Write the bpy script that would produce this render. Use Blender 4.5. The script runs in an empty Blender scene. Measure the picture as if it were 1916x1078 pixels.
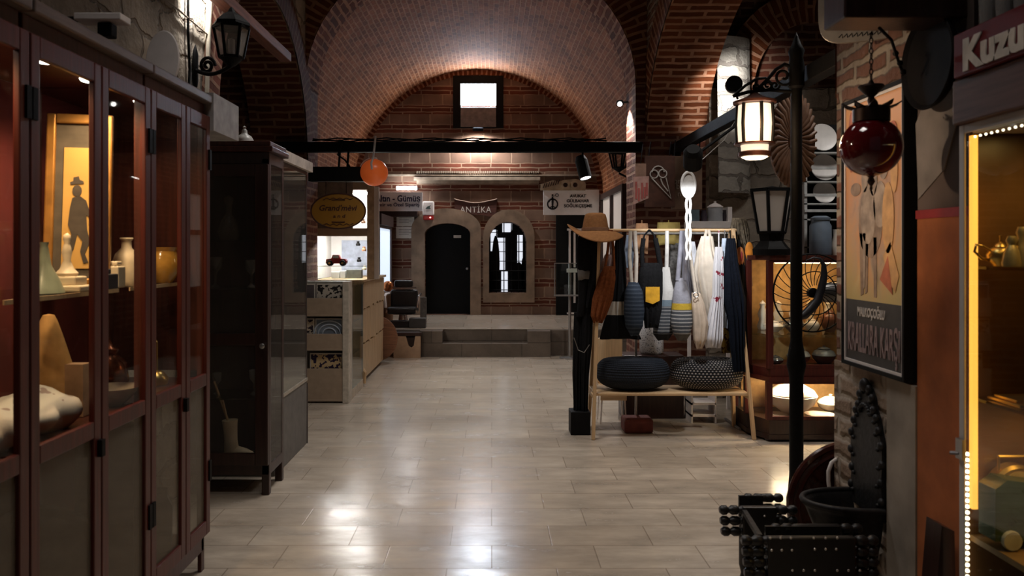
import bpy, bmesh, math, random
from mathutils import Vector, Matrix

S = bpy.context.scene
COL = S.collection
PI = math.pi
R = math.radians
random.seed(7)

# ------------------------------------------------------------------ camera
F = 1500.0            # focal length in pixels of the 1916 px wide frame
VX, VY = 920.0, 468.0 # vanishing point of the corridor
EYE = 1.6             # eye height
cam_d = bpy.data.cameras.new('camera')
cam = bpy.data.objects.new('camera', cam_d)
COL.objects.link(cam)
cam.location = (0, 0, EYE)
cam.rotation_euler = (PI / 2, 0, 0)
cam_d.sensor_width = 36.0
cam_d.sensor_fit = 'HORIZONTAL'
cam_d.lens = F * 36.0 / 1916.0
cam_d.shift_x = (958 - VX) / 1916.0
cam_d.shift_y = (VY - 539) / 1916.0
cam_d.clip_start = 0.05
cam_d.dof.use_dof = True
cam_d.dof.focus_distance = 8.5
cam_d.dof.aperture_fstop = 4.0
S.camera = cam

# ------------------------------------------------------------------ world and view
W = bpy.data.worlds.new('world')
S.world = W
W.use_nodes = True
W.node_tree.nodes['Background'].inputs[0].default_value = (0.85, 0.88, 1.0, 1)
W.node_tree.nodes['Background'].inputs[1].default_value = 0.03
S.view_settings.view_transform = 'Standard'
S.view_settings.look = 'None'
S.view_settings.exposure = 0.0
S.view_settings.gamma = 1.0
S.view_settings.use_curve_mapping = False
S.cycles.use_denoising = True
S.cycles.max_bounces = 7
S.cycles.diffuse_bounces = 3
S.cycles.glossy_bounces = 3
S.cycles.transparent_max_bounces = 24
S.cycles.sample_clamp_indirect = 4.0
S.cycles.caustics_reflective = False
S.cycles.caustics_refractive = False


def lamp(name, kind, loc, power, color=(1, 1, 1), parent=None, target=None, size=0.1, size_y=None,
         angle=60, blend=0.5):
    d = bpy.data.lights.new(name, kind)
    d.energy = power
    d.color = color
    if kind == 'AREA':
        d.size = size
        if size_y:
            d.shape = 'RECTANGLE'
            d.size_y = size_y
    else:
        d.shadow_soft_size = size
    if kind == 'SPOT':
        d.spot_size = R(angle)
        d.spot_blend = blend
    o = bpy.data.objects.new(name, d)
    COL.objects.link(o)
    loc = Vector(loc)
    rot = Matrix.Identity(4)
    if target is not None:
        rot = (Vector(target) - loc).to_track_quat('-Z', 'Y').to_matrix().to_4x4()
    m = Matrix.Translation(loc) @ rot
    if parent is not None:
        o.parent = parent
        m = WM[parent.name].inverted() @ m
    o.matrix_local = m
    return o


WM = {}
# added unseen fill lights under the ceiling: near the camera, near bay, vault, side bay
for nm, loc, pw, sz, sp in (('fill_light_behind', (-0.2, 2.6, 5.0), 14, 1.0, 90), ('fill_light_near_bay', (-0.2, 6.0, 5.3), 33, 1.0, 95),
                            ('fill_light_vault', (-0.3, 10.6, 4.75), 12, 0.8, 110), ('fill_light_side_bay', (3.2, 5.6, 4.6), 34, 0.8, 120)):
    hl = lamp(nm, 'AREA', loc, pw, (1.0, 0.94, 0.89), target=(loc[0], loc[1], 0), size=sz)
    hl.data.spread = R(sp)

# ------------------------------------------------------------------ helpers
def P(px, py, Y):
    """World point seen at pixel (px, py) at distance Y along the corridor."""
    return Vector(((px - VX) * Y / F, Y, EYE - (py - VY) * Y / F))


def PX(px, py, X):
    """World point seen at pixel (px, py) on the lengthwise plane x = X."""
    return P(px, py, X * F / (px - VX))


class MB:
    """A bmesh that collects shapes for one mesh."""
    def __init__(self):
        self.bm = bmesh.new()
        self.uv = self.bm.loops.layers.uv.new('UVMap')
        self.cu = self.bm.faces.layers.int.new('custom_uv')

    def box(self, a, b, m=None):
        a, b = Vector(a), Vector(b)
        c = (a + b) / 2
        s = b - a
        M = Matrix.Translation(c) @ Matrix.Diagonal((abs(s.x), abs(s.y), abs(s.z), 1))
        if m is not None:
            M = m @ M
        bmesh.ops.create_cube(self.bm, size=1.0, matrix=M)
        return self

    def cbox(self, c, s, m=None):
        c, s = Vector(c), Vector(s)
        return self.box(c - s / 2, c + s / 2, m)

    def bar(self, p0, p1, w, d, up=(0, 0, 1)):
        p0, p1 = Vector(p0), Vector(p1)
        z = (p1 - p0)
        L = z.length
        z.normalize()
        u = Vector(up)
        if abs(z.dot(u)) > 0.98:
            u = Vector((0, 1, 0))
        x = u.cross(z).normalized()
        y = z.cross(x)
        M = Matrix((x, y, z)).transposed().to_4x4()
        M.translation = (p0 + p1) / 2
        bmesh.ops.create_cube(self.bm, size=1.0, matrix=M @ Matrix.Diagonal((w, d, L, 1)))
        return self

    def tube(self, pts, r, seg=8, closed=False, cap=True):
        pts = [Vector(p) for p in pts]
        n = len(pts)
        rs = r if isinstance(r, (list, tuple)) else [r] * n
        rings = []
        prev = None
        for i, p in enumerate(pts):
            if closed:
                t = pts[(i + 1) % n] - pts[i - 1]
            else:
                t = pts[min(i + 1, n - 1)] - pts[max(i - 1, 0)]
            t.normalize()
            if prev is None:
                u = Vector((0, 0, 1)) if abs(t.z) < 0.9 else Vector((1, 0, 0))
                x = u.cross(t).normalized()
            else:
                x = (prev - t * prev.dot(t)).normalized()
            prev = x
            y = t.cross(x)
            rings.append([self.bm.verts.new(p + (x * math.cos(2 * PI * k / seg) + y * math.sin(2 * PI * k / seg)) * rs[i])
                          for k in range(seg)])
        m = n if closed else n - 1
        for i in range(m):
            A, B = rings[i], rings[(i + 1) % n]
            for k in range(seg):
                self.bm.faces.new((A[k], A[(k + 1) % seg], B[(k + 1) % seg], B[k]))
        if cap and not closed:
            self.bm.faces.new(rings[0][::-1])
            self.bm.faces.new(rings[-1])
        return self

    def lathe(self, prof, c=(0, 0, 0), seg=24, m=None, sx=1.0, sy=1.0):
        M = Matrix.Translation(Vector(c))
        if m is not None:
            M = M @ m
        rings = []
        for (r, z) in prof:
            if r < 1e-5:
                rings.append([self.bm.verts.new(M @ Vector((0, 0, z)))])
            else:
                rings.append([self.bm.verts.new(M @ Vector((sx * r * math.cos(2 * PI * k / seg), sy * r * math.sin(2 * PI * k / seg), z)))
                              for k in range(seg)])
        for A, B in zip(rings[:-1], rings[1:]):
            for k in range(seg):
                k2 = (k + 1) % seg
                if len(A) == 1 and len(B) == 1:
                    continue
                if len(A) == 1:
                    self.bm.faces.new((A[0], B[k2], B[k]))
                elif len(B) == 1:
                    self.bm.faces.new((A[k], A[k2], B[0]))
                else:
                    self.bm.faces.new((A[k], A[k2], B[k2], B[k]))
        if len(rings[0]) > 1:
            self.bm.faces.new(rings[0][::-1])
        if len(rings[-1]) > 1:
            self.bm.faces.new(rings[-1])
        return self

    def ball(self, c, r, s=(1, 1, 1), u=20, v=12):
        M = Matrix.Translation(Vector(c)) @ Matrix.Diagonal((s[0], s[1], s[2], 1))
        bmesh.ops.create_uvsphere(self.bm, u_segments=u, v_segments=v, radius=r, matrix=M)
        return self

    def prism(self, poly, o, u, v, depth):
        """Polygon in the (u, v) plane at o, extruded by depth along u x v (centred on nothing: goes from 0 to depth)."""
        o, u, v = Vector(o), Vector(u), Vector(v)
        n = u.cross(v).normalized() * depth
        A = [self.bm.verts.new(o + u * a + v * b) for a, b in poly]
        B = [self.bm.verts.new(o + u * a + v * b + n) for a, b in poly]
        k = len(poly)
        self.bm.faces.new(A[::-1])
        self.bm.faces.new(B)
        for i in range(k):
            j = (i + 1) % k
            self.bm.faces.new((A[i], A[j], B[j], B[i]))
        return self

    def ring_plate(self, outer, inner, o, u, v, depth):
        """Plate with a hole: outer and inner loops have the same number of points."""
        o, u, v = Vector(o), Vector(u), Vector(v)
        n = u.cross(v).normalized() * depth
        mk = lambda L, off: [self.bm.verts.new(o + u * a + v * b + off) for a, b in L]
        z = Vector((0, 0, 0))
        A, B, C, D = mk(outer, z), mk(inner, z), mk(outer, n), mk(inner, n)
        k = len(outer)
        for i in range(k):
            j = (i + 1) % k
            self.bm.faces.new((A[j], A[i], B[i], B[j]))
            self.bm.faces.new((C[i], C[j], D[j], D[i]))
            self.bm.faces.new((A[i], A[j], C[j], C[i]))
            self.bm.faces.new((B[j], B[i], D[i], D[j]))
        return self

    def grid(self, fn, nu, nv, uvfn=None, close_u=False):
        V = [[self.bm.verts.new(fn(i / nu, j / nv)) for j in range(nv + 1)] for i in range(nu if close_u else nu + 1)]
        for i in range(nu):
            for j in range(nv):
                i2 = (i + 1) % nu if close_u else i + 1
                f = self.bm.faces.new((V[i][j], V[i2][j], V[i2][j + 1], V[i][j + 1]))
                if uvfn:
                    f[self.cu] = 1
                    for l, (a, b) in zip(f.loops, ((i, j), (i + 1, j), (i + 1, j + 1), (i, j + 1))):
                        l[self.uv].uv = uvfn(a / nu, b / nv)
        return V

    def frame(self, x0, z0, x1, z1, y0, y1, t, tb=None, tt=None):
        """Rectangular frame in the xz plane between depths y0 and y1."""
        tb = t if tb is None else tb
        tt = t if tt is None else tt
        self.box((x0, y0, z0), (x0 + t, y1, z1))
        self.box((x1 - t, y0, z0), (x1, y1, z1))
        self.box((x0 + t, y0, z0), (x1 - t, y1, z0 + tb))
        self.box((x0 + t, y0, z1 - tt), (x1 - t, y1, z1))
        return self

    def frame_x(self, y0, z0, y1, z1, x0, x1, t, tb=None, tt=None):
        """The same in the yz plane between x0 and x1."""
        tb = t if tb is None else tb
        tt = t if tt is None else tt
        self.box((x0, y0, z0), (x1, y0 + t, z1))
        self.box((x0, y1 - t, z0), (x1, y1, z1))
        self.box((x0, y0 + t, z0), (x1, y1 - t, z0 + tb))
        self.box((x0, y0 + t, z1 - tt), (x1, y1 - t, z1))
        return self

    def build(self, name, mat, parent=None, smooth=0, bevel=0.0, label=None):
        bm = self.bm
        if bevel > 0:
            es = [e for e in bm.edges if len(e.link_faces) == 2 and e.calc_face_angle(0) > R(50)]
            bmesh.ops.bevel(bm, geom=es, offset=bevel, segments=2, affect='EDGES', profile=0.5, clamp_overlap=True)
        bmesh.ops.recalc_face_normals(bm, faces=bm.faces) if not getattr(self, 'keep', False) else None
        bm.normal_update()
        for f in bm.faces:
            if f[self.cu] == 0:
                n = f.normal
                ax = max(range(3), key=lambda i: abs(n[i]))
                for l in f.loops:
                    c = l.vert.co
                    l[self.uv].uv = ((c.y, c.z), (c.x, c.z), (c.x, c.y))[ax]
        if smooth:
            for f in bm.faces:
                f.smooth = True
            for e in bm.edges:
                if len(e.link_faces) == 2 and e.calc_face_angle(0) > R(smooth):
                    e.smooth = False
        if parent is not None:
            bm.transform(WM[parent.name].inverted())
        me = bpy.data.meshes.new(name)
        bm.to_mesh(me)
        bm.free()
        me.materials.append(mat)
        o = bpy.data.objects.new(name, me)
        COL.objects.link(o)
        WM[o.name] = Matrix.Identity(4)
        if parent is not None:
            o.parent = parent
            WM[o.name] = WM[parent.name].copy()
        if label:
            o['label'] = label
        return o


def thing(name, label, cat, loc=(0, 0, 0), rz=0.0, group=None):
    o = bpy.data.objects.new(name, None)
    COL.objects.link(o)
    o.empty_display_size = 0.1
    o.location = loc
    o.rotation_euler = (0, 0, rz)
    WM[o.name] = Matrix.Translation(Vector(loc)) @ Matrix.Rotation(rz, 4, 'Z')
    o['label'] = label
    o['category'] = cat
    if group:
        o['group'] = group
    return o


def tag(o, label, cat, group=None, kind=None):
    o['label'] = label
    o['category'] = cat
    if group:
        o['group'] = group
    if kind:
        o['kind'] = kind
    return o


def struct(o):
    o['kind'] = 'structure'
    return o


def dup(root, loc, rz=0.0, label=None, scale=None):
    r = root.copy()
    COL.objects.link(r)
    r.location = loc
    r.rotation_euler = (0, 0, rz)
    if scale:
        r.scale = (scale, scale, scale) if not isinstance(scale, tuple) else scale
    if label:
        r['label'] = label
    for ch in root.children:
        c = ch.copy()
        COL.objects.link(c)
        c.parent = r
        for g in ch.children:
            d = g.copy()
            COL.objects.link(d)
            d.parent = c
    return r


def text(name, body, mat, o, u, v, height, parent, depth=0.004, fit=None, bold=0.0, spacing=1.0, shear=0.0, align='CENTER'):
    """Lettering as a mesh: o = centre of the line, u = reading direction, v = up, height = capital height."""
    cu = bpy.data.curves.new(name, 'FONT')
    cu.body = body
    cu.size = 1.0
    cu.extrude = 0.02
    cu.offset = bold
    cu.space_character = spacing
    cu.shear = shear
    cu.align_x = 'LEFT'
    cu.resolution_u = 3
    t = bpy.data.objects.new(name, cu)
    COL.objects.link(t)
    dg = bpy.context.evaluated_depsgraph_get()
    me = bpy.data.meshes.new_from_object(t.evaluated_get(dg))
    bpy.data.objects.remove(t)
    bpy.data.curves.remove(cu)
    xs = [w.co.x for w in me.vertices]
    x0, x1 = min(xs), max(xs)
    cap = 0.72
    sy = height / cap
    sx = sy
    if fit:
        sx = fit / (x1 - x0)
    u, v = Vector(u).normalized(), Vector(v).normalized()
    n = u.cross(v)
    M = Matrix((u, v, n)).transposed().to_4x4()
    M.translation = Vector(o)
    M = M @ Matrix.Diagonal((sx, sy, depth / 0.04, 1)) @ Matrix.Translation((-(x0 + x1) / 2, -cap / 2, 0))
    M = WM[parent.name].inverted() @ M if parent is not None else M
    me.transform(M)
    me.materials.clear()
    me.materials.append(mat)
    ob = bpy.data.objects.new(name, me)
    COL.objects.link(ob)
    if parent is not None:
        ob.parent = parent
        WM[ob.name] = WM[parent.name].copy()
    return ob


def boolean_cut(o, cutters):
    for c in cutters:
        md = o.modifiers.new('cut', 'BOOLEAN')
        md.operation = 'DIFFERENCE'
        md.solver = 'EXACT'
        md.object = c
    dg = bpy.context.evaluated_depsgraph_get()
    me = bpy.data.meshes.new_from_object(o.evaluated_get(dg))
    mats = list(o.data.materials)
    o.modifiers.clear()
    o.data = me
    me.materials.clear()
    for k in mats:
        me.materials.append(k)
    for c in cutters:
        bpy.data.objects.remove(c)
    # box-projected UVs in metres
    uv = me.uv_layers.get('UVMap') or me.uv_layers.new(name='UVMap')
    for p in me.polygons:
        n = p.normal
        ax = max(range(3), key=lambda i: abs(n[i]))
        p.material_index = 0
        for li in p.loop_indices:
            c = me.vertices[me.loops[li].vertex_index].co
            uv.data[li].uv = ((c.y, c.z), (c.x, c.z), (c.x, c.y))[ax]
    return o


def arch_poly(x0, x1, z0, zs, zt, n=14):
    """Opening outline: jambs x0..x1 from z0 to the springing zs, then an elliptical arch to zt."""
    c, h = (x0 + x1) / 2, (x1 - x0) / 2
    pts = [(x0, z0), (x1, z0)]
    for i in range(n + 1):
        a = PI * i / n
        pts.append((c + h * math.cos(a), zs + (zt - zs) * math.sin(a)))
    return pts


def circ(cx, cy, r, n=24, ry=None, a0=0.0):
    ry = r if ry is None else ry
    return [(cx + r * math.cos(a0 + 2 * PI * i / n), cy + ry * math.sin(a0 + 2 * PI * i / n)) for i in range(n)]


def drape(rows, Y, d=0.05, folds=4, amp=0.012, n=40, ph=0.0):
    """A hanging closed cloth shape. rows = [(py, pxL, pxR)] top to bottom at distance Y."""
    mb = MB()
    pts = [(P(l, y, Y), P(r, y, Y)) for (y, l, r) in rows]
    fine = []
    for (a, b), (c, e) in zip(pts[:-1], pts[1:]):
        for k in range(4):
            t = k / 4
            fine.append((a.lerp(c, t), b.lerp(e, t)))
    fine.append(pts[-1])
    nz = len(fine) - 1

    def fn(u, t):
        i = int(round(t * nz))
        L, Q = fine[i]
        c = (L + Q) / 2
        w = (Q - L).length / 2
        a = 2 * PI * u
        dd = min(d, w * 0.9) * (0.35 + 0.65 * min(1, 3 * t + 0.15) * min(1, 4 * (1 - t) + 0.25))
        k = amp * min(1, 0.2 + t * 1.3)
        x = w * math.cos(a)
        y = dd * math.sin(a) + k * math.sin(folds * PI * x / max(w, 0.01) + ph + t * 1.2) * abs(math.sin(a))
        return Vector((c.x + x, c.y + y, c.z + 0.006 * math.sin(3 * a + ph) * (1 if t > 0.9 else 0)))
    V = mb.grid(fn, n, nz, close_u=True)
    mb.bm.faces.new([c[0] for c in V])
    mb.bm.faces.new([c[-1] for c in V][::-1])
    return mb


# ------------------------------------------------------------------ materials
def new_mat(name):
    m = bpy.data.materials.new(name)
    m.use_nodes = True
    nt = m.node_tree
    return m, nt, nt.nodes, nt.links, nt.nodes['Principled BSDF']


def bump_into(nt, b, height, strength, dist=0.01):
    bp = nt.nodes.new('ShaderNodeBump')
    bp.inputs['Strength'].default_value = strength
    bp.inputs['Distance'].default_value = dist
    nt.links.new(height, bp.inputs['Height'])
    nt.links.new(bp.outputs[0], b.inputs['Normal'])
    return bp


def mat(name, col, rough=0.6, metal=0.0, var=0.25, scale=14.0, bump=0.15, spec=0.4, stretch=None):
    """Plain surface with noise-driven tone variation and a fine bump."""
    m, nt, N, L, b = new_mat(name)
    tc = N.new('ShaderNodeTexCoord')
    nz = N.new('ShaderNodeTexNoise')
    nz.inputs['Scale'].default_value = scale
    nz.inputs['Detail'].default_value = 5
    src = tc.outputs['Object']
    if stretch:
        mp = N.new('ShaderNodeMapping')
        mp.inputs['Scale'].default_value = stretch
        L.new(src, mp.inputs[0])
        src = mp.outputs[0]
    L.new(src, nz.inputs['Vector'])
    rp = N.new('ShaderNodeValToRGB')
    rp.color_ramp.elements[0].position = 0.3
    rp.color_ramp.elements[1].position = 0.72
    rp.color_ramp.elements[0].color = tuple(c * (1 - var) for c in col) + (1,)
    rp.color_ramp.elements[1].color = tuple(min(1, c * (1 + var)) for c in col) + (1,)
    L.new(nz.outputs['Fac'], rp.inputs[0])
    L.new(rp.outputs[0], b.inputs['Base Color'])
    b.inputs['Roughness'].default_value = rough
    b.inputs['Metallic'].default_value = metal
    b.inputs['Specular IOR Level'].default_value = spec
    if bump:
        bump_into(nt, b, nz.outputs['Fac'], bump)
    return m


def wood(name, col, rough=0.4, var=0.35, axis='Z', scale=1.0, spec=0.5):
    st = {'Z': (18, 18, 1.2), 'X': (1.2, 18, 18), 'Y': (18, 1.2, 18)}[axis]
    return mat(name, col, rough, 0, var, 3.0 * scale, 0.08, spec, st)


def glow(name, col, strength):
    m, nt, N, L, b = new_mat(name)
    b.inputs['Base Color'].default_value = (*col, 1)
    b.inputs['Emission Color'].default_value = (*col, 1)
    b.inputs['Emission Strength'].default_value = strength
    b.inputs['Roughness'].default_value = 0.6
    return m


def glass(name, tint=(0.9, 0.95, 0.93), refl=1.0, rough=0.02, haze=0.0, haze_col=(0.6, 0.58, 0.55)):
    """Thin pane: see-through plus a mirror share that grows at grazing angles."""
    m = bpy.data.materials.new(name)
    m.use_nodes = True
    nt = m.node_tree
    N, L = nt.nodes, nt.links
    N.clear()
    out = N.new('ShaderNodeOutputMaterial')
    mx = N.new('ShaderNodeMixShader')
    tr = N.new('ShaderNodeBsdfTransparent')
    gl = N.new('ShaderNodeBsdfGlossy')
    fr = N.new('ShaderNodeFresnel')
    ge = N.new('ShaderNodeNewGeometry')
    io = N.new('ShaderNodeMapRange')
    io.inputs[3].default_value = 1.45
    io.inputs[4].default_value = 1 / 1.45
    L.new(ge.outputs['Backfacing'], io.inputs[0])
    L.new(io.outputs[0], fr.inputs['IOR'])
    mu = N.new('ShaderNodeMath')
    mu.operation = 'MULTIPLY'
    mu.inputs[1].default_value = refl
    mu.use_clamp = True
    tr.inputs[0].default_value = (*tint, 1)
    gl.inputs['Roughness'].default_value = rough
    L.new(fr.outputs[0], mu.inputs[0])
    L.new(mu.outputs[0], mx.inputs[0])
    L.new(tr.outputs[0], mx.inputs[1])
    L.new(gl.outputs[0], mx.inputs[2])
    src = mx.outputs[0]
    if haze:
        df = N.new('ShaderNodeBsdfDiffuse')
        df.inputs[0].default_value = (*haze_col, 1)
        m2 = N.new('ShaderNodeMixShader')
        m2.inputs[0].default_value = haze
        L.new(src, m2.inputs[1])
        L.new(df.outputs[0], m2.inputs[2])
        src = m2.outputs[0]
    L.new(src, out.inputs[0])
    return m


def brick(name, c1, c2, mortar, bw, rh, ms, rough=0.85, wob=0.006, bump=0.5, stain=0.35, offs=0.5, spec=0.2, smooth=0.25, rot=None):
    m, nt, N, L, b = new_mat(name)
    uv = N.new('ShaderNodeUVMap')
    uv.uv_map = 'UVMap'
    nz = N.new('ShaderNodeTexNoise')
    nz.inputs['Scale'].default_value = 6
    nz.inputs['Detail'].default_value = 4
    L.new(uv.outputs[0], nz.inputs['Vector'])
    sub = N.new('ShaderNodeVectorMath')
    sub.operation = 'SUBTRACT'
    sub.inputs[1].default_value = (0.5, 0.5, 0.5)
    L.new(nz.outputs['Color'], sub.inputs[0])
    sc = N.new('ShaderNodeVectorMath')
    sc.operation = 'SCALE'
    sc.inputs['Scale'].default_value = wob * 6
    L.new(sub.outputs[0], sc.inputs[0])
    ad = N.new('ShaderNodeVectorMath')
    L.new(uv.outputs[0], ad.inputs[0])
    L.new(sc.outputs[0], ad.inputs[1])
    src = ad.outputs[0]
    if rot:
        mp = N.new('ShaderNodeMapping')
        mp.inputs['Rotation'].default_value = (0, 0, R(rot))
        L.new(src, mp.inputs[0])
        src = mp.outputs[0]
    bt = N.new('ShaderNodeTexBrick')
    bt.offset = offs
    bt.inputs['Scale'].default_value = 1.0
    bt.inputs['Brick Width'].default_value = bw
    bt.inputs['Row Height'].default_value = rh
    bt.inputs['Mortar Size'].default_value = ms
    bt.inputs['Mortar Smooth'].default_value = smooth
    bt.inputs['Bias'].default_value = 0.0
    bt.inputs['Color1'].default_value = (*c1, 1)
    bt.inputs['Color2'].default_value = (*c2, 1)
    bt.inputs['Mortar'].default_value = (*mortar, 1)
    L.new(src, bt.inputs['Vector'])
    n2 = N.new('ShaderNodeTexNoise')
    n2.inputs['Scale'].default_value = 2.2
    n2.inputs['Detail'].default_value = 8
    n2.inputs['Roughness'].default_value = 0.65
    L.new(uv.outputs[0], n2.inputs['Vector'])
    mr = N.new('ShaderNodeMapRange')
    mr.inputs[1].default_value = 0.3
    mr.inputs[2].default_value = 0.7
    mr.inputs[3].default_value = 1 - stain
    mr.inputs[4].default_value = 1 + stain
    L.new(n2.outputs['Fac'], mr.inputs[0])
    vs = N.new('ShaderNodeVectorMath')
    vs.operation = 'SCALE'
    L.new(bt.outputs['Color'], vs.inputs[0])
    L.new(mr.outputs[0], vs.inputs['Scale'])
    L.new(vs.outputs[0], b.inputs['Base Color'])
    b.inputs['Roughness'].default_value = rough
    b.inputs['Specular IOR Level'].default_value = spec
    n3 = N.new('ShaderNodeTexNoise')
    n3.inputs['Scale'].default_value = 30
    n3.inputs['Detail'].default_value = 5
    L.new(uv.outputs[0], n3.inputs['Vector'])
    mm = N.new('ShaderNodeMath')
    mm.operation = 'MULTIPLY_ADD'
    L.new(n3.outputs['Fac'], mm.inputs[0])
    mm.inputs[1].default_value = 0.5
    inv = N.new('ShaderNodeMath')
    inv.operation = 'SUBTRACT'
    inv.inputs[0].default_value = 1.0
    L.new(bt.outputs['Fac'], inv.inputs[1])
    L.new(inv.outputs[0], mm.inputs[2])
    bump_into(nt, b, mm.outputs[0], bump, 0.02)
    return m


def bands(name, stops, rough=0.85, stripe=None, axis=2, bump=0.3, fine=60):
    """Cloth coloured in bands along its height (0 bottom .. 1 top); stripe = (colour, count, share)."""
    m, nt, N, L, b = new_mat(name)
    tc = N.new('ShaderNodeTexCoord')
    sp = N.new('ShaderNodeSeparateXYZ')
    L.new(tc.outputs['Generated'], sp.inputs[0])
    rp = N.new('ShaderNodeValToRGB')
    rp.color_ramp.interpolation = 'CONSTANT'
    e = rp.color_ramp.elements
    e[0].position = stops[0][0]
    e[0].color = (*stops[0][1], 1)
    e[1].position = stops[1][0] if len(stops) > 1 else 1.0
    e[1].color = (*(stops[1][1] if len(stops) > 1 else stops[0][1]), 1)
    for p, c in stops[2:]:
        k = e.new(p)
        k.color = (*c, 1)
    L.new(sp.outputs[axis], rp.inputs[0])
    out = rp.outputs[0]
    if stripe:
        col, cnt, share, lo, hi = stripe
        mu = N.new('ShaderNodeMath')
        mu.operation = 'MULTIPLY'
        mu.inputs[1].default_value = cnt
        L.new(sp.outputs[axis], mu.inputs[0])
        fr = N.new('ShaderNodeMath')
        fr.operation = 'FRACT'
        L.new(mu.outputs[0], fr.inputs[0])
        lt = N.new('ShaderNodeMath')
        lt.operation = 'LESS_THAN'
        lt.inputs[1].default_value = share
        L.new(fr.outputs[0], lt.inputs[0])
        g1 = N.new('ShaderNodeMath')
        g1.operation = 'GREATER_THAN'
        g1.inputs[1].default_value = lo
        L.new(sp.outputs[axis], g1.inputs[0])
        g2 = N.new('ShaderNodeMath')
        g2.operation = 'LESS_THAN'
        g2.inputs[1].default_value = hi
        L.new(sp.outputs[axis], g2.inputs[0])
        a1 = N.new('ShaderNodeMath')
        a1.operation = 'MULTIPLY'
        L.new(lt.outputs[0], a1.inputs[0])
        L.new(g1.outputs[0], a1.inputs[1])
        a2 = N.new('ShaderNodeMath')
        a2.operation = 'MULTIPLY'
        L.new(a1.outputs[0], a2.inputs[0])
        L.new(g2.outputs[0], a2.inputs[1])
        mx = N.new('ShaderNodeMix')
        mx.data_type = 'RGBA'
        mx.inputs['B'].default_value = (*col, 1) if False else (0, 0, 0, 1)
        mx.inputs[7].default_value = (*col, 1)
        L.new(a2.outputs[0], mx.inputs[0])
        L.new(out, mx.inputs[6])
        out = mx.outputs[2]
    L.new(out, b.inputs['Base Color'])
    b.inputs['Roughness'].default_value = rough
    b.inputs['Specular IOR Level'].default_value = 0.15
    nz = N.new('ShaderNodeTexNoise')
    nz.inputs['Scale'].default_value = fine
    L.new(tc.outputs['Object'], nz.inputs['Vector'])
    bump_into(nt, b, nz.outputs['Fac'], bump)
    return m


def spots(name, base, dot, scale, thr, rough=0.85, kind='voronoi'):
    """Cloth with scattered dots or blotches."""
    m, nt, N, L, b = new_mat(name)
    tc = N.new('ShaderNodeTexCoord')
    if kind == 'voronoi':
        t = N.new('ShaderNodeTexVoronoi')
        t.inputs['Scale'].default_value = scale
        o = t.outputs['Distance']
    else:
        t = N.new('ShaderNodeTexNoise')
        t.inputs['Scale'].default_value = scale
        t.inputs['Detail'].default_value = 3
        o = t.outputs['Fac']
    L.new(tc.outputs['Object'], t.inputs['Vector'])
    lt = N.new('ShaderNodeMath')
    lt.operation = 'LESS_THAN'
    lt.inputs[1].default_value = thr
    L.new(o, lt.inputs[0])
    mx = N.new('ShaderNodeMix')
    mx.data_type = 'RGBA'
    mx.inputs[6].default_value = (*base, 1)
    mx.inputs[7].default_value = (*dot, 1)
    L.new(lt.outputs[0], mx.inputs[0])
    L.new(mx.outputs[2], b.inputs['Base Color'])
    b.inputs['Roughness'].default_value = rough
    b.inputs['Specular IOR Level'].default_value = 0.15
    bump_into(nt, b, o, 0.2)
    return m


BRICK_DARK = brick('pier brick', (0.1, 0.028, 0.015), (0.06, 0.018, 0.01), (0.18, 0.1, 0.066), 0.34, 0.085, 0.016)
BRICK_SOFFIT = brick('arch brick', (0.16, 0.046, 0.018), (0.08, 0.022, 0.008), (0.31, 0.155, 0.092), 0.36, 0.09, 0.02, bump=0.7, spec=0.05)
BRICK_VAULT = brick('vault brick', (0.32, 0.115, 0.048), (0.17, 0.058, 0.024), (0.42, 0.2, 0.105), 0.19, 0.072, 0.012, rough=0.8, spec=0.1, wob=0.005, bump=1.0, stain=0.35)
STONE_WALL = brick('rough stone', (0.36, 0.31, 0.25), (0.26, 0.22, 0.18), (0.2, 0.165, 0.13), 0.52, 0.24, 0.02, wob=0.03, bump=1.0, stain=0.5, smooth=0.6)
STONE_SMOOTH = mat('dressed stone', (0.24, 0.165, 0.11), 0.8, var=0.3, scale=5, bump=0.3)
STONE_GREY = brick('grey stone', (0.12, 0.092, 0.07), (0.085, 0.066, 0.05), (0.06, 0.045, 0.035), 0.9, 0.21, 0.006, wob=0.004, bump=0.3, stain=0.3)
PLASTER = mat('grey plaster', (0.2, 0.175, 0.145), 0.9, var=0.4, scale=4, bump=0.3)
PLASTER_DARK = mat('dark plaster', (0.085, 0.06, 0.05), 0.9, var=0.5, scale=3, bump=0.3)
TERRACOTTA = mat('terracotta paint', (0.36, 0.105, 0.03), 0.8, var=0.25, scale=7, bump=0.25)
RED_TRIM = mat('red trim', (0.25, 0.02, 0.02), 0.6)


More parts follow.
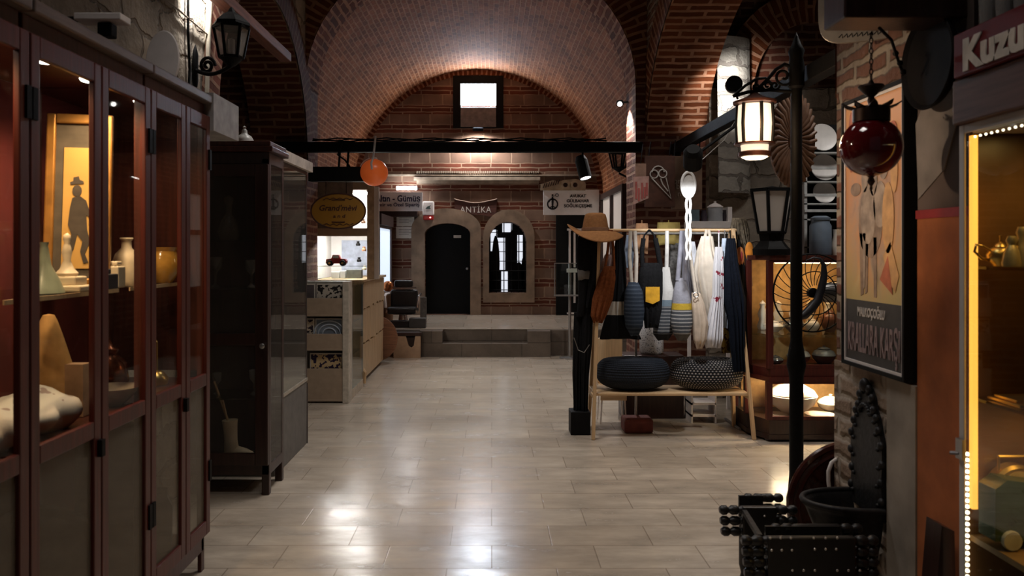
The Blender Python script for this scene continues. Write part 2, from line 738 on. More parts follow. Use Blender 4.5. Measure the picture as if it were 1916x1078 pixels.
def almasik():
    """Alternating masonry: one row of framed stones, then two thin brick rows."""
    m, nt, N, L, b = new_mat('banded masonry')
    uv = N.new('ShaderNodeUVMap')
    uv.uv_map = 'UVMap'
    nz = N.new('ShaderNodeTexNoise')
    nz.inputs['Scale'].default_value = 5
    L.new(uv.outputs[0], nz.inputs['Vector'])
    ad = N.new('ShaderNodeVectorMath')
    ad.operation = 'MULTIPLY_ADD'
    L.new(nz.outputs['Color'], ad.inputs[0])
    ad.inputs[1].default_value = (0.03, 0.03, 0)
    L.new(uv.outputs[0], ad.inputs[2])
    sp = N.new('ShaderNodeSeparateXYZ')
    L.new(ad.outputs[0], sp.inputs[0])
    fl = N.new('ShaderNodeMath')
    fl.operation = 'MODULO'
    L.new(sp.outputs[1], fl.inputs[0])
    fl.inputs[1].default_value = 0.36
    lt = N.new('ShaderNodeMath')
    lt.operation = 'LESS_THAN'
    L.new(fl.outputs[0], lt.inputs[0])
    lt.inputs[1].default_value = 0.2
    cols = []
    facs = []
    for (c1, c2, bw, rh, ms) in (((0.2, 0.125, 0.088), (0.15, 0.09, 0.064), 0.38, 0.36, 0.014), ((0.13, 0.038, 0.022), (0.09, 0.028, 0.016), 0.55, 0.08, 0.012)):
        bt = N.new('ShaderNodeTexBrick')
        bt.offset = 0.37
        bt.inputs['Scale'].default_value = 1
        bt.inputs['Brick Width'].default_value = bw
        bt.inputs['Row Height'].default_value = rh
        bt.inputs['Mortar Size'].default_value = ms
        bt.inputs['Mortar Smooth'].default_value = 0.3
        bt.inputs['Bias'].default_value = 0
        bt.inputs['Color1'].default_value = (*c1, 1)
        bt.inputs['Color2'].default_value = (*c2, 1)
        bt.inputs['Mortar'].default_value = (0.27, 0.18, 0.125, 1)
        if rh < 0.2:
            o2 = N.new('ShaderNodeVectorMath')
            o2.inputs[1].default_value = (0, -0.2, 0)
            L.new(ad.outputs[0], o2.inputs[0])
            L.new(o2.outputs[0], bt.inputs['Vector'])
        else:
            L.new(ad.outputs[0], bt.inputs['Vector'])
        cols.append(bt.outputs['Color'])
        facs.append(bt.outputs['Fac'])
    mx = N.new('ShaderNodeMix')
    mx.data_type = 'RGBA'
    L.new(lt.outputs[0], mx.inputs[0])
    L.new(cols[1], mx.inputs[6])
    L.new(cols[0], mx.inputs[7])
    mf = N.new('ShaderNodeMix')
    L.new(lt.outputs[0], mf.inputs[0])
    L.new(facs[1], mf.inputs[2])
    L.new(facs[0], mf.inputs[3])
    n2 = N.new('ShaderNodeTexNoise')
    n2.inputs['Scale'].default_value = 1.8
    n2.inputs['Detail'].default_value = 7
    L.new(uv.outputs[0], n2.inputs['Vector'])
    mr = N.new('ShaderNodeMapRange')
    mr.inputs[1].default_value = 0.3
    mr.inputs[2].default_value = 0.7
    mr.inputs[3].default_value = 0.65
    mr.inputs[4].default_value = 1.4
    L.new(n2.outputs['Fac'], mr.inputs[0])
    vs = N.new('ShaderNodeVectorMath')
    vs.operation = 'SCALE'
    L.new(mx.outputs[2], vs.inputs[0])
    L.new(mr.outputs[0], vs.inputs['Scale'])
    L.new(vs.outputs[0], b.inputs['Base Color'])
    b.inputs['Roughness'].default_value = 0.85
    b.inputs['Specular IOR Level'].default_value = 0.2
    iv = N.new('ShaderNodeMath')
    iv.operation = 'SUBTRACT'
    iv.inputs[0].default_value = 1
    L.new(mf.outputs[0], iv.inputs[1])
    bump_into(nt, b, iv.outputs[0], 0.6, 0.02)
    return m


BANDED = almasik()


def floor_mat(name, tw=0.55, th=0.31):
    m, nt, N, L, b = new_mat(name)
    uv = N.new('ShaderNodeUVMap')
    uv.uv_map = 'UVMap'
    bt = N.new('ShaderNodeTexBrick')
    bt.offset = 0.41
    bt.offset_frequency = 2
    bt.inputs['Scale'].default_value = 1
    bt.inputs['Brick Width'].default_value = tw
    bt.inputs['Row Height'].default_value = th
    bt.inputs['Mortar Size'].default_value = 0.004
    bt.inputs['Mortar Smooth'].default_value = 0.4
    bt.inputs['Bias'].default_value = -0.1
    bt.inputs['Color1'].default_value = (0.5, 0.425, 0.34, 1)
    bt.inputs['Color2'].default_value = (0.41, 0.34, 0.265, 1)
    bt.inputs['Mortar'].default_value = (0.28, 0.22, 0.165, 1)
    L.new(uv.outputs[0], bt.inputs['Vector'])
    mp = N.new('ShaderNodeMapping')
    mp.inputs['Scale'].default_value = (1.0, 2.6, 1)
    L.new(uv.outputs[0], mp.inputs[0])
    nz = N.new('ShaderNodeTexNoise')
    nz.inputs['Scale'].default_value = 2.4
    nz.inputs['Detail'].default_value = 8
    nz.inputs['Roughness'].default_value = 0.62
    L.new(mp.outputs[0], nz.inputs['Vector'])
    mr = N.new('ShaderNodeMapRange')
    mr.inputs[1].default_value = 0.3
    mr.inputs[2].default_value = 0.7
    mr.inputs[3].default_value = 0.66
    mr.inputs[4].default_value = 1.22
    L.new(nz.outputs['Fac'], mr.inputs[0])
    vs = N.new('ShaderNodeVectorMath')
    vs.operation = 'SCALE'
    L.new(bt.outputs['Color'], vs.inputs[0])
    L.new(mr.outputs[0], vs.inputs['Scale'])
    L.new(vs.outputs[0], b.inputs['Base Color'])
    rr = N.new('ShaderNodeMapRange')
    rr.inputs[1].default_value = 0.3
    rr.inputs[2].default_value = 0.7
    rr.inputs[3].default_value = 0.3
    rr.inputs[4].default_value = 0.16
    L.new(nz.outputs['Fac'], rr.inputs[0])
    L.new(rr.outputs[0], b.inputs['Roughness'])
    b.inputs['Specular IOR Level'].default_value = 0.5
    iv = N.new('ShaderNodeMath')
    iv.operation = 'MULTIPLY_ADD'
    L.new(bt.outputs['Fac'], iv.inputs[0])
    iv.inputs[1].default_value = -0.6
    L.new(nz.outputs['Fac'], iv.inputs[2])
    bump_into(nt, b, iv.outputs[0], 0.12, 0.01)
    return m


FLOOR = floor_mat('polished limestone floor')
MAHOGANY = wood('dark mahogany', (0.06, 0.015, 0.009), 0.36)
MAHOGANY_LIT = wood('reddish mahogany', (0.07, 0.009, 0.005), 0.42)
WOOD_DARK = wood('near black wood', (0.03, 0.012, 0.009), 0.35)
WOOD_PALE = wood('pale pine', (0.62, 0.41, 0.22), 0.55, var=0.15)
WOOD_PALE_X = wood('pale pine rail', (0.62, 0.41, 0.22), 0.55, var=0.15, axis='X')
WOOD_CLAD = wood('pale wood cladding', (0.5, 0.35, 0.2), 0.55, var=0.2)
WOOD_MID = wood('brown wood', (0.26, 0.13, 0.065), 0.5)
IRON = mat('black iron', (0.004, 0.0038, 0.0038), 0.6, 0.0, spec=0.12, bump=0.2, scale=40)
CASTIRON = mat('cast iron', (0.028, 0.027, 0.028), 0.5, 0.5, bump=0.35, scale=30)
BLACK = mat('black paint', (0.004, 0.004, 0.004), 0.7, spec=0.2)
STEEL = mat('brushed steel', (0.4, 0.39, 0.38), 0.35, 0.9, var=0.1)
BRASS = mat('brass', (0.62, 0.4, 0.13), 0.3, 0.95, var=0.15, bump=0.05)
WHITE = mat('white paint', (0.76, 0.7, 0.67), 0.6, var=0.06)
WHITE_WARM = mat('cream ceramic', (0.7, 0.58, 0.42), 0.45, var=0.1)
BEIGE = mat('beige board', (0.36, 0.27, 0.19), 0.7, var=0.1)
GREYBOARD = mat('grey board', (0.15, 0.14, 0.13), 0.6, var=0.15)
PAPER = mat('paper', (0.62, 0.57, 0.5), 0.8, var=0.08)
CARD = mat('cardboard', (0.45, 0.3, 0.19), 0.8, var=0.1)
INK = mat('black lettering', (0.015, 0.013, 0.015), 0.6, var=0.0, bump=0)
PANE = glass('clear pane', (0.92, 0.94, 0.92), 0.3)
PANE_DARK = glass('smoky pane', (0.6, 0.6, 0.58), 0.45, haze=0.16, haze_col=(0.5, 0.42, 0.32))  # brownish haze stands in for floor light in the lower panes
PANE_THIN = glass('thin display glass', (0.93, 0.97, 0.95), 1.0)
LIGHT_WHITE = glow('white lamp face', (1.0, 0.96, 0.92), 14)
LIGHT_WARM = glow('warm lamp face', (1.0, 0.74, 0.45), 8)
BLUE_BLACK = mat('dark navy cloth', (0.006, 0.008, 0.014), 0.95, bump=0.4, scale=60, spec=0.1)
CLOTH_BLACK = mat('black cloth', (0.01, 0.01, 0.011), 0.95, bump=0.4, scale=60, spec=0.1)

# ================================================================== THE SETTING
def fix_light_window():
    # daylight itself: the pane of the small high window
    w = struct(MB().frame(-0.72, 3.88, 0.22, 4.86, 14.97, 15.04, 0.14, 0.03, 0.15).build('window_1', BLACK))  # black frame colour stands in for shade in the window recess
    sill = MB().prism([(0.0, 0.0), (0.10, 0.0), (0.10, 0.36), (0.03, 0.40), (0.0, 0.4)], (-0.58, 15.06, 3.9), (0, -1, 0), (0, 0, 1), -0.66)
    # a glazed panel filled with bright sky
    MB().box((-0.58, 14.985, 4.31), (0.08, 15.03, 4.71)).build('window_pane', glow('overcast sky in window', (0.72, 0.84, 1.0), 60), w)
    sill.build('window_sill', mat('dusty sill', (0.22, 0.19, 0.18), 0.8), w)


fix_light_window()

struct(MB().box((-5, -3, -0.12), (5.5, 12.3, 0)).build('floor', FLOOR))
pl = MB()
pl.box((-1.08, 12.0, 0), (-0.74, 12.3, 0.384)).box((0.54, 12.0, 0), (0.88, 12.3, 0.384)).box((-0.74, 12.0, 0), (0.54, 12.3, 0.195))
pl.box((-3, 12.15, 0), (-1.08, 12.3, 0.384)).box((0.88, 12.15, 0), (3, 12.3, 0.384)).box((-3, 12.3, 0), (3, 15.05, 0.384))
struct(pl.build('trim_1', STONE_GREY))
struct(MB().box((-3, 12.29, 0.384), (3, 15.0, 0.39)).build('floor_platform', floor_mat('platform stone', 1.1, 0.7)))

# end wall with door, window
ew = MB().box((-4.6, 15.0, -0.1), (4.6, 15.5, 6.2)).build('wall_back', BANDED)
c1 = MB().prism(arch_poly(-1.25, -0.40, 0.39, 1.9, 2.1), (0, 15.3, 0), (1, 0, 0), (0, 0, 1), 0.6).build('cut', BANDED)
c2 = MB().prism(arch_poly(-0.05, 0.65, 0.8, 1.75, 2.13), (0, 15.45, 0), (1, 0, 0), (0, 0, 1), 0.8).build('cut', BANDED)
struct(boolean_cut(ew, [c1, c2]))
tr = MB().ring_plate(arch_poly(-1.5, -0.2, 0.39, 2.0, 2.38), arch_poly(-1.25, -0.40, 0.39, 1.9, 2.1), (0, 15.02, 0), (1, 0, 0), (0, 0, 1), 0.07)
struct(tr.build('trim_2', STONE_SMOOTH, bevel=0.008))
tr = MB().ring_plate(arch_poly(-0.16, 0.8, 0.62, 1.85, 2.36), arch_poly(-0.05, 0.65, 0.8, 1.75, 2.13), (0, 15.02, 0), (1, 0, 0), (0, 0, 1), 0.07)
struct(tr.build('trim_3', STONE_SMOOTH, bevel=0.008))
d = struct(MB().prism(arch_poly(-1.24, -0.41, 0.39, 1.9, 2.09), (0, 15.22, 0), (1, 0, 0), (0, 0, 1), 0.05).build('door_1', BLACK))
MB().ball((-0.46, 15.15, 1.25), 0.03).build('door_knob', STEEL, d, smooth=60)
MB().box((-0.72, 15.16, 1.83), (-0.58, 15.17, 1.88)).build('door_plate', PAPER, d)
# cornice with a toothed course
cn = MB().box((-1.45, 14.9, 2.9), (0.9, 15.02, 2.96)).box((-1.4, 14.94, 2.84), (0.88, 15.02, 2.9)).box((-2.4, 14.92, 2.98), (2.0, 15.02, 3.01))
for k in range(56):
    x = -1.4 + k * 0.041
    cn.box((x, 14.91, 3.03), (x + 0.022, 15.01, 3.07))
struct(cn.build('trim_4', mat('pale moulding stone', (0.36, 0.29, 0.22), 0.8, bump=0.4, scale=9)))
# grilled arched window
w = struct(MB().prism(arch_poly(-0.05, 0.65, 0.8, 1.75, 2.13), (0, 15.44, 0), (1, 0, 0), (0, 0, 1), 0.02).build('window_2', BLACK))
bl = MB()
for (px, py, qx, qy) in ((925, 445, 945, 505), (968, 440, 978, 495), (918, 430, 930, 470), (938, 508, 950, 548), (940, 418, 958, 435)):
    a, b = P(px, py, 15.4), P(qx, qy, 15.4)
    bl.box((a.x, 15.4, b.z), (b.x, 15.41, a.z))
bl.build('lit_interior', glow('shop light behind bars', (0.85, 0.9, 1.0), 0.9), w)
sh = MB()
for (px, py, qx, qy) in ((920, 440, 935, 548), (950, 430, 966, 520), (962, 490, 980, 548), (975, 480, 984, 540)):
    a, b = P(px, py, 15.36), P(qx, qy, 15.36)
    sh.prism(circ((a.x + b.x) / 2, (a.z + b.z) / 2, abs(b.x - a.x) / 2, 14, abs(a.z - b.z) / 2), (0, 15.38, 0), (1, 0, 0), (0, 0, 1), 0.06)
sh.build('dark_ornaments', CLOTH_BLACK, w)
g = MB()
for k in range(6):
    x = -0.05 + 0.7 * k / 5
    g.tube([(x, 15.08, 0.76), (x, 15.08, 2.0 + 0.12 * math.sin(PI * k / 5))], 0.011, 6)
for k in range(7):
    z = 0.85 + k * 0.18
    g.tube([(-0.07, 15.06, z), (0.67, 15.06, z)], 0.008, 6)
g.build('window_grille', IRON, w)
# second dark doorway, panel with white bars
d = struct(MB().box((1.2, 14.9, 0.39), (1.98, 15.02, 2.25)).build('door_2', BLACK))
b = MB()
for x in (1.43, 1.52, 1.61):
    b.box((x, 14.86, 1.28), (x + 0.035, 14.9, 1.96)).box((x, 14.86, 0.62), (x + 0.035, 14.9, 1.18))
b.box((1.4, 14.86, 0.41), (1.72, 14.9, 0.44)).box((1.4, 14.86, 1.96), (1.72, 14.9, 2.0)).box((1.41, 14.85, 1.19), (1.68, 14.9, 1.26))
b.build('door_bars', WHITE, d)

# vault of the end bay
AX, VR, VZ = -0.26, 2.34, 2.64


def vfn(u, v):
    a = PI * v
    return Vector((AX + VR * math.cos(a), 9.3 + 5.75 * u, VZ + VR * math.sin(a)))


mb = MB()
mb.grid(vfn, 8, 64, lambda u, v: (9.3 + 5.75 * u, VR * PI * v))
mb.keep = True
struct(mb.build('ceiling_vault', BRICK_VAULT, smooth=60))
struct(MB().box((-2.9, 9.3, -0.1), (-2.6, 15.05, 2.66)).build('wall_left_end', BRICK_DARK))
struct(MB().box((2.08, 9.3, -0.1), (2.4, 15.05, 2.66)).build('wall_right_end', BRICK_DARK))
# ring of bricks at the lunette edge
mb = MB()
mb.grid(lambda u, v: Vector((AX + (VR - 0.0 - 0.1 * u) * math.cos(PI * v), 14.985, VZ + (VR - 0.1 * u) * math.sin(PI * v))), 1, 64, lambda u, v: (0.1 * u, VR * PI * v))
struct(mb.build('trim_5', BRICK_SOFFIT))

# transverse arch
AL, AR, AZ, AT = -2.04, 1.58, 3.42, 4.98
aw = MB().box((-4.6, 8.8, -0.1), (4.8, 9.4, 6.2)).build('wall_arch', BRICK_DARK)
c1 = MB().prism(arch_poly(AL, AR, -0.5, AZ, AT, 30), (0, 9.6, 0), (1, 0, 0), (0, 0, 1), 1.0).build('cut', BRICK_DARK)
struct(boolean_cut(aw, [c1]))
AC, AH = (AL + AR) / 2, (AR - AL) / 2


def arc_pt(t, r=0.0):
    """t 0..1 along jamb-arch-jamb is not needed: only the arch itself."""
    a = PI * t
    return AC + (AH + r) * math.cos(a), AZ + (AT - AZ + r) * math.sin(a)


mb = MB()
mb.grid(lambda u, v: Vector((arc_pt(v, 0.62 * u)[0], 8.78, arc_pt(v, 0.62 * u)[1])), 2, 56, lambda u, v: (0.62 * u, 2.2 * PI * v * 0.85))
struct(mb.build('trim_6', BRICK_SOFFIT))
mb = MB()
mb.grid(lambda u, v: Vector((arc_pt(v, -0.006)[0], 8.78 + 0.64 * u, arc_pt(v, -0.006)[1])), 2, 56, lambda u, v: (0.64 * u, 1.8 * PI * v * 0.85))
struct(mb.build('trim_7', BRICK_SOFFIT, smooth=60))

# right arcade: near pillar, pointed opening, soffit of bricks
RX0, RX1 = 1.70, 2.35
rw = MB().box((RX0, -3, -0.1), (RX1, 8.8, 6.2)).build('wall_right', brick('pillar brick', (0.2, 0.095, 0.06), (0.15, 0.07, 0.048), (0.3, 0.24, 0.18), 0.3, 0.085, 0.022, wob=0.012, bump=0.9, stain=0.5, smooth=0.5))
RY0, RY1, RZ, RT = 3.95, 8.82, 2.7, 4.12


def rpoly(n=26):
    c, h = (RY0 + RY1) / 2, (RY1 - RY0) / 2
    pts = [(RY0, -0.5), (RY1 + 0.3, -0.5), (RY1 + 0.3, RZ)]
    for i in range(n + 1):
        a = PI * i / n
        pts.append((c + h * math.cos(a), RZ + (RT - RZ) * math.sin(a)))
    return pts


c1 = MB().prism(rpoly(), (RX0 - 0.2, 0, 0), (0, 1, 0), (0, 0, 1), 1.2).build('cut', BRICK_DARK)
c2 = MB().box((1.5, -3.2, -0.5), (2.2, 2.8, 7)).build('cut', BRICK_DARK)
struct(boolean_cut(rw, [c1, c2]))
rc, rh_ = (RY0 + RY1) / 2, (RY1 - RY0) / 2
mb = MB()
mb.grid(lambda u, v: Vector((RX0 - 0.004 + (RX1 - RX0 + 0.008) * u, rc + (rh_ - 0.006) * math.cos(PI * v), RZ - 0.35 * (1 if v in (0.0, 1.0) else 0) + (RT - RZ - 0.006) * math.sin(PI * v))),
        2, 60, lambda u, v: (0.65 * u, 6.2 * v))
struct(mb.build('trim_8', BRICK_SOFFIT, smooth=60))
mb = MB()
mb.grid(lambda u, v: Vector((RX0 - 0.012, rc + (rh_ + 0.4 * u) * math.cos(PI * v), RZ + (RT - RZ + 0.4 * u) * math.sin(PI * v))), 2, 60, lambda u, v: (0.4 * u, 6.2 * v))
struct(mb.build('trim_9', BRICK_SOFFIT))
# whitewashed lower face, plaster edge and painted pilaster of the near pillar
struct(MB().box((1.675, 3.17, 0), (1.7, 3.4, 1.06)).build('trim_10', mat('pale plaster edge', (0.3, 0.255, 0.205), 0.9, var=0.3, scale=5, bump=0.3)))
struct(MB().box((1.688, 3.4, 0), (1.702, 3.95, 1.06)).build('trim_18', brick('whitewashed brick', (0.31, 0.235, 0.175), (0.25, 0.175, 0.125), (0.36, 0.3, 0.24), 0.3, 0.1, 0.03, wob=0.014, bump=1.0, stain=0.4, smooth=0.8)))
struct(MB().box((1.68, 2.8, 0), (1.7, 3.17, 1.75)).build('trim_11', TERRACOTTA, bevel=0.006))
struct(MB().box((1.677, 2.8, 1.722), (1.702, 3.172, 1.756)).build('trim_12', RED_TRIM))
struct(MB().box((1.685, 2.8, 1.757), (1.7, 3.17, 2.6)).build('trim_13', PLASTER_DARK))
struct(MB().prism([(-.28, .0), (-.1, .1), (.0, .3), (.02, .58), (-.1, .6), (-.2, .42), (-.3, .3)], (1.681, 2.88, 1.8), (0, -1, 0), (0, 0, 1), -.01).build('trim_19', mat('bare grey plaster', (.2, .17, .15), .9, var=.3, scale=6)))
# right side bay
struct(MB().box((4.5, 3, -0.1), (4.8, 8.8, 6.2)).build('wall_side', PLASTER_DARK))
struct(MB().box((2.35, 8.66, -0.1), (4.5, 8.8, 3.35)).build('wall_side_back', STONE_WALL))
struct(MB().box((2.35, 3.0, -0.1), (4.5, 3.2, 6.2)).build('wall_side_front', PLASTER_DARK))
mb = MB()
mb.grid(lambda u, v: Vector((3.45 + (0.62 + 0.36 * u) * math.cos(PI * v), 8.655, 3.3 + (0.75 + 0.36 * u) * math.sin(PI * v))), 1, 30, lambda u, v: (0.36 * u, 2.6 * v))
struct(mb.build('trim_14', BRICK_SOFFIT))
# rough stone jamb of the side bay that its own spotlight washes
mb = MB()
mb.grid(lambda u, v: Vector((2.36 + 0.42 * math.sin(PI * 0.5 * u), 8.64 - 0.3 * math.cos(PI * 0.5 * u) * (1 - 0.2 * v), 2.2 + 1.65 * v)), 8, 6, lambda u, v: (0.5 * u, 1.65 * v))
struct(mb.build('trim_15', brick('pale rough stone', (0.5, 0.46, 0.4), (0.4, 0.36, 0.31), (0.25, 0.22, 0.19), 0.4, 0.17, 0.018, wob=0.03, bump=1.0, stain=0.4)))

# left arcade
lw = MB().box((-2.64, -3, -0.1), (-2.04, 8.8, 6.2)).build('wall_left', STONE_WALL)
LY0, LY1, LZ, LT = 5.95, 8.84, 2.55, 3.95
cc, hh = (LY0 + LY1) / 2, (LY1 - LY0) / 2
lp = [(LY0, -0.5), (LY1, -0.5)] + [(cc + hh * math.cos(PI * i / 24), LZ + (LT - LZ) * math.sin(PI * i / 24)) for i in range(25)]
c1 = MB().prism(lp, (-3.0, 0, 0), (0, 1, 0), (0, 0, 1), 1.4).build('cut', BRICK_DARK)
struct(boolean_cut(lw, [c1]))
mb = MB()
mb.grid(lambda u, v: Vector((-2.035 - 0.61 * u, cc + (hh - 0.006) * math.cos(PI * v), LZ - (1.0 if v in (0.0, 1.0) else 0) + (LT - LZ - 0.006) * math.sin(PI * v))), 2, 50, lambda u, v: (0.61 * u, 4.6 * v))
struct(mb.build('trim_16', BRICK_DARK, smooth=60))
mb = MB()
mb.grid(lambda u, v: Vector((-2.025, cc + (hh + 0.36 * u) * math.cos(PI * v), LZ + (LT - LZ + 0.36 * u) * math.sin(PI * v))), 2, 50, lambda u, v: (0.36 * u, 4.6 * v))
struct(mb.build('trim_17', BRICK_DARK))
struct(MB().box((-4.2, 3.0, -0.1), (-3.9, 8.8, 6.2)).build('wall_left_recess', PLASTER_DARK))
struct(MB().box((-5, -3, 5.9), (5.2, 9.0, 6.2)).build('ceiling', PLASTER_DARK))

# ================================================================== BEAMS, CABLES, SPOTS
t = thing('tie_beam', 'black iron tie beam spanning the aisle under the big brick vault', 'beam', (0, 8.74, 2.72))
MB().box((-2.3, 8.69, 2.665), (1.64, 8.79, 2.775)).build('bar', IRON, t, bevel=0.006)
cb = MB()
for k in range(3):
    pts = [(-1.95 + 3.2 * i / 24, 8.72 + 0.02 * k, 2.79 + 0.012 * math.sin(i * 1.7 + k * 2) + 0.012 * k) for i in range(25)]
    cb.tube(pts, 0.008, 6)
cb.build('cable_run', BLACK, t)
t = thing('iron_beam', 'black iron beam running lengthwise past the lit lantern to the poster pillar', 'beam', (2.0, 6.3, 2.7))
MB().box((1.955, 3.96, 2.65), (2.045, 8.79, 2.75)).build('bar', IRON, t, bevel=0.005)
MB().box((1.955, 8.6, 2.36), (2.03, 8.68, 2.66)).build('hanger', IRON, t)
tag(MB().bar((-1.93, 3.6, 3.38), P(535, 108, 7.3), 0.1, 0.08).build('timber_pole', wood('old red timber', (0.16, 0.06, 0.04), 0.6, axis='Y'), bevel=0.006),
    'reddish wooden pole sloping out high on the left beside the wall lantern', 'pole')


def spot_lamp(name, label, loc, target, power, color, r=0.05, length=0.14, angle=70, face=LIGHT_WHITE, blend=0.6, mount=None):
    t = thing(name, label, 'spotlight', loc)
    loc, target = Vector(loc), Vector(target)
    dr = (target - loc).normalized()
    M = Matrix.Translation(loc) @ dr.to_track_quat('Z', 'Y').to_matrix().to_4x4()
    MB().lathe([(r * 0.7, -length), (r, -length * 0.8), (r, 0), (r * 0.86, 0), (r * 0.86, -0.02), (0.0, -0.02)], seg=20).build('x', BLACK)
    o = bpy.data.objects[[k.name for k in bpy.data.objects if k.name.startswith('x')][-1]]
    o.name = 'lamp_body'
    WM[o.name] = Matrix.Identity(4)
    o.parent = t
    o.matrix_local = WM[t.name].inverted() @ M
    for p in o.data.polygons:
        p.use_smooth = False
    f = MB().lathe([(0, -0.012), (r * 0.84, -0.012), (r * 0.84, -0.008), (0, -0.006)], seg=20).build('lamp_face', face)
    f.parent = t
    f.matrix_local = WM[t.name].inverted() @ M
    if mount is not None:
        MB().tube([loc - dr * length * 0.5, mount], 0.012, 6).build('bracket', BLACK, t)
    lamp('bulb', 'SPOT', loc + dr * 0.03, power, color, parent=t, target=target, size=r * 0.7, angle=angle, blend=blend)
    return t


spot_lamp('spotlight', 'small round downlight on the end wall just below the bright high window', (-0.25, 14.7, 3.78), (-0.25, 14.86, 2.8), 150, (1.0, 0.97, 0.95), r=0.1, length=0.07, angle=165, blend=.4, mount=(-0.25, 15.02, 3.86))
spot_lamp('spotlight', 'black cylinder spotlight hanging from the tie beam above the lawyer sign', P(1096, 334, 8.75), P(1096, 334, 8.75) + Vector((.22, -.25, -1)), 14, (1.0, 0.9, 0.8), r=0.07, length=0.26, angle=50, mount=P(1090, 285, 8.75))
t = spot_lamp('spotlight', 'small bright spotlight at the right foot of the vault', (1.475, 9.2, 3.26), (1.62, 9.22, 2.2), 130, (1.0, 0.97, 0.94), r=0.04, length=0.06, angle=120, mount=(1.57, 9.2, 3.3))
MB().ball((1.46, 9.14, 3.265), .026).build('bare_bulb', glow('bare bulb', (1, .97, .92), 30), t)
spot_lamp('spotlight', 'black spotlight under the lengthwise beam pointing at the clothes rack', P(1296, 310, 6.0), P(1290, 500, 6.9), 60, (0.95, 0.97, 1.0), r=0.07, length=0.17, angle=64, mount=(2.0, 6.0, 2.66))
t = spot_lamp('spotlight', 'black floodlight washing the pale stone above the lantern bracket', P(1372, 160, 7.9), (2.5, 8.45, 3.25), 45, (1.0, 0.97, 0.94), r=0.08, length=0.14, angle=85, mount=P(1380, 185, 7.95))
t = spot_lamp('spotlight', 'small lamp high on the left lighting the stone above the wall lantern', P(388, -95, 5.35), P(368, 30, 5.55), 150, (1.0, 0.97, 0.93), r=0.06, length=0.1, angle=100, mount=P(345, -95, 5.4))
# tube lamp over the jeweller's sign
t = thing('tube_lamp', 'short white tube lamp on the end wall above the gold and silver sign', 'lamp', P(760, 352, 14.8))
a, b = P(742, 352, 14.8), P(780, 352, 14.8)
MB().tube([a, b], 0.035, 10).build('tube', glow('tube lamp glow', (0.93, 0.96, 1.0), 45), t)
MB().box(a + Vector((-0.02, 0.05, -0.01)), b + Vector((0.02, 0.19, 0.01))).build('holder', BLACK, t)

# cables on the left wall
for i, (label, pts, r, m) in enumerate((
        ('black cable running down the left wall beside the scroll bracket', [(352, -30), (352, 60), (355, 130), (353, 180)], 0.009, BLACK),
        ('bundle of pale cables on the left wall behind the lantern', [(392, -20), (388, 100), (386, 170), (383, 250)], 0.02, mat('dusty cable', (0.3, 0.26, 0.2), 0.7)),
        ('thin twisted wire sagging across the stone above the left cabinets', [(300, -10), (330, 15), (365, 45), (392, 68)], 0.006, mat('old wire', (0.32, 0.27, 0.22), 0.6)))):
    mb = MB().tube([PX(x, y, -2.02) for x, y in pts], r, 6)
    tag(mb.build('cable', m), label, 'cable')

# ================================================================== LEFT WALL CABINETS
RED_LINING = mat('red velvet lining', (0.1, 0.012, 0.012), 0.9, scale=6)
CAB_LIT = wood('cornice wood painted lit', (0.12, 0.085, 0.072), 0.45, axis='Y')  # paler grey tone stands in for light caught by the cabinet tops
DOWNLIGHT = glow('cabinet downlight', (1.0, 0.9, 0.78), 10)


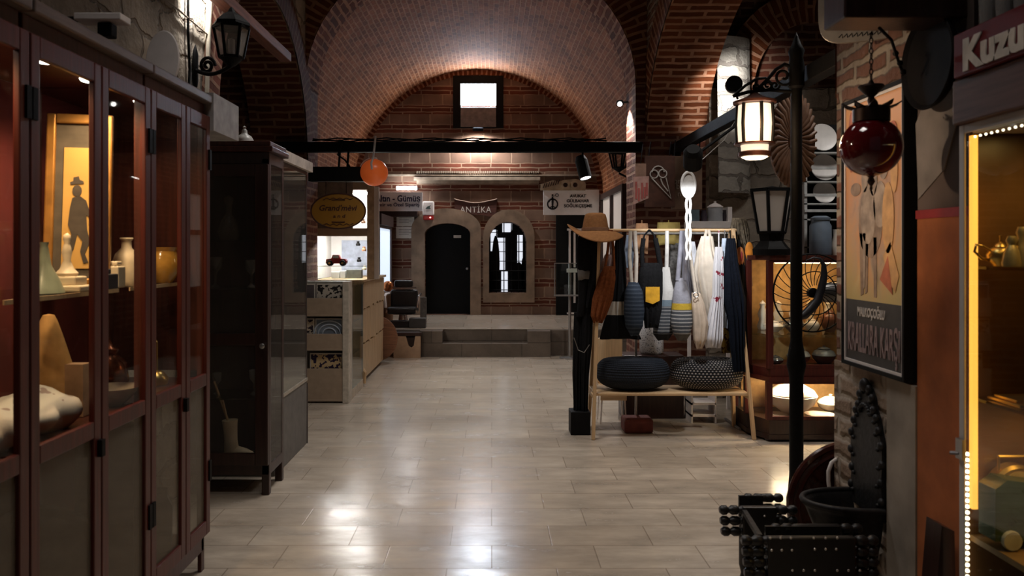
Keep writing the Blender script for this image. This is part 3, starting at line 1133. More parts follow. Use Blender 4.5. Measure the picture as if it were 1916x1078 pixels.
def left_cabinet(label, y0, y1, ym, power, end=False, light_y=None):
    X0, X1 = -1.93, -1.41
    t = thing('display_cabinet', label, 'cabinet', ((X0 + X1) / 2, (y0 + y1) / 2, 0), group='glazed cabinets along the left wall')
    b = MB()
    b.box((X0, y0 + .01, .1), (X1 - .03, y1 - .01, .18)).box((X0, y0 + .01, 2.27), (X1 - .03, y1 - .01, 2.33))
    b.box((X0, y0 + .01, .94), (X1 - .035, y1 - .01, .965))
    for y in (y0 + .01, y1 - .05):
        b.box((X0, y, 0.0), (X0 + .04, y + .04, 2.27))
    for y in (y0, y1 - .045):
        b.box((X1 - .05, y + .002, 0.0), (X1 - .03, y + .043, .18))
    if y0 > 2:
        b.box((X1 - .055, y1 - .04, .18), (X1 - .022, y1 - .004, 2.27))
    b.build('body', MAHOGANY, t, bevel=.003)
    MB().box((X0 - .02, y0 + .01, .1), (X0, y1 - .01, 2.33)).build('back_lining', RED_LINING, t)
    MB().box((X0, y0 + .005, 2.33), (X1 + .012, y1 - .005, 2.372)).build('cornice', CAB_LIT, t, bevel=.006)
    sh = MB().box((X0, y0 + .05, 1.431), (-1.525, y1 - .05, 1.443)).build('shelf', PANE, t)
    MB().box((-1.525, y0 + .05, 1.428), (-1.52, y1 - .05, 1.4435)).build('shelf_edge', WOOD_PALE, sh)
    if end:
        MB().box((X0, y1 - .012, 1.0), (X1 - .04, y1, 2.27)).build('end_panel', MAHOGANY, t)
        MB().box((X0 + .02, y1 + .002, 2.2), (X1 + .015, y1 + .4, 2.39)).build('end_board', mat('greyish painted board', (0.34, 0.32, 0.31), 0.6), t)
    for (a, c, side) in ((y0, ym, 1), (ym, y1, -1)):
        d = MB().frame_x(a + .004, .19, c - .004, 2.268, X1 - .022, X1, .05, .07, .07).box((X1 - .022, a + .054, .93), (X1, c - .054, .99)).build('door', MAHOGANY_LIT, t, bevel=.004)
        MB().box((X1 - .018, a + .054, .99), (X1 - .014, c - .054, 2.198)).build('upper_pane', PANE, d)
        MB().box((X1 - .018, a + .054, .26), (X1 - .014, c - .054, .93)).build('lower_pane', PANE_DARK, d)
        hy = a + .004 if side > 0 else c - .03
        for hz in (.5, 2.05):
            MB().box((X1, hy, hz - .05), (X1 + .008, hy + .026, hz + .05)).build('hinge', IRON, d)
        if side > 0:
            MB().box((X1, c - .035, .86), (X1 + .018, c - .01, .92)).build('lock', IRON, d)
    if light_y is not None:
        for ly in light_y:
            MB().lathe([(0, 2.262), (.05, 2.262), (.055, 2.27)], (-1.56, ly, 0), 20).build('downlight', DOWNLIGHT, t)
            lamp('cabinet_bulb', 'SPOT', (-1.56, ly, 2.25), power, (1.0, 0.66, 0.36), parent=t, target=(-1.66, ly + .1, 1.0), size=.04, angle=140, blend=.8)
    return t


left_cabinet('nearest mahogany glazed cabinet on the left, cut by the photo edge', 1.55, 2.45, 2.02, 22, light_y=[2.3])
left_cabinet('middle mahogany glazed cabinet on the left with the framed picture inside', 2.45, 3.32, 2.9, 26, light_y=[2.82, 3.15])
left_cabinet('farthest mahogany glazed cabinet on the left, beside the dark narrow cabinet', 3.32, 4.02, 3.7, 9, end=True, light_y=[3.62])

# framed picture leaning in the middle cabinet
t = thing('framed_picture', 'gilt framed yellow picture of a dark figure leaning inside the left cabinet', 'picture', (-1.685, 3.25, 1.445), rz=R(14))
GOLD = mat('gilt frame', (0.46, 0.22, 0.055), 0.35, 0.5)
L = lambda m, n, k, **kw: m.build(n, k, t, **kw)
Mt = WM[t.name] @ Matrix.Rotation(R(-6), 4, 'X')
L(MB().box((-.125, -.012, 0), (-.09, .02, .72), Mt).box((.09, -.012, 0), (.125, .02, .72), Mt).box((-.09, -.012, 0), (.09, .02, .04), Mt).box((-.09, -.012, .68), (.09, .02, .72), Mt), 'frame', GOLD, bevel=.006)
L(MB().box((-.09, .004, .04), (.09, .012, .68), Mt), 'mat_board', mat('grey mount', (.1, .08, .06), .8))
L(MB().box((-.058, -.002, .08), (.09, .004, .58), Mt), 'print', mat('yellow print', (.62, .36, .1), .8, var=.1, scale=3))
fg = MB()
u, v, o = Mt.to_3x3() @ Vector((1, 0, 0)), Mt.to_3x3() @ Vector((0, 0, 1)), Mt @ Vector((0, -.003, 0))
fg.prism(circ(-.005, .4, .018, 14, .024), o, u, v, .002)
fg.prism([(-.022, .37), (.004, .38), (.03, .36), (.045, .31), (.06, .33), (.064, .32), (.046, .285), (.032, .3), (.036, .24), (.048, .19), (.03, .14), (.044, .105), (.026, .1), (.012, .15), (.02, .19), (.0, .22), (-.012, .16), (-.032, .12), (-.046, .135), (-.028, .17), (-.022, .22), (-.036, .26), (-.03, .33)], o, u, v, .002)
fg.prism([(-.03, .425), (.02, .43), (.018, .44), (.004, .445), (.0, .46), (-.02, .455), (-.02, .44), (-.032, .435)], o, u, v, .002)
L(fg, 'printed_figure', mat('printed dark tone', (.07, .055, .045), .8))

# things on the cabinet shelf
z = 1.444


def lathe_thing(name, label, cat, prof, loc, m, group=None, seg=24, sx=1, sy=1, smooth=45, rz=0):
    o = MB().lathe(prof, (0, 0, 0), seg, sx=sx, sy=sy).build(name, m, smooth=smooth)
    o.location = loc
    o.rotation_euler = (0, 0, rz)
    return tag(o, label, cat, group)


t = thing('figurine', 'cream figurine on a stepped base in front of the gilt framed picture', 'figurine', (-1.6, 3.02, z))
MB().cbox((-1.6, 3.02, z + .012), (.16, .12, .024)).cbox((-1.6, 3.02, z + .04), (.11, .09, .035)).build('base', WHITE_WARM, t, bevel=.006)
MB().lathe([(.036, 0), (.04, .012), (.024, .03), (.013, .06), (.018, .09), (.013, .115), (.009, .125), (.014, .14), (.012, .155), (0, .165)], (-1.6, 3.02, z + .057), 20).build('statue', WHITE_WARM, t, smooth=50)
lathe_thing('ceramic_bottle', 'cream narrow-necked ceramic bottle on the left cabinet shelf', 'bottle', [(.0, 0), (.055, 0), (.06, .02), (.06, .1), (.045, .14), (.022, .165), (.02, .195), (.028, .205), (.026, .21), (.0, .205)], (-1.585, 3.48, z), WHITE_WARM)
tag(MB().cbox((-1.57, 3.33, z + .045), (.07, .07, .09)).cbox((-1.57, 3.33, z + .1), (.05, .05, .02)).build('trinket_box', WHITE_WARM, bevel=.006), 'small cream lidded box beside the narrow-necked bottle', 'box')
tag(MB().cbox((-1.55, 3.22, z + .03), (.06, .09, .06)).cbox((-1.55, 3.22, z + .07), (.03, .03, .02)).build('ink_box', mat('dark blue tin', (.03, .035, .045), .4), bevel=.004), 'dark tin box next to the small cream lidded box', 'box')
lathe_thing('glass_goblet', 'tall dark red glass goblet behind the cream bottle', 'goblet', [(.0, 0), (.045, 0), (.01, .02), (.01, .2), (.05, .26), (.06, .38), (.055, .38), (.045, .27), (0, .22)], (-1.8, 3.52, z), mat('wine red glass', (.16, .01, .015), .1, spec=.8))
lathe_thing('amber_cup', 'round amber glass cup on the shelf of the farthest left cabinet', 'cup', [(.0, 0), (.04, 0), (.075, .05), (.08, .1), (.06, .15), (.07, .17), (.062, .17), (.05, .14), (.0, .03)], (-1.57, 3.83, z), mat('amber glass', (.5, .26, .05), .12, spec=.8))
lathe_thing('shell_vase', 'pale triangular vase partly behind the cabinet stile left of the figurine', 'vase', [(.0, 0), (.07, 0), (.05, .05), (.024, .1), (.013, .17), (.016, .185), (.0, .18)], (-1.63, 2.92, z), mat('pale green ceramic', (.22, .25, .19), .3))
tag(MB().box((-1.88, 2.32, z), (-1.6, 2.36, z + .32)).build('paper_sheet', PAPER, bevel=.002), 'pale sheet standing on the shelf at the left photo edge', 'paper')

# lower deck of the display part
z = .966
lathe_thing('bell_vase', 'tan bell-shaped vessel behind the folded grey cloth in the left cabinet', 'vessel', [(0, 0), (.13, 0), (.12, .05), (.085, .18), (.05, .3), (.03, .36), (.02, .38), (0, .385)], (-1.73, 3.13, z), mat('tan felt', (.5, .27, .1), .9))
mb = MB()
mb.grid(lambda u, v: Vector((-1.62 + (.14 + .02 * math.sin(7 * v * PI)) * math.cos(2 * PI * u), 2.35 + .55 * v, z + .065 + (.06 + .012 * math.sin(5 * u * 2 * PI) + .02 * math.sin(v * 9)) * math.sin(2 * PI * u))), 28, 16, close_u=True)
bmesh.ops.holes_fill(mb.bm, edges=[e for e in mb.bm.edges if len(e.link_faces) == 1])
tag(mb.build('folded_cloth', spots('floral white cloth', (.55, .5, .46), (.3, .22, .2), 9, .36, kind='noise'), smooth=70), 'folded white printed cloth lying in the left cabinet', 'cloth')
tag(MB().box((-1.8, 3.14, z), (-1.69, 3.17, z + .3)).build('dark_book', CLOTH_BLACK, bevel=.004), 'dark upright book beside the tan bell-shaped vessel', 'book')
tag(MB().box((-1.62, 3.04, z), (-1.55, 3.1, z + .2)).build('price_card', mat('tan card', (.5, .3, .18), .8), bevel=.002), 'small tan card standing in front of the dark book', 'card')
lathe_thing('glass_bowl', 'low clear glass bowl at the front of the middle left cabinet', 'bowl', [(0, 0), (.05, 0), (.06, .01), (.11, .06), (.115, .075), (.105, .07), (.05, .02), (0, .015)], (-1.56, 3.28, z), mat('milky glass', (.3, .24, .19), .1, spec=.8))
lathe_thing('copper_jar', 'dark copper jar behind the clear glass bowl', 'jar', [(0, 0), (.06, 0), (.09, .06), (.08, .14), (.04, .18), (.05, .2), (.03, .21), (.01, .25), (0, .25)], (-1.68, 3.5, z), mat('dark copper', (.2, .06, .03), .25, .9))
t = thing('oil_lamp', 'tiny brass lamp with a thin stem in the farthest left cabinet', 'lamp', (-1.58, 3.78, z))
MB().lathe([(0, 0), (.05, 0), (.055, .03), (.03, .06), (.02, .065), (0, .07)], (-1.58, 3.78, z), 18).build('bowl', BRASS, t, smooth=50)
MB().lathe([(.006, .06), (.006, .2), (0, .21)], (-1.58, 3.78, z), 8).build('stem', BRASS, t)
# pale shapes behind the smoky lower panes
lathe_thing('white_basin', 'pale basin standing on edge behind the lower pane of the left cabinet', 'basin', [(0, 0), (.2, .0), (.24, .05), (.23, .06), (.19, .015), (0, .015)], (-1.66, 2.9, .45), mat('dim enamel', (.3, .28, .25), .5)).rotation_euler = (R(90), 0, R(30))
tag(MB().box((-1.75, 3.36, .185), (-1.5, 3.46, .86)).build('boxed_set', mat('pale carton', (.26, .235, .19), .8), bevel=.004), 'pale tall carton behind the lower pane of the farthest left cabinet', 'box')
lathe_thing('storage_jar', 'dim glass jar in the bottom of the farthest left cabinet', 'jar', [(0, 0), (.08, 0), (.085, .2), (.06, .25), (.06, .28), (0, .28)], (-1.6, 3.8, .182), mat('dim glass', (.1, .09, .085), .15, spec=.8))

# on top of the cabinets
o = MB().lathe([(0, -.012), (.15, -.012), (.16, .0), (.15, .012), (0, .02)], (0, 0, 0), 32, sx=.5, sy=1.0).build('oval_platter', WHITE, smooth=40)
o.matrix_world = Matrix.Translation((-1.62, 3.95, 2.533)) @ Matrix.Rotation(R(8), 4, 'Z') @ Matrix.Rotation(R(80), 4, 'X')
tag(o, 'white oval platter standing on top of the left cabinets', 'platter')
t = thing('floodlight', 'small floodlight with a white face plate above the left cabinets', 'floodlight', P(192, 36, 3.45))
a = P(192, 36, 3.45)
MB().cbox(a, (.2, .1, .03), None).build('face_plate', WHITE, t, bevel=.004)
MB().cbox(a + Vector((.02, .0, -.05)), (.06, .06, .06)).build('housing', BLACK, t, bevel=.006)
lamp('flood_bulb', 'SPOT', a + Vector((.1, 0, -.07)), 210, (1.0, .76, .54), parent=t, target=(1.68, 3.5, 1.95), size=.05, angle=27, blend=.9)
MB().tube([a + Vector((-.02, 0, 0)), (-2.05, 3.45, a.z)], .012, 6).build('arm', IRON, t)

# ------------------------------------------------------------------ wall lantern on a scroll bracket
t = thing('wall_lantern', 'black hexagonal lantern on a scroll bracket fixed to the left stone wall', 'lantern', (-1.72, 5.3, 2.8))
c = P(433, 108, 5.3)
zb, zt = c.z, P(433, 52, 5.3).z
rb, rt = .075, .112
fr = MB()
gl = MB()
for k in range(6):
    a0, a1 = PI / 3 * k + .3, PI / 3 * (k + 1) + .3
    p0, p1 = Vector((c.x + rb * math.cos(a0), c.y + rb * math.sin(a0), zb)), Vector((c.x + rt * math.cos(a0), c.y + rt * math.sin(a0), zt))
    q0, q1 = Vector((c.x + rb * math.cos(a1), c.y + rb * math.sin(a1), zb)), Vector((c.x + rt * math.cos(a1), c.y + rt * math.sin(a1), zt))
    fr.bar(p0, p1, .016, .016)
    fr.bar(p1, q1, .018, .018)
    fr.bar(p0, q0, .016, .016)
    f = gl.bm.faces.new([gl.bm.verts.new(x) for x in (p0, q0, q1, p1)])
fr.build('frame', IRON, t)
gl.build('glass', glass('lantern pane', (.8, .82, .85), 1.2, .06, haze=.3), t)  # pale haze stands in for white reflections in the panes
MB().lathe([(0, zt + .01), (.125, zt + .012), (.12, zt + .03), (.07, zt + .075), (.03, zt + .1), (.012, zt + .13), (0, zt + .14)], (c.x, c.y, 0), 6).build('roof', IRON, t)
MB().lathe([(.012, zb - .06), (.03, zb - .05), (.05, zb - .03), (.08, zb), (.0, zb)], (c.x, c.y, 0), 12).build('cup', IRON, t, smooth=40)
MB().lathe([(0, zb), (.02, zb), (.022, zb + .12), (0, zb + .13)], (c.x, c.y, 0), 12).build('bulb_socket', WHITE, t)
br = MB()
w0 = Vector((-2.03, 5.46, c.z - .04))
br.tube([w0.lerp(c + Vector((0, 0, -.05)), s) + Vector((0, 0, -.045 * math.sin(PI * s))) for s in [i / 14 for i in range(15)]], .014, 8)
sp = []
for i in range(26):
    a = i / 25 * 3.6 * PI
    r = .06 * (1 - i / 30)
    sp.append(w0 + Vector((.1 + r * math.cos(a) * .9, -.02, .02 + r * math.sin(a))))
br.tube(sp, .012, 8)
br.build('scroll_bracket', IRON, t, smooth=60)
MB().lathe([(0, -.13), (.02, -.12), (.03, -.08), (.03, .1), (.02, .13), (.008, .16), (0, .17)], w0 + Vector((.012, 0, 0)), 12, sx=.6).build('wall_plate', IRON, t, smooth=50)

PANE_NARROW = glass('dark cabinet pane', (0.8, 0.79, 0.77), 0.6, haze=0.035, haze_col=(0.5, 0.48, 0.45))
# ------------------------------------------------------------------ dark narrow cabinet with a boot inside
x0, x1, y0, y1 = -2.03, -1.452, 5.2, 5.6
t = thing('glass_cabinet', 'tall almost black narrow cabinet standing across the left side of the aisle', 'cabinet', ((x0 + x1) / 2, (y0 + y1) / 2, 0))
b = MB()
for x in (x0, x1 - .05):
    for y in (y0 + .03, y1 - .05):
        b.box((x, y, 0), (x + .05, y + .05, 2.2))
b.box((x0, y0 + .03, .13), (x1, y1, .2)).box((x0, y0 + .03, 2.16), (x1, y1, 2.24)).box((x0 + .05, y1 - .012, .2), (x1 - .05, y1, 2.16))
b.build('carcass', WOOD_DARK, t, bevel=.005)
MB().box((x0 - .005, y0 - .01, 2.24), (x1 + .03, y1 + .02, 2.275)).box((x0, y0 + .0, 2.275), (x1 + .015, y1 + .01, 2.31)).build('cornice', MAHOGANY, t, bevel=.006)
d = MB().frame(x0 + .03, .2, x1 - .0, 2.16, y0, y0 + .03, .085, .08, .08).box((x0 + .1, y0, .98), (x1 - .085, y0 + .03, 1.06)).build('door', WOOD_DARK, t, bevel=.005)
MB().box((x0 + .11, y0 + .012, 1.06), (x1 - .085, y0 + .016, 2.08)).build('upper_pane', PANE_NARROW, d)
MB().box((x0 + .11, y0 + .012, .28), (x1 - .085, y0 + .016, .98)).build('lower_pane', PANE_NARROW, d)
MB().lathe([(0, 0), (.01, 0), (.012, .02), (.018, .03), (0, .042)], (x1 - .03, y0, .98), 12, Matrix.Rotation(R(90), 4, 'X')).build('knob', STEEL, d, smooth=50)
MB().box((x1 - .006, y0 + .08, .2), (x1 - .002, y1 - .05, 2.16)).build('side_pane', PANE_NARROW, t)
for k, zz in enumerate((1.34, 1.66, .62)):
    MB().box((x0 + .05, y0 + .04, zz), (x1 - .05, y1 - .015, zz + .012)).build('shelf', glass('cabinet shelf glass', (.7, .72, .7), 1.2), t)
# boot
t = thing('boot', 'cream ceramic boot holding two sticks at the bottom of the dark narrow cabinet', 'boot', (-1.72, 5.38, .2))
bt = MB()
pts = [((-1.745, 5.38, .205), .04), ((-1.745, 5.38, .25), .05), ((-1.75, 5.38, .32), .043), ((-1.755, 5.38, .42), .047), ((-1.757, 5.38, .46), .052)]
bt.tube([p for p, r in pts], [r for p, r in pts], 16)
bt.tube([(-1.78, 5.38, .235), (-1.72, 5.38, .245), (-1.65, 5.38, .232), (-1.61, 5.38, .222), (-1.59, 5.38, .218)], [.03, .045, .036, .026, .01], 14)
bt.build('shoe_body', WHITE_WARM, t, smooth=60)
st = MB()
st.tube([(-1.75, 5.38, .4), (-1.86, 5.37, .72)], .008, 6).tube([(-1.76, 5.38, .4), (-1.8, 5.36, .6)], .007, 6)
st.build('sticks', WOOD_PALE, t)
t2 = lathe_thing('glass_decanter', 'dim glass decanter on the top shelf of the dark narrow cabinet', 'decanter', [(0, 0), (.06, 0), (.075, .05), (.05, .13), (.02, .17), (.02, .23), (.03, .25), (.03, .28), (0, .3)], (-1.77, 5.4, 1.673), glass('clear grey glass', (.75, .75, .75), 2.0, .05, haze=.12))
for k, (xx, zz, s) in enumerate(((-1.62, 1.353, .9), (-1.86, 1.353, 1.0), (-1.6, .633, .8), (-1.85, .633, .7))):
    o = MB().lathe([(0, 0), (.035, 0), (.008, .02), (.008, .09), (.04, .13), (.045, .2), (.04, .2), (.0, .11)], (0, 0, 0), 16).build('stem_glass', bpy.data.materials['clear grey glass'], smooth=45)
    o.location = (xx, 5.4, zz)
    o.scale = (s, s, s)
    tag(o, ('right-hand glass on the middle shelf of the dark narrow cabinet', 'left-hand glass on the middle shelf of the dark narrow cabinet', 'right-hand glass on the low shelf of the dark narrow cabinet', 'left-hand glass on the low shelf of the dark narrow cabinet')[k], 'glass', 'stem glasses in the dark cabinet')
lathe_thing('glass_dome', 'small white domed glass shade standing on top of the dark narrow cabinet', 'glass dome', [(0, 0), (.068, 0), (.066, .012), (.06, .022), (.06, .03), (.045, .055), (.022, .07), (.018, .082), (.018, .095), (.008, .105), (.012, .118), (0, .126)], (-1.665, 5.4, 2.311), mat('milk glass shade', (.5, .5, .48), .35))

# ------------------------------------------------------------------ tall glass case beyond it
x0, x1, y0, y1 = -2.02, -1.53, 5.66, 6.64
t = thing('glass_case', 'tall glass display case on a grey base beyond the dark narrow cabinet', 'display case', ((x0 + x1) / 2, (y0 + y1) / 2, 0))
MB().box((x0, y0, 0), (x1, y1, .52)).build('base', GREYBOARD, t, bevel=.004)
MB().box((x0, y0, .52), (x1 + .005, y1 + .005, .545)).build('deck', mat('pale deck', (.42, .37, .3), .5), t)
f = MB()
for (x, y) in ((x1 - .02, y0), (x1 - .02, y1 - .02), (x0, y1 - .02)):
    f.box((x, y, .545), (x + .02, y + .02, 2.22))
f.box((x1 - .03, y1 - .005, 0), (x1 + .005, y1 + .012, .5))
f.build('frame', WOOD_DARK, t)
MB().box((x1 - .006, y0 + .02, .545), (x1 - .002, y1 - .02, 2.22)).build('side_pane', glass('hazed side pane', (.8, .8, .77), .8, haze=.04), t)  # haze in the pane stands in for dim reflections
MB().box((x0 + .02, y1 - .008, .545), (x1 - .02, y1 - .004, 2.22)).build('end_pane', glass('darkened end pane', (.35, .34, .32), .6, haze=.05), t)  # dark tint dims the brick seen through it, haze stands in for reflections
MB().box((x0, y0, .99), (x1 - .01, y1 - .01, 1.0)).build('shelf', PANE, t)
MB().box((x0, y0, 2.22), (x1 + .0, y1 + .0, 2.25)).build('top', WOOD_DARK, t)
MB().box((x1 - .05, y0 - .02, 2.25), (x1 + .03, y1 + .08, 2.33)).build('cornice', mat('pale weathered plank', (.5, .43, .37), .7, bump=.5, scale=12), t)
for k, (yy, zz, h) in enumerate(((5.85, 1.0, .12), (6.3, 1.0, .16), (6.1, .545, .2))):
    lathe_thing('glass_vase', ('squat glass vase near the front of the tall glass case', 'taller glass vase at the far end of the tall glass case', 'low glass vase on the deck of the tall glass case')[k], 'vase', [(0, 0), (.05, 0), (.07, h * .4), (.03, h * .8), (.045, h), (.035, h), (0, h * .3)], (-1.68, yy, zz), bpy.data.materials['clear grey glass'], group='vases in the tall glass case')
tag(MB().box((-1.98, 6.0, 1.0), (-1.8, 6.35, 1.14)).build('pale_box', mat('pale box', (.5, .44, .36), .7), bevel=.004), 'pale carton lying on the shelf of the tall glass case', 'box')

# ================================================================== LEFT SHOP FRONT
zy = lambda y, Y: EYE - (y - VY) * Y / F
xp = lambda x, Y: (x - VX) * Y / F
Y = 8.38
x0, x1 = xp(566, Y), xp(641, Y)
t = thing('print_rack', 'beige tiered rack of framed prints in front of the left pier', 'rack', ((x0 + x1) / 2, 8.45, 0))
for (ya, yb, n) in ((558, 592, 0), (625, 656, 1), (690, 751, 2)):
    p = MB().box((x0, Y + .0, zy(yb, Y)), (x1, Y + .018, zy(ya, Y))).build('panel', BEIGE, t, bevel=.003)
    MB().box((x0, Y - .006, zy(yb, Y) + .0), (x1, Y + .0, zy(yb, Y) + .02)).build('lip', BEIGE, p)
for yy in (592, 656, 750):
    MB().box((x0, Y + .018, zy(yy, Y)), (x1, Y + .2, zy(yy, Y) + .016)).build('shelf', BEIGE, t)
MB().box((x1, Y - .01, 0), (x1 + .065, Y + .2, zy(527, Y))).build('side_panel', mat('scuffed cream board', (.52, .46, .38), .7, var=.2, scale=20), t, bevel=.004)
MB().box((x0, Y + .2, .02), (x1, Y + .215, zy(527, Y))).build('back_panel', GREYBOARD, t)
MB().box((x0, Y + .06, zy(532, Y)), (x1 + .02, Y + .2, zy(527, Y))).build('top', mat('grey green top', (.3, .29, .25), .6), t)
sp1 = spots('black and white scrawl', (.5, .45, .38), (.02, .018, .018), 26, .49, kind='noise')
sp2 = spots('rust and white print', (.5, .42, .32), (.03, .02, .03), 34, .5, kind='noise')


def print_on_rack(px0, px1, ya, yb, m, label):
    a, b = P(px0, ya, Y + .05), P(px1, yb, Y + .05)
    tt = thing('art_print', label, 'print', ((a.x + b.x) / 2, Y + .06, b.z - .06), group='prints on the beige rack')
    MB().box((a.x, Y + .05, b.z - .06), (b.x, Y + .062, a.z)).build('mount', PAPER, tt)
    MB().box((a.x + .012, Y + .046, b.z - .05), (b.x - .012, Y + .05, a.z - .012)).build('picture', m, tt)
    return tt


print_on_rack(592, 648, 531, 558, sp1, 'black and white brush-stroke print on the top tier of the beige rack')
print_on_rack(568, 590, 531, 558, mat('dim photo', (.09, .075, .08), .6), 'dim small print left of the brush-stroke print')
tt = print_on_rack(590, 641, 596, 625, mat('blue grey print', (.17, .2, .24), .6), 'blue print with pale arcs on the middle tier of the beige rack')
a = P(616, 625, Y + .044)
arc = MB()
for r in (.06, .1, .14):
    arc.tube([a + Vector((r * 1.15 * math.cos(PI * i / 16), 0, r * math.sin(PI * i / 16))) for i in range(17)], .008, 5)
arc.build('arcs', mat('pale blue ink', (.4, .45, .52), .7), tt)
print_on_rack(566, 588, 596, 625, sp2, 'small black and white print beside the blue arc print')
print_on_rack(580, 641, 661, 690, spots('graffiti print tone', (.55, .4, .22), (.03, .02, .05), 22, .5, kind='noise'), 'graffiti-style print on the lowest tier of the beige rack')

# narrow glass counter
t = thing('glass_counter', 'narrow glass counter between the print rack and the pale wooden counter', 'counter', (-1.78, 9.0, 0))
MB().box((-2.0, 8.62, 0), (-1.5, 9.36, .1)).build('base', mat('cream plinth', (.5, .42, .32), .6), t, bevel=.004)
MB().box((-2.0, 8.62, 1.2), (-1.49, 9.36, 1.22)).build('top', PANE_THIN, t)
MB().box((-1.506, 8.64, .1), (-1.5, 9.34, 1.2)).build('side_pane', PANE_THIN, t)
MB().box((-1.99, 8.63, .1), (-1.52, 8.636, 1.2)).build('front_pane', PANE_THIN, t)
for yy in (8.62, 9.34):
    MB().box((-1.52, yy, .1), (-1.5, yy + .02, 1.2)).build('post', STEEL, t)
for zz in (.45, .8):
    MB().box((-1.99, 8.65, zz), (-1.53, 9.33, zz + .008)).build('shelf', PANE_THIN, t)

# long wooden counter
t = thing('wooden_counter', 'long pale wooden counter clad with upright boards on the left', 'counter', (-1.8, 10.4, 0))
MB().box((-2.1, 9.42, .06), (-1.56, 11.36, 1.22)).build('carcass', WOOD_MID, t)
MB().box((-2.1, 9.405, 1.22), (-1.5, 11.4, 1.25)).build('top', WOOD_CLAD, t, bevel=.004)
random.seed(3)
for (za, zb, off) in ((.9, 1.22, .0), (.48, .9, .008), (.05, .48, .014)):
    cl = MB()
    n = 16
    for k in range(n):
        ya = 9.42 + k * 1.94 / n
        cl.box((-1.56, ya + .003, za + random.uniform(-.02, .02) * (za > .1)), (-1.525 - off, ya + 1.94 / n - .003, zb - .01))
    cl.build('board_row', WOOD_CLAD, t)
MB().box((-2.1, 9.405, .05), (-1.53, 9.42, 1.22)).build('end_panel', WOOD_PALE, t)
MB().tube([(-1.5, 9.44, .03), (-1.49, 9.43, .16), (-1.52, 9.44, .2)], .02, 6).build('corner_foot', WOOD_PALE, t)

# lit display kiosk with a toy car on the counter
KY = 9.62
kx0, kx1 = xp(590, KY), xp(697, KY)
t = thing('display_kiosk', 'brightly lit white kiosk with shelves behind the oval sign', 'display case', ((kx0 + kx1) / 2, KY + .4, 1.25))
KW = mat('white kiosk lining', (.75, .73, .7), .6, var=.04)
MB().box((kx0, KY + .95, 1.25), (kx1 - .125, KY + .97, 2.35)).build('back_panel', KW, t)
MB().box((kx0 - .02, KY, 1.25), (kx0, KY + .97, 2.35)).build('side_panel', KW, t)
MB().box((kx0, KY - .01, zy(442, KY)), (xp(688, KY), KY + .02, zy(427, KY))).build('header', BEIGE, t, bevel=.003)
MB().box((xp(687, KY), KY - .012, 1.25), (xp(700, KY), KY + .05, 2.4)).build('post', mat('tan post', (.45, .33, .22), .6), t, bevel=.003)
MB().box((xp(700, KY), KY, 1.25), (xp(709, KY), KY + .04, 2.36)).build('white_post', WHITE, t, bevel=.003)
MB().box((kx0, KY, zy(427, KY)), (xp(660, KY), KY + .02, zy(340, KY))).build('upper_board', mat('brown grey boards', (.2, .155, .125), .7), t)
MB().box((xp(660, KY), KY, zy(355, KY)), (kx1, KY + .02, zy(340, KY))).build('upper_rail', BEIGE, t)
MB().box((kx0, KY + .02, 2.33), (kx1 - .1, KY + .95, 2.36)).build('roof', KW, t)
MB().box((kx0, KY + .02, 1.4), (kx1 - .06, KY + .5, 1.406)).build('shelf', PANE_THIN, t)
MB().box((kx0, KY + .04, zy(427, KY) - .02), (kx1 - .08, KY + .94, zy(427, KY))).build('ceiling_board', KW, t)
MB().box((kx0 + .1, KY + .2, zy(427, KY) - .035), (kx1 - .2, KY + .26, zy(427, KY) - .021)).build('light_strip', glow('kiosk strip', (1, .97, .93), 190), t)
MB().box((kx0 + .3, KY + .5, 2.31), (kx1 - .1, KY + .6, 2.328)).build('light_strip', bpy.data.materials['kiosk strip'], t)
MB().box((xp(612, KY), KY + .93, zy(520, KY)), (xp(672, KY), KY + .948, zy(448, KY))).build('blue_panel', mat('grey blue panel', (.35, .4, .5), .5), t)
for k, (pa, pb, ya, yb) in enumerate(((620, 635, 512, 524), (636, 646, 510, 524), (648, 676, 508, 524))):
    a, b = P(pa, ya, KY + .3), P(pb, yb, KY + .3)
    tag(MB().box((a.x, KY + .3, 1.251), (b.x, KY + .42, 1.251 + a.z - b.z)).build('gift_box', (KW, KW, mat('grey case', (.14, .15, .14), .4))[k], bevel=.004),
        ('left white gift box under the toy car', 'right white gift box under the toy car', 'grey case beside the white gift boxes under the toy car')[k], 'box', 'boxes in the lit kiosk')
t = thing('toy_car', 'red vintage toy car on the glass shelf of the lit kiosk', 'toy car', P(630, 499, KY + .12))
c = P(630, 499, KY + .12)
c.z = 1.407
CARM = mat('dark red enamel', (.2, .02, .02), .25, spec=.7)
prof = [(-.125, .03), (.125, .03), (.13, .06), (.11, .085), (.05, .09), (.03, .135), (-.04, .135), (-.06, .09), (-.12, .08)]
MB().prism(prof, c + Vector((0, .04, 0)), (1, 0, 0), (0, 0, 1), .08).build('car_body', CARM, t, bevel=.008)
for dx in (-.078, .078):
    for dy in (-.045, .04):
        wh = MB().lathe([(0, -.008), (.033, -.008), (.036, 0), (.033, .008), (0, .008)], c + Vector((dx, dy, .036)), 16, Matrix.Rotation(R(90), 4, 'X')).build('wheel', BLACK, t, smooth=40)
        if dy < 0:
            MB().lathe([(0, -.004), (.014, -.004), (.014, .004), (0, .004)], c + Vector((dx, dy - .009, .036)), 12, Matrix.Rotation(R(90), 4, 'X')).build('hub_cap', BRASS, wh)
MB().box(c + Vector((-.04, -.041, .095)), c + Vector((.03, -.0405, .128))).build('car_window', mat('car glass', (.3, .33, .35), .1), t)
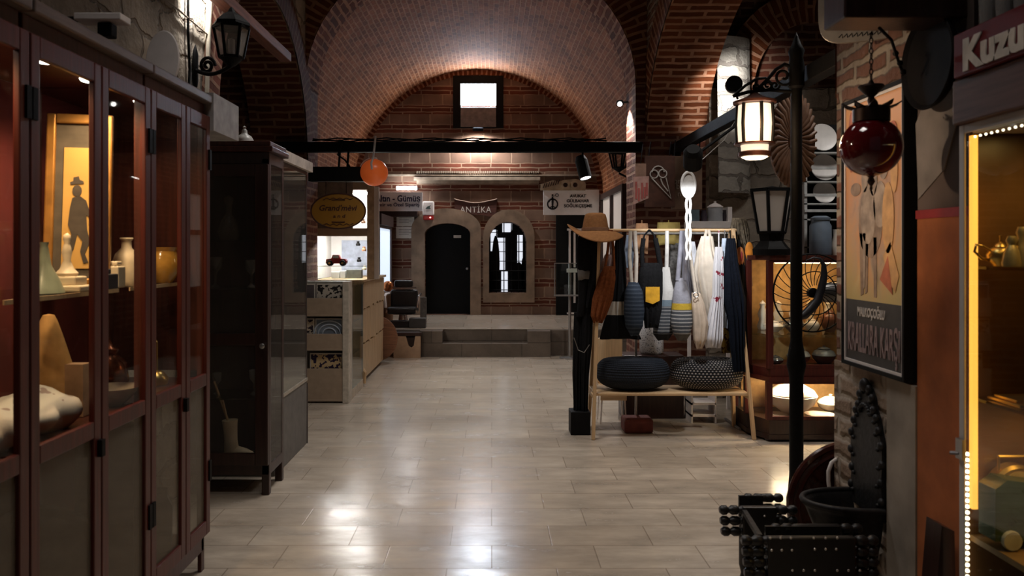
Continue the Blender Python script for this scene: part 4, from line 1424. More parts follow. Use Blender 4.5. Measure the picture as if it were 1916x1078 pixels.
# little things on the right shelves of the kiosk
random.seed(11)
for k in range(6):
    px, py = (690 - 8, 682, 672, 683, 674, 684)[k] - 2, (418, 395, 460, 470, 490, 505)[k]
    a = P(px, py, KY + .5)
    h = .05
    lathe_thing('trinket', ('trinket %s in the lit kiosk' % w for w in ()) and '' or ('small bronze trinket high in the kiosk opening beside the tan post', 'pale trinket in the upper kiosk opening', 'dark trinket right of the toy car', 'brown trinket by the tan post above the black box', 'black trinket right of the toy car wheels', 'pale trinket low beside the tan post')[k], 'trinket',
                [(0, 0), (.025, 0), (.03, .02), (.015, .04), (.02, .055), (0, .06)], (a.x, KY + .5, a.z), (WOOD_MID, WHITE_WARM, IRON, WOOD_MID, IRON, WHITE_WARM)[k], group='trinkets on the kiosk shelves')
sh = MB()
for py in (424, 400, 466, 477, 496, 511):
    a = P(682, py, KY + .5)
tag(MB().box((kx1 - .22, KY + .44, zy(499, KY + .5) ), (kx1 - .1, KY + .56, zy(497, KY + .5))).build('glass_ledge', PANE_THIN), 'small glass ledge by the tan post of the lit kiosk', 'shelf')

# black box, oval sign, orange globe under the tie beam
BY = 8.62
a, b = P(579, 313, BY), P(682, 340, BY)
t = thing('roller_box', 'long black box hanging under the tie beam above the oval sign', 'box', P(630, 326, BY))
MB().box((a.x, BY - .06, b.z), (b.x, BY + .1, a.z)).build('case', BLACK, t, bevel=.006)
for px in (634, 650):
    MB().tube([P(px, 313, BY), P(px + 2, 285, 8.72)], .012, 6).build('strap', IRON, t)
MB().tube([P(640, 268, BY + .05), P(632, 290, BY), P(646, 300, BY), P(655, 313, BY)], .01, 6).build('cable', BLACK, t)

SY = 8.5
c = P(633, 395, SY)
t = thing('oval_sign', 'oval amber shop sign with a dark rim and script lettering', 'sign', c)
rx, rz = 51 * SY / F, 33 * SY / F
AMB = mat('amber sign face', (.36, .17, .018), .55, var=.1, scale=4)
DKB = mat('dark brown paint', (.06, .018, .012), .6)
MB().prism(circ(0, 0, rx, 48, rz), c + Vector((0, .02, 0)), (1, 0, 0), (0, 0, 1), .02).build('board', AMB, t)
MB().tube([c + Vector((x, 0, z)) for x, z in circ(0, 0, rx, 48, rz)], .008, 8, closed=True).build('rim', DKB, t)
text('lettering', "Grand'mèvi", DKB, c + Vector((0, -.001, .035)), (1, 0, 0), (0, 0, 1), .06, t, fit=.4, shear=.25, bold=.02)
text('lettering', 'and', DKB, c + Vector((.01, -.001, -.052)), (1, 0, 0), (0, 0, 1), .036, t, fit=.13, spacing=1.5, shear=.1, bold=.02)
for s in (1, -1):
    fl = MB()
    fl.tube([c + Vector((x, -.002, s * (.132 - .2 * x * x) - (.012 if s < 0 else 0) + .008 * math.sin(x * 90))) for x in [(-.16 + .32 * i / 30) for i in range(31)]], .004, 5)
    fl.tube([c + Vector((x, -.002, s * (.118 - .35 * x * x))) for x in [(-.07 + .14 * i / 14) for i in range(15)]], .006, 5)
    fl.build('flourish', DKB, t)
for px in (610, 648):
    MB().tube([P(px, 340, SY + .02), P(px, 366, SY + .01)], .004, 6).build('hanging_rod', IRON, t)

c = P(700, 323, 8.6)
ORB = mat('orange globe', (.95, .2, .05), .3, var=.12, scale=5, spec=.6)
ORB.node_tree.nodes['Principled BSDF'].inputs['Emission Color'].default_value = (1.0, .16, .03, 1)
ORB.node_tree.nodes['Principled BSDF'].inputs['Emission Strength'].default_value = .14  # slight emission added to brighten the globe
t = thing('paper_lantern', 'orange globe lantern, glow added, with a white cord hanging under the tie beam', 'lantern', c)
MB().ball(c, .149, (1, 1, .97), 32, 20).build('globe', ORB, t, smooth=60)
cd = MB()
cd.tube([c + Vector((-.155 * math.cos(i / 12 * 1.3), -.03, .155 * math.sin(i / 12 * 1.3))) for i in range(13)], .006, 6)
cd.tube([c + Vector((0, -.155, .02)), c + Vector((-.01, -.13, .09)), c + Vector((0, -.06, .152)), c + Vector((0, .1, .4))], .012, 6)
cd.build('white_cord', WHITE, t)
MB().lathe([(.0, .14), (.04, .143), (.03, .16), (0, .165)], c, 16).build('cap', WHITE, t)

# ------------------------------------------------------------------ end wall signs
c = P(745, 377, 14.75)
t = thing('shop_sign', 'white gold and silver shop sign under the tube lamp on the end wall', 'sign', c)
a, b = P(692, 360, 14.75), P(790, 395, 14.75)
MB().box((a.x, 14.75, b.z), (b.x, 14.8, a.z)).build('board', mat('white sign face', (.8, .8, .82), .5, var=.04), t)
NAVY = mat('navy lettering', (.02, .02, .06), .6, bump=0)
text('lettering', 'Altın - Gümüş', NAVY, P(744, 371, 14.745), (1, 0, 0), (0, 0, 1), .115, t, fit=.83, bold=.025)
text('lettering', 'Tamir ve Özel Sipariş', NAVY, P(741, 383, 14.745), (1, 0, 0), (0, 0, 1), .062, t, fit=.86, bold=.02)
MB().box((a.x, 14.8, b.z - .1), (b.x - .1, 15.0, b.z)).build('bracket', WOOD_DARK, t)
t = thing('alarm_siren', 'small white alarm box with a red lens beside the gold and silver sign', 'alarm', P(801, 395, 14.9))
a, b = P(791, 377, 14.9), P(812, 412, 14.9)
MB().box((a.x, 14.86, b.z + .09), (b.x, 15.0, a.z)).build('housing', WHITE, t, bevel=.02)
MB().box((a.x + .01, 14.865, b.z), (b.x - .01, 14.99, b.z + .09)).build('red_lens', mat('red lens', (.35, .02, .02), .2), t, bevel=.015)
MB().ball(P(805, 407, 14.855), .012).build('indicator', glow('red indicator', (1, .5, .45), 6), t)
MB().prism([(-.05, -.03), (.05, -.03), (.03, .0), (.05, .04), (-.02, .01)], P(801, 388, 14.858), (1, 0, 0), (0, 0, 1), .004).build('emblem', mat('green grey ink', (.06, .09, .08), .6), t)
for k, (pa, ya, pb, yb) in enumerate(((742, 402, 775, 423), (741, 424, 775, 446))):
    a, b = P(pa, ya, 14.97), P(pb, yb, 14.97)
    t = thing('wall_notice', ('upper paper notice left of the black arched door', 'lower paper notice left of the black arched door')[k], 'notice', ((a.x + b.x) / 2, 14.97, b.z), group='paper notices by the door')
    MB().box((a.x, 14.97, b.z), (b.x, 14.985, a.z)).build('sheet', PAPER, t)
    pm = MB()
    for i in range(4):
        zz = a.z - .06 - i * .03
        pm.box((a.x + .05, 14.966, zz), (b.x - .05 - .05 * (i % 2), 14.97, zz + .01))
    pm.build('print_lines', mat('faded print', (.25, .22, .2), .8), t)

# carved antiques sign
c = P(890, 391, 14.97)
t = thing('carved_sign', 'small dark carved wooden antiques sign between the door and the barred window', 'sign', c)
n = 16
out = [(-.4 + .8 * i / n, .135 - .03 * math.cos((i / n - .5) * 2 * PI) + (.02 if i in (0, n) else 0)) for i in range(n + 1)]
out = [(x, z) for x, z in out][::-1]
low = [(-.38 + .76 * i / n, -.13 + .025 * math.cos((i / n - .5) * 2 * PI)) for i in range(n + 1)]
MB().prism(low + out, c + Vector((0, .04, 0)), (1, 0, 0), (0, 0, 1), .05).build('board', wood('carved sign wood', (.075, .025, .017), .5, axis='X'), t, bevel=.004)
MB().tube([c + Vector((x, -.02, z + .005)) for x, z in out], .01, 6).build('top_edge', mat('worn edge', (.3, .2, .14), .6), t)
text('lettering', 'ANTİKA', mat('bone lettering', (.6, .55, .5), .6, bump=0), c + Vector((0, -.012, -.01)), (1, 0, 0), (0, 0, 1), .115, t, fit=.58, spacing=1.1)

# lawyer sign with carved crest
c = P(1068, 378, 14.8)
t = thing('office_sign', 'white lawyer office sign with a round emblem on the end wall', 'sign', c)
a, b = P(1017, 355, 14.8), P(1121, 402, 14.8)
MB().box((a.x, 14.8, b.z), (b.x, 14.85, a.z)).build('board', mat('grey white sign', (.8, .78, .77), .5, var=.04), t)
for k, (s, w) in enumerate((('AVUKAT', .3), ('GÜLBAHAR', .42), ('SOĞUKÇEŞME', .52))):
    text('lettering', s, INK, P(1081.5, 366.5 + 9.3 * k, 14.795), (1, 0, 0), (0, 0, 1), .055, t, fit=w, bold=.03)
e = P(1034, 382, 14.795)
em = MB().ring_plate(circ(0, 0, .105, 28), circ(0, 0, .078, 28), e, (1, 0, 0), (0, 0, 1), .004)
em.prism([(-.012, -.09), (.012, -.09), (.02, .06), (.012, .14), (-.01, .14), (-.02, .05)], e, (1, 0, 0), (0, 0, 1), .004)
em.bar(e + Vector((0, -.002, -.04)), e + Vector((-.07, -.002, -.075)), .018, .004, (0, 1, 0)).bar(e + Vector((0, -.002, -.04)), e + Vector((.07, -.002, -.075)), .018, .004, (0, 1, 0))
em.bar(e + Vector((0, -.002, .12)), e + Vector((-.07, -.002, .03)), .01, .004, (0, 1, 0)).bar(e + Vector((0, -.002, .13)), e + Vector((.06, -.002, .17)), .008, .004, (0, 1, 0))
em.ball(e + Vector((0, 0, .165)), .018, (1, .3, 1))
em.ring_plate(circ(.08, .165, .035, 16, .03), circ(.08, .165, .026, 16, .02), e, (1, 0, 0), (0, 0, 1), .003)
em.build('emblem', INK, t)
c = P(1055, 347, 14.75)
CREST = mat('carved pale wood', (.36, .28, .19), .7, bump=.4, scale=10)
t = thing('carved_crest', 'carved pale wooden crest with two rosettes above the lawyer office sign', 'carving', c)
pl_ = [(-.43, -.09), (.4, -.09), (.41, .03), (.36, .1), (.2, .12), (.0, .1), (-.1, .07), (-.2, .1), (-.33, .05), (-.42, .03)]
MB().prism(pl_, c + Vector((0, .05, 0)), (1, 0, 0), (0, 0, 1), .03).build('backing', CREST, t, bevel=.006)
for dx in (.03, .21):
    MB().ring_plate(circ(0, 0, .08, 20), circ(0, 0, .045, 20), c + Vector((dx, .02, .01)), (1, 0, 0), (0, 0, 1), .02).build('rosette', CREST, t)
    MB().prism(circ(0, 0, .04, 16), c + Vector((dx, .018, .01)), (1, 0, 0), (0, 0, 1), .006).build('rosette_hollow', WOOD_DARK, t)
lf = MB()
for i in range(7):
    p = c + Vector((-.38 + i * .045, .015, -.05 + .012 * i))
    lf.bar(p, p + Vector((.03, 0, .085)), .016, .008, (0, 1, 0))
lf.build('leaf_grooves', WOOD_DARK, t)

# lit shop window in the left side of the end bay
t = thing('shop_window', 'glowing bluish shop window at the far left beyond the kiosk', 'window', (-1.85, 13.9, .39))
MB().frame_x(13.1, .85, 14.7, 2.02, -1.9, -1.83, .05).build('frame', WOOD_DARK, t)
MB().box((-1.88, 13.15, .9), (-1.86, 14.65, 1.97)).build('lit_pane', glow('lit shop pane', (.62, .72, .85), 1.0), t)
MB().box((-2.3, 13.1, .39), (-1.83, 14.7, .85)).build('base_panel', WOOD_DARK, t)
MB().box((-2.6, 13.1, 2.02), (-1.8, 14.7, 2.2)).build('upper_panel', WOOD_DARK, t)

# ------------------------------------------------------------------ platform corner: barber chair, boards
cx, cy, z0 = -1.42, 12.85, .391
t = thing('barber_chair', 'old black padded barber chair on the stone platform at the left', 'chair', (cx, cy, z0))
LEATHER = mat('black leather', (.014, .011, .011), .35, spec=.5)
CHROME = mat('dull chrome', (.55, .5, .47), .2, 1.0, var=.1)
MB().lathe([(0, 0), (.2, 0), (.2, .03), (.08, .05), (.06, .2), (0, .2)], (cx, cy, z0), 24).build('pedestal', CHROME, t, smooth=40)
MB().cbox((cx, cy, z0 + .25), (.46, .46, .11)).build('seat', LEATHER, t, bevel=.03)
MB().cbox((cx, cy - .2, z0 + .24), (.5, .04, .04)).build('seat_rail', CHROME, t)
MB().cbox((cx, cy + .18, z0 + .42), (.44, .12, .3)).build('backrest', LEATHER, t, bevel=.04)
MB().cbox((cx - .01, cy + .19, z0 + .66), (.3, .1, .12)).build('headrest', LEATHER, t, bevel=.03)
for dz in (.575, .605):
    MB().tube([(cx - .2, cy + .12, z0 + dz), (cx + .2, cy + .12, z0 + dz)], .008, 6).build('chrome_bar', CHROME, t)
for s in (-1, 1):
    MB().tube([(cx + s * .25, cy + .2, z0 + .5), (cx + s * .28, cy + .0, z0 + .5), (cx + s * .27, cy - .2, z0 + .47), (cx + s * .25, cy - .22, z0 + .3)], .022, 8).build('armrest', CHROME if s > 0 else WHITE, t, smooth=50)
MB().cbox((cx, cy - .32, z0 + .06), (.34, .12, .1)).build('footrest', LEATHER, t, bevel=.01)
a, b = P(766, 595, 12.5), P(797, 613, 12.5)
tag(MB().box((a.x, 12.42, z0), (b.x, 12.6, z0 + a.z - b.z)).build('dark_crate', mat('dark grey crate', (.05, .045, .04), .6), bevel=.006), 'low dark crate beside the barber chair on the platform', 'crate')
a, b = P(786, 556, 13.2), P(798, 592, 13.2)
tag(MB().box((a.x, 13.2, z0), (b.x, 13.24, a.z)).build('upright_slab', mat('grey slab', (.14, .13, .12), .8), bevel=.008), 'narrow grey slab standing behind the barber chair', 'slab')
a = P(722, 540, 12.9)
o = MB().ball((0, 0, 0), .09, (1, .8, 1.0), 14, 10).build('copper_pot', mat('orange copper', (.5, .16, .05), .3, .7), smooth=60)
o.location = (-1.725, 13.32, .998)
tag(o, 'orange copper pot at the end of the pale wooden counter by the shop window', 'pot')
tag(MB().lathe([(0, 0), (.08, 0), (.09, .1), (.085, .515), (0, .515)], (-1.725, 13.32, .391), 14).build('plant_stand', WOOD_MID, smooth=40), 'brown stand carrying the orange copper pot', 'stand')
o = MB().lathe([(0, -.02), (.3, -.02), (.33, -.01), (.33, .01), (.3, .02), (0, .02)], (0, 0, 0), 40).build('round_board', wood('reddish round board', (.28, .13, .07), .5, axis='X'), smooth=40)
o.matrix_world = Matrix.Translation((-1.68, 11.52, .328)) @ Matrix.Rotation(R(86), 4, 'X')
tag(o, 'round brown board leaning at the far end of the pale wooden counter', 'board')
t = thing('notched_board', 'tan board with a rounded notch standing against the platform', 'board', (-1.25, 11.9, 0))
nt_ = [(-.2, 0), (.2, 0), (.2, .32), (.13, .32)] + [(.07 + .06 * math.cos(PI * i / 10), .2 - .07 * math.sin(PI * i / 10)) for i in range(11)][0:0]
nt_ = [(-.2, 0), (.2, 0), (.2, .32), (.12, .32), (.1, .18), (.06, .15), (.02, .18), (-.02, .32), (-.2, .32)]
MB().prism(nt_, (-1.255, 11.93, 0), (1, 0, 0), (0, 0, 1), .05).build('front', CARD, t, bevel=.004)
MB().box((-1.46, 11.94, .0), (-1.05, 12.13, .3)).build('body', WOOD_DARK, t)
MB().box((-1.47, 11.9, .322), (-1.04, 12.14, .37)).build('top_shelf', WOOD_DARK, t)
# brochure stand
t = thing('brochure_stand', 'steel pole stand with a clear brochure holder in front of the platform', 'stand', (1.15, 11.85, 0))
px = xp(1066, 11.85)
MB().tube([(px, 11.85, .02), (px, 11.85, zy(492, 11.85))], .022, 10).build('pole', STEEL, t, smooth=50)
MB().lathe([(0, 0), (.15, 0), (.15, .015), (.03, .025), (0, .025)], (px, 11.85, 0), 24).build('foot', STEEL, t, smooth=40)
a, b = P(1037, 492, 11.8), P(1086, 553, 11.8)
MB().frame(a.x, b.z, b.x, a.z, 11.79, 11.8, .012).box((a.x, 11.76, b.z - .01), (b.x, 11.86, b.z + .01)).build('holder_frame', STEEL, t)
MB().box((a.x + .012, 11.793, b.z + .012), (b.x - .012, 11.797, a.z - .012)).build('holder_pane', PANE_THIN, t)
MB().box((xp(1060, 11.83), 11.8, zy(510, 11.8)), (xp(1084, 11.83), 11.83, zy(503, 11.8))).build('clip', WHITE, t)

# ================================================================== CLOTHES RACK
def dots_mat(name, base, dot, nu, nv, thr):
    m, nt, N, L, b = new_mat(name)
    uv = N.new('ShaderNodeUVMap')
    uv.uv_map = 'UVMap'
    sp = N.new('ShaderNodeSeparateXYZ')
    L.new(uv.outputs[0], sp.inputs[0])

    def op(o, a, bb=None):
        k = N.new('ShaderNodeMath')
        k.operation = o
        for i, x in enumerate((a, bb)):
            if x is None:
                continue
            if isinstance(x, (int, float)):
                k.inputs[i].default_value = x
            else:
                L.new(x, k.inputs[i])
        return k.outputs[0]
    v = op('MULTIPLY', sp.outputs[1], nv)
    row = op('FLOOR', v)
    u = op('ADD', op('MULTIPLY', sp.outputs[0], nu), op('MULTIPLY', row, .5))
    du = op('SUBTRACT', op('FRACT', u), .5)
    dv = op('SUBTRACT', op('FRACT', v), .5)
    d = op('SQRT', op('ADD', op('MULTIPLY', du, du), op('MULTIPLY', dv, dv)))
    f = op('LESS_THAN', d, thr)
    mx = N.new('ShaderNodeMix')
    mx.data_type = 'RGBA'
    mx.inputs[6].default_value = (*base, 1)
    mx.inputs[7].default_value = (*dot, 1)
    L.new(f, mx.inputs[0])
    L.new(mx.outputs[2], b.inputs['Base Color'])
    b.inputs['Roughness'].default_value = .9
    b.inputs['Specular IOR Level'].default_value = .15
    h = op('ADD', op('ABSOLUTE', dv), op('MULTIPLY', op('ABSOLUTE', du), .5))
    bump_into(nt, b, h, .8, .012)
    return m


RYK = 6.95
t = thing('clothes_rack', 'pale pine A-frame clothes rack with a low shelf, standing at the right of the aisle', 'rack', (1.53, 6.95, 0))
topL, topR = P(1121, 428, RYK), P(1371, 428, RYK)
fL, fR = Vector((xp(1110, 6.76), 6.76, 0)), Vector((xp(1411, 6.76), 6.76, 0))
for a, b, n in ((fL, topL, 'leg'), (fR, topR, 'leg'), (fL + Vector((.02, .5, 0)), topL + Vector((.012, .03, 0)), 'leg'), (fR + Vector((-.02, .5, 0)), topR + Vector((-.012, .03, 0)), 'leg')):
    MB().bar(a, b, .042, .028, (1, 0, 0)).build(n, WOOD_PALE, t, bevel=.003)
MB().tube([P(1114, 431, RYK + .01), P(1377, 431, RYK + .01)], .014, 10).build('top_rail', WOOD_PALE_X, t, smooth=50)
zs = .385
k = zs / topL.z
sl, sr = fL.lerp(topL, k), fR.lerp(topR, k)
MB().box((sl.x, 6.8, zs - .022), (sr.x, 7.22, zs)).build('shelf', WOOD_PALE_X, t, bevel=.003)
for q in (sl, sr):
    MB().box((q.x - .012, 6.79, zs - .05), (q.x + .012, 7.25, zs - .022)).build('shelf_bearer', WOOD_PALE, t)
for a, b in ((fL, topL), (fR, topR)):
    for kk in (.16, .42):
        p = a.lerp(b, kk)
        MB().lathe([(0, 0), (.007, 0), (0, -.004)], p + Vector((0, -.015, 0)), 8, Matrix.Rotation(R(90), 4, 'X')).build('screw', IRON, t)

# poufs
def pouf(name, label, px, w, y0, y1, m, flat=.25):
    Yp = 7.0
    c = P(px, 733, Yp)
    r = w / 2 * (Yp - .1) / F
    h = .3
    mb = MB()

    def fn(u, v):
        a = -PI / 2 + PI * v
        ca, sa = math.cos(a), math.sin(a)
        rr = r * (abs(ca) ** .62)
        zz = h / 2 + h / 2 * (abs(sa) ** .85) * (1 if sa > 0 else -1) - (.03 * max(0, sa - .75) * 4 if sa > .75 else 0)
        return Vector((c.x + rr * math.cos(2 * PI * u), Yp + rr * .62 * math.sin(2 * PI * u), zs + .001 + zz))
    mb.grid(fn, 48, 24, lambda u, v: (u, v), close_u=True)
    bmesh.ops.remove_doubles(mb.bm, verts=mb.bm.verts, dist=1e-5)
    o = mb.build(name, m, smooth=80)
    return tag(o, label, 'pouf', 'poufs on the rack shelf')


pouf('floor_pouf', 'plain dark navy knitted pouf at the left of the rack shelf', 1184, 140, 665, 735, dots_mat('navy knit', (.018, .022, .031), (.026, .031, .041), 90, 26, .4))
pouf('floor_pouf', 'black pouf with rows of pale dots at the right of the rack shelf', 1322, 138, 670, 733, dots_mat('dotted knit', (.02, .02, .022), (.4, .36, .33), 62, 26, .25))

# hat on the left post
hc = P(1114, 437, RYK - .02)
t = thing('felt_hat', 'brown wide-brimmed felt hat perched on the left post of the clothes rack', 'hat', hc)
FELT = mat('brown felt', (.25, .115, .045), .95, var=.12, bump=.3, scale=50, spec=.1)
mb = MB()
prof = [(.001, .175), (.06, .178), (.088, .165), (.1, .12), (.112, .05), (.118, .02)]


def pr(prof, v):
    s = v * (len(prof) - 1)
    i = min(int(s), len(prof) - 2)
    f = s - i
    return (prof[i][0] * (1 - f) + prof[i + 1][0] * f, prof[i][1] * (1 - f) + prof[i + 1][1] * f)




def hat_fn(u, v):
    a = 2 * PI * u
    if v < .55:
        r, z = pr(prof, v / .55)
    else:
        s = (v - .55) / .45
        r = .118 + .122 * s
        z = .02 + s * (-.015 - .05 * math.sin(a + 1.9) * s) - .028 * s * abs(math.cos(a)) * 0 + .03 * s * math.cos(2 * a + .4) - .035 * s * s * max(0, -math.sin(a))
    return Vector((hc.x + r * math.cos(a), hc.y + r * math.sin(a), hc.z + z))


mb.grid(hat_fn, 44, 30, close_u=True)
o = mb.build('crown_and_brim', FELT, t, smooth=60)
sd = o.modifiers.new('thick', 'SOLIDIFY')
sd.thickness = .006
MB().lathe([(.112, .028), (.121, .024), (.118, .05), (.109, .052)], hc, 36).build('hat_band', mat('dark ribbon', (.2, .095, .045), .8), t, smooth=50)

# --- hanging bags and garments
def garment(name, label, cat, rows, Yg, m, d=.05, folds=4, amp=.012, ph=0.0, straps=(), sm=None, group='bags and clothes on the rack', extra=None, sr=.011):
    c = P((rows[0][1] + rows[0][2]) / 2, rows[0][0], Yg)
    tt = thing(name, label, cat, c, group=group)
    drape(rows, Yg, d, folds, amp, ph=ph).build('cloth', m, tt, smooth=80)
    for s in straps:
        pts = [P(x, y, Yg + (s[3] if len(s) > 3 else 0) * 0) for x, y in s[0]]
        w = s[1]
        MB().tube(pts, w, 8).build('strap', s[2] if len(s) > 2 else m, tt, smooth=60)
    if extra:
        extra(tt)
    return tt


BROWN_KNIT = mat('rust brown knit', (.2, .06, .02), .9, bump=.6, scale=50, spec=.1)
garment('shoulder_bag', 'rust brown knitted bag hanging beside the left post of the rack', 'bag', [(498, 1130, 1150), (520, 1120, 1152), (560, 1108, 1147), (590, 1105, 1135), (604, 1110, 1127)], 6.86, BROWN_KNIT, d=.05,
        straps=(([(1141, 430), (1137, 470), (1132, 503)], .012), ([(1144, 430), (1148, 470), (1149, 505)], .012)))
garment('folded_scarf', 'small pale pink cloth showing behind the rust brown bag', 'scarf', [(476, 1132, 1152), (490, 1126, 1155), (504, 1122, 1157)], 7.02, mat('pale pink cloth', (.75, .58, .58), .85), d=.03,
        straps=(([(1142, 431), (1143, 478)], .006),))
garment('black_dress', 'black dress with one pale knitted band, third along the rack from the hat', 'dress', [(440, 1152, 1165), (480, 1148, 1170), (530, 1142, 1172), (563, 1138, 1172), (588, 1134, 1176), (615, 1126, 1190), (634, 1122, 1200)], 6.97,
        bands('black with pale band', [(0, (.008, .008, .009)), (.235, (.5, .45, .38)), (.365, (.008, .008, .009))]), d=.06, folds=5)
garment('net_bag', 'round dark blue ribbed bag with long beige straps', 'bag', [(528, 1176, 1194), (545, 1169, 1203), (580, 1167, 1206), (610, 1170, 1203), (628, 1180, 1194)], 6.84,
        bands('blue ribs', [(0, (.022, .03, .045))], stripe=((.045, .058, .08), 14, .4, .0, 1.0)), d=.09, folds=2, amp=.004,
        straps=(([(1180, 432), (1178, 480), (1182, 532)], .016, mat('beige strap', (.42, .37, .31), .9)), ([(1188, 432), (1191, 480), (1190, 532)], .016, mat('beige strap light', (.5, .44, .38), .9))))


def yellow_pocket(tt):
    a, b = P(1208, 537, 6.79), P(1234, 569, 6.79)
    w = (b.x - a.x)
    MB().prism([(0, 0.02), (w * .5, 0), (w, .03), (w, a.z - b.z), (0, a.z - b.z)], (a.x, 6.8, b.z), (1, 0, 0), (0, 0, 1), .018).build('pocket', mat('mustard pocket', (.62, .32, .02), .9, bump=.3), tt, bevel=.005)


garment('tote_bag', 'black tote bag with a mustard yellow pocket', 'bag', [(492, 1200, 1236), (510, 1195, 1240), (545, 1194, 1240), (580, 1203, 1238), (613, 1206, 1232)], 6.86, CLOTH_BLACK, d=.055, extra=yellow_pocket,
        straps=(([(1204, 446), (1201, 470), (1202, 498)], .02), ([(1226, 446), (1231, 470), (1236, 500)], .022), ([(1215, 430), (1206, 440), (1203, 450)], .008), ([(1215, 430), (1224, 440), (1226, 450)], .008)))
garment('bucket_bag', 'white-topped bucket bag with blue band and dark grey stripes', 'bag', [(500, 1240, 1253), (525, 1236, 1256), (545, 1233, 1261), (575, 1230, 1263), (605, 1223, 1262), (625, 1222, 1258), (636, 1230, 1250)], 6.92,
        bands('white blue grey', [(0, (.022, .022, .025)), (.12, (.07, .075, .085)), (.47, (.18, .24, .29)), (.555, (.68, .66, .63))], stripe=((.28, .28, .28), 22, .3, .1, .47)), d=.09, folds=2, amp=.004,
        straps=(([(1248, 432), (1248, 470), (1247, 505)], .018, mat('white strap', (.68, .66, .63), .9)),))
garment('bucket_bag', 'lavender-topped bucket bag with yellow band and grey stripes', 'bag', [(520, 1266, 1282), (545, 1260, 1289), (575, 1257, 1294), (605, 1255, 1296), (625, 1260, 1292), (637, 1268, 1284)], 6.8,
        bands('grey yellow stripes', [(0, (.11, .105, .1)), (.14, (.075, .08, .09)), (.5, (.5, .34, .04)), (.6, (.28, .28, .32))], stripe=((.38, .37, .36), 17, .32, .12, .5)), d=.1, folds=2, amp=.004,
        straps=(([(1276, 432), (1272, 480), (1268, 525)], .02, mat('lavender strap', (.3, .3, .36), .9)), ([(1278, 432), (1281, 480), (1280, 525)], .02, mat('lavender strap', (.3, .3, .36), .9))))
garment('bucket_bag', 'second lavender bag with a yellow band, half hidden by the striped one', 'bag', [(495, 1281, 1290), (530, 1280, 1296), (575, 1284, 1299), (600, 1284, 1298)], 6.98,
        bands('lavender yellow', [(0, (.08, .085, .095)), (.2, (.5, .34, .04)), (.36, (.32, .32, .38))]), d=.06, straps=(([(1285, 432), (1285, 500)], .01, mat('lavender strap', (.3, .3, .36), .9)),))
CREAM = mat('cream cotton', (.7, .62, .52), .9, var=.1, bump=.3)


def ring_on(tt):
    c = P(1302, 552, 6.72)
    MB().tube([c + Vector((.02 * math.cos(a), 0, .02 * math.sin(a))) for a in [2 * PI * i / 16 for i in range(16)]], .005, 6, closed=True).build('metal_ring', STEEL, tt)


garment('cloth_pouch', 'long cream cloth pouch with a metal ring hanging lowest on the rack', 'bag', [(548, 1294, 1310), (570, 1294, 1318), (605, 1296, 1325), (635, 1297, 1322), (652, 1303, 1314)], 6.78,
        mat('tan cream cloth', (.55, .44, .34), .9, var=.15), d=.06, folds=3, extra=ring_on,
        straps=(([(1287, 432), (1292, 480), (1302, 550)], .014, CREAM),))
garment('cream_coat', 'cream wrap dress with deep folds in the middle of the white clothes', 'dress', [(442, 1312, 1334), (470, 1303, 1338), (510, 1297, 1348), (550, 1304, 1349), (590, 1314, 1348), (616, 1320, 1344)], 6.93, CREAM, d=.09, folds=11, amp=.028,
        straps=(([(1322, 430), (1318, 450), (1312, 480)], .014, CREAM), ([(1326, 430), (1330, 450), (1333, 480)], .014, CREAM)))
garment('floral_dress', 'white dress printed with dark red and blue flowers', 'dress', [(462, 1338, 1352), (500, 1334, 1354), (550, 1333, 1354), (595, 1324, 1353), (632, 1316, 1353), (650, 1320, 1349)], 6.83, spots('floral cotton', (.68, .67, .7), (.3, .035, .06), 11, .37, kind='noise'), d=.08, folds=6, amp=.018, ph=1.0,
        straps=(([(1345, 431), (1345, 466)], .006),))
garment('blue_shirt', 'pale blue shirt just left of the navy dress', 'shirt', [(446, 1351, 1362), (480, 1348, 1363), (530, 1343, 1364), (575, 1342, 1362), (613, 1345, 1361)], 6.9, mat('pale blue cotton', (.48, .56, .68), .85), d=.05, folds=3,
        straps=(([(1356, 431), (1356, 450)], .005, STEEL),))
garment('navy_dress', 'long navy dress at the right end of the rack', 'dress', [(446, 1359, 1376), (490, 1355, 1381), (530, 1353, 1388), (560, 1352, 1395), (600, 1362, 1394), (650, 1366, 1394), (695, 1372, 1397)], 6.84, BLUE_BLACK, d=.07, folds=5, amp=.016,
        straps=(([(1366, 431), (1367, 450)], .006, IRON),))
garment('yellow_skirt', 'yellow and brown patterned cloth hanging low behind the floral dress', 'skirt', [(600, 1352, 1366), (630, 1350, 1370), (660, 1350, 1376)], 7.05, spots('yellow brown print', (.42, .26, .05), (.08, .03, .015), 16, .45, kind='noise'), d=.04, folds=4,
        straps=(([(1360, 431), (1359, 605)], .005, IRON),))

garment('white_blouse', 'white blouse squeezed between the lavender bags and the cream dress', 'blouse', [(452, 1286, 1300), (490, 1284, 1306), (530, 1286, 1312), (566, 1292, 1313)], 7.0, mat('cool white cotton', (.66, .68, .74), .9, bump=.3), d=.06, folds=6, amp=.02,
        straps=(([(1293, 431), (1293, 455)], .005, STEEL),))
garment('black_cardigan', 'black cardigan hanging behind the long navy dress', 'cardigan', [(448, 1372, 1384), (500, 1366, 1394), (580, 1364, 1398), (640, 1366, 1400), (668, 1370, 1400)], 6.99, CLOTH_BLACK, d=.05, folds=4,
        straps=(([(1378, 431), (1378, 450)], .005, IRON),))

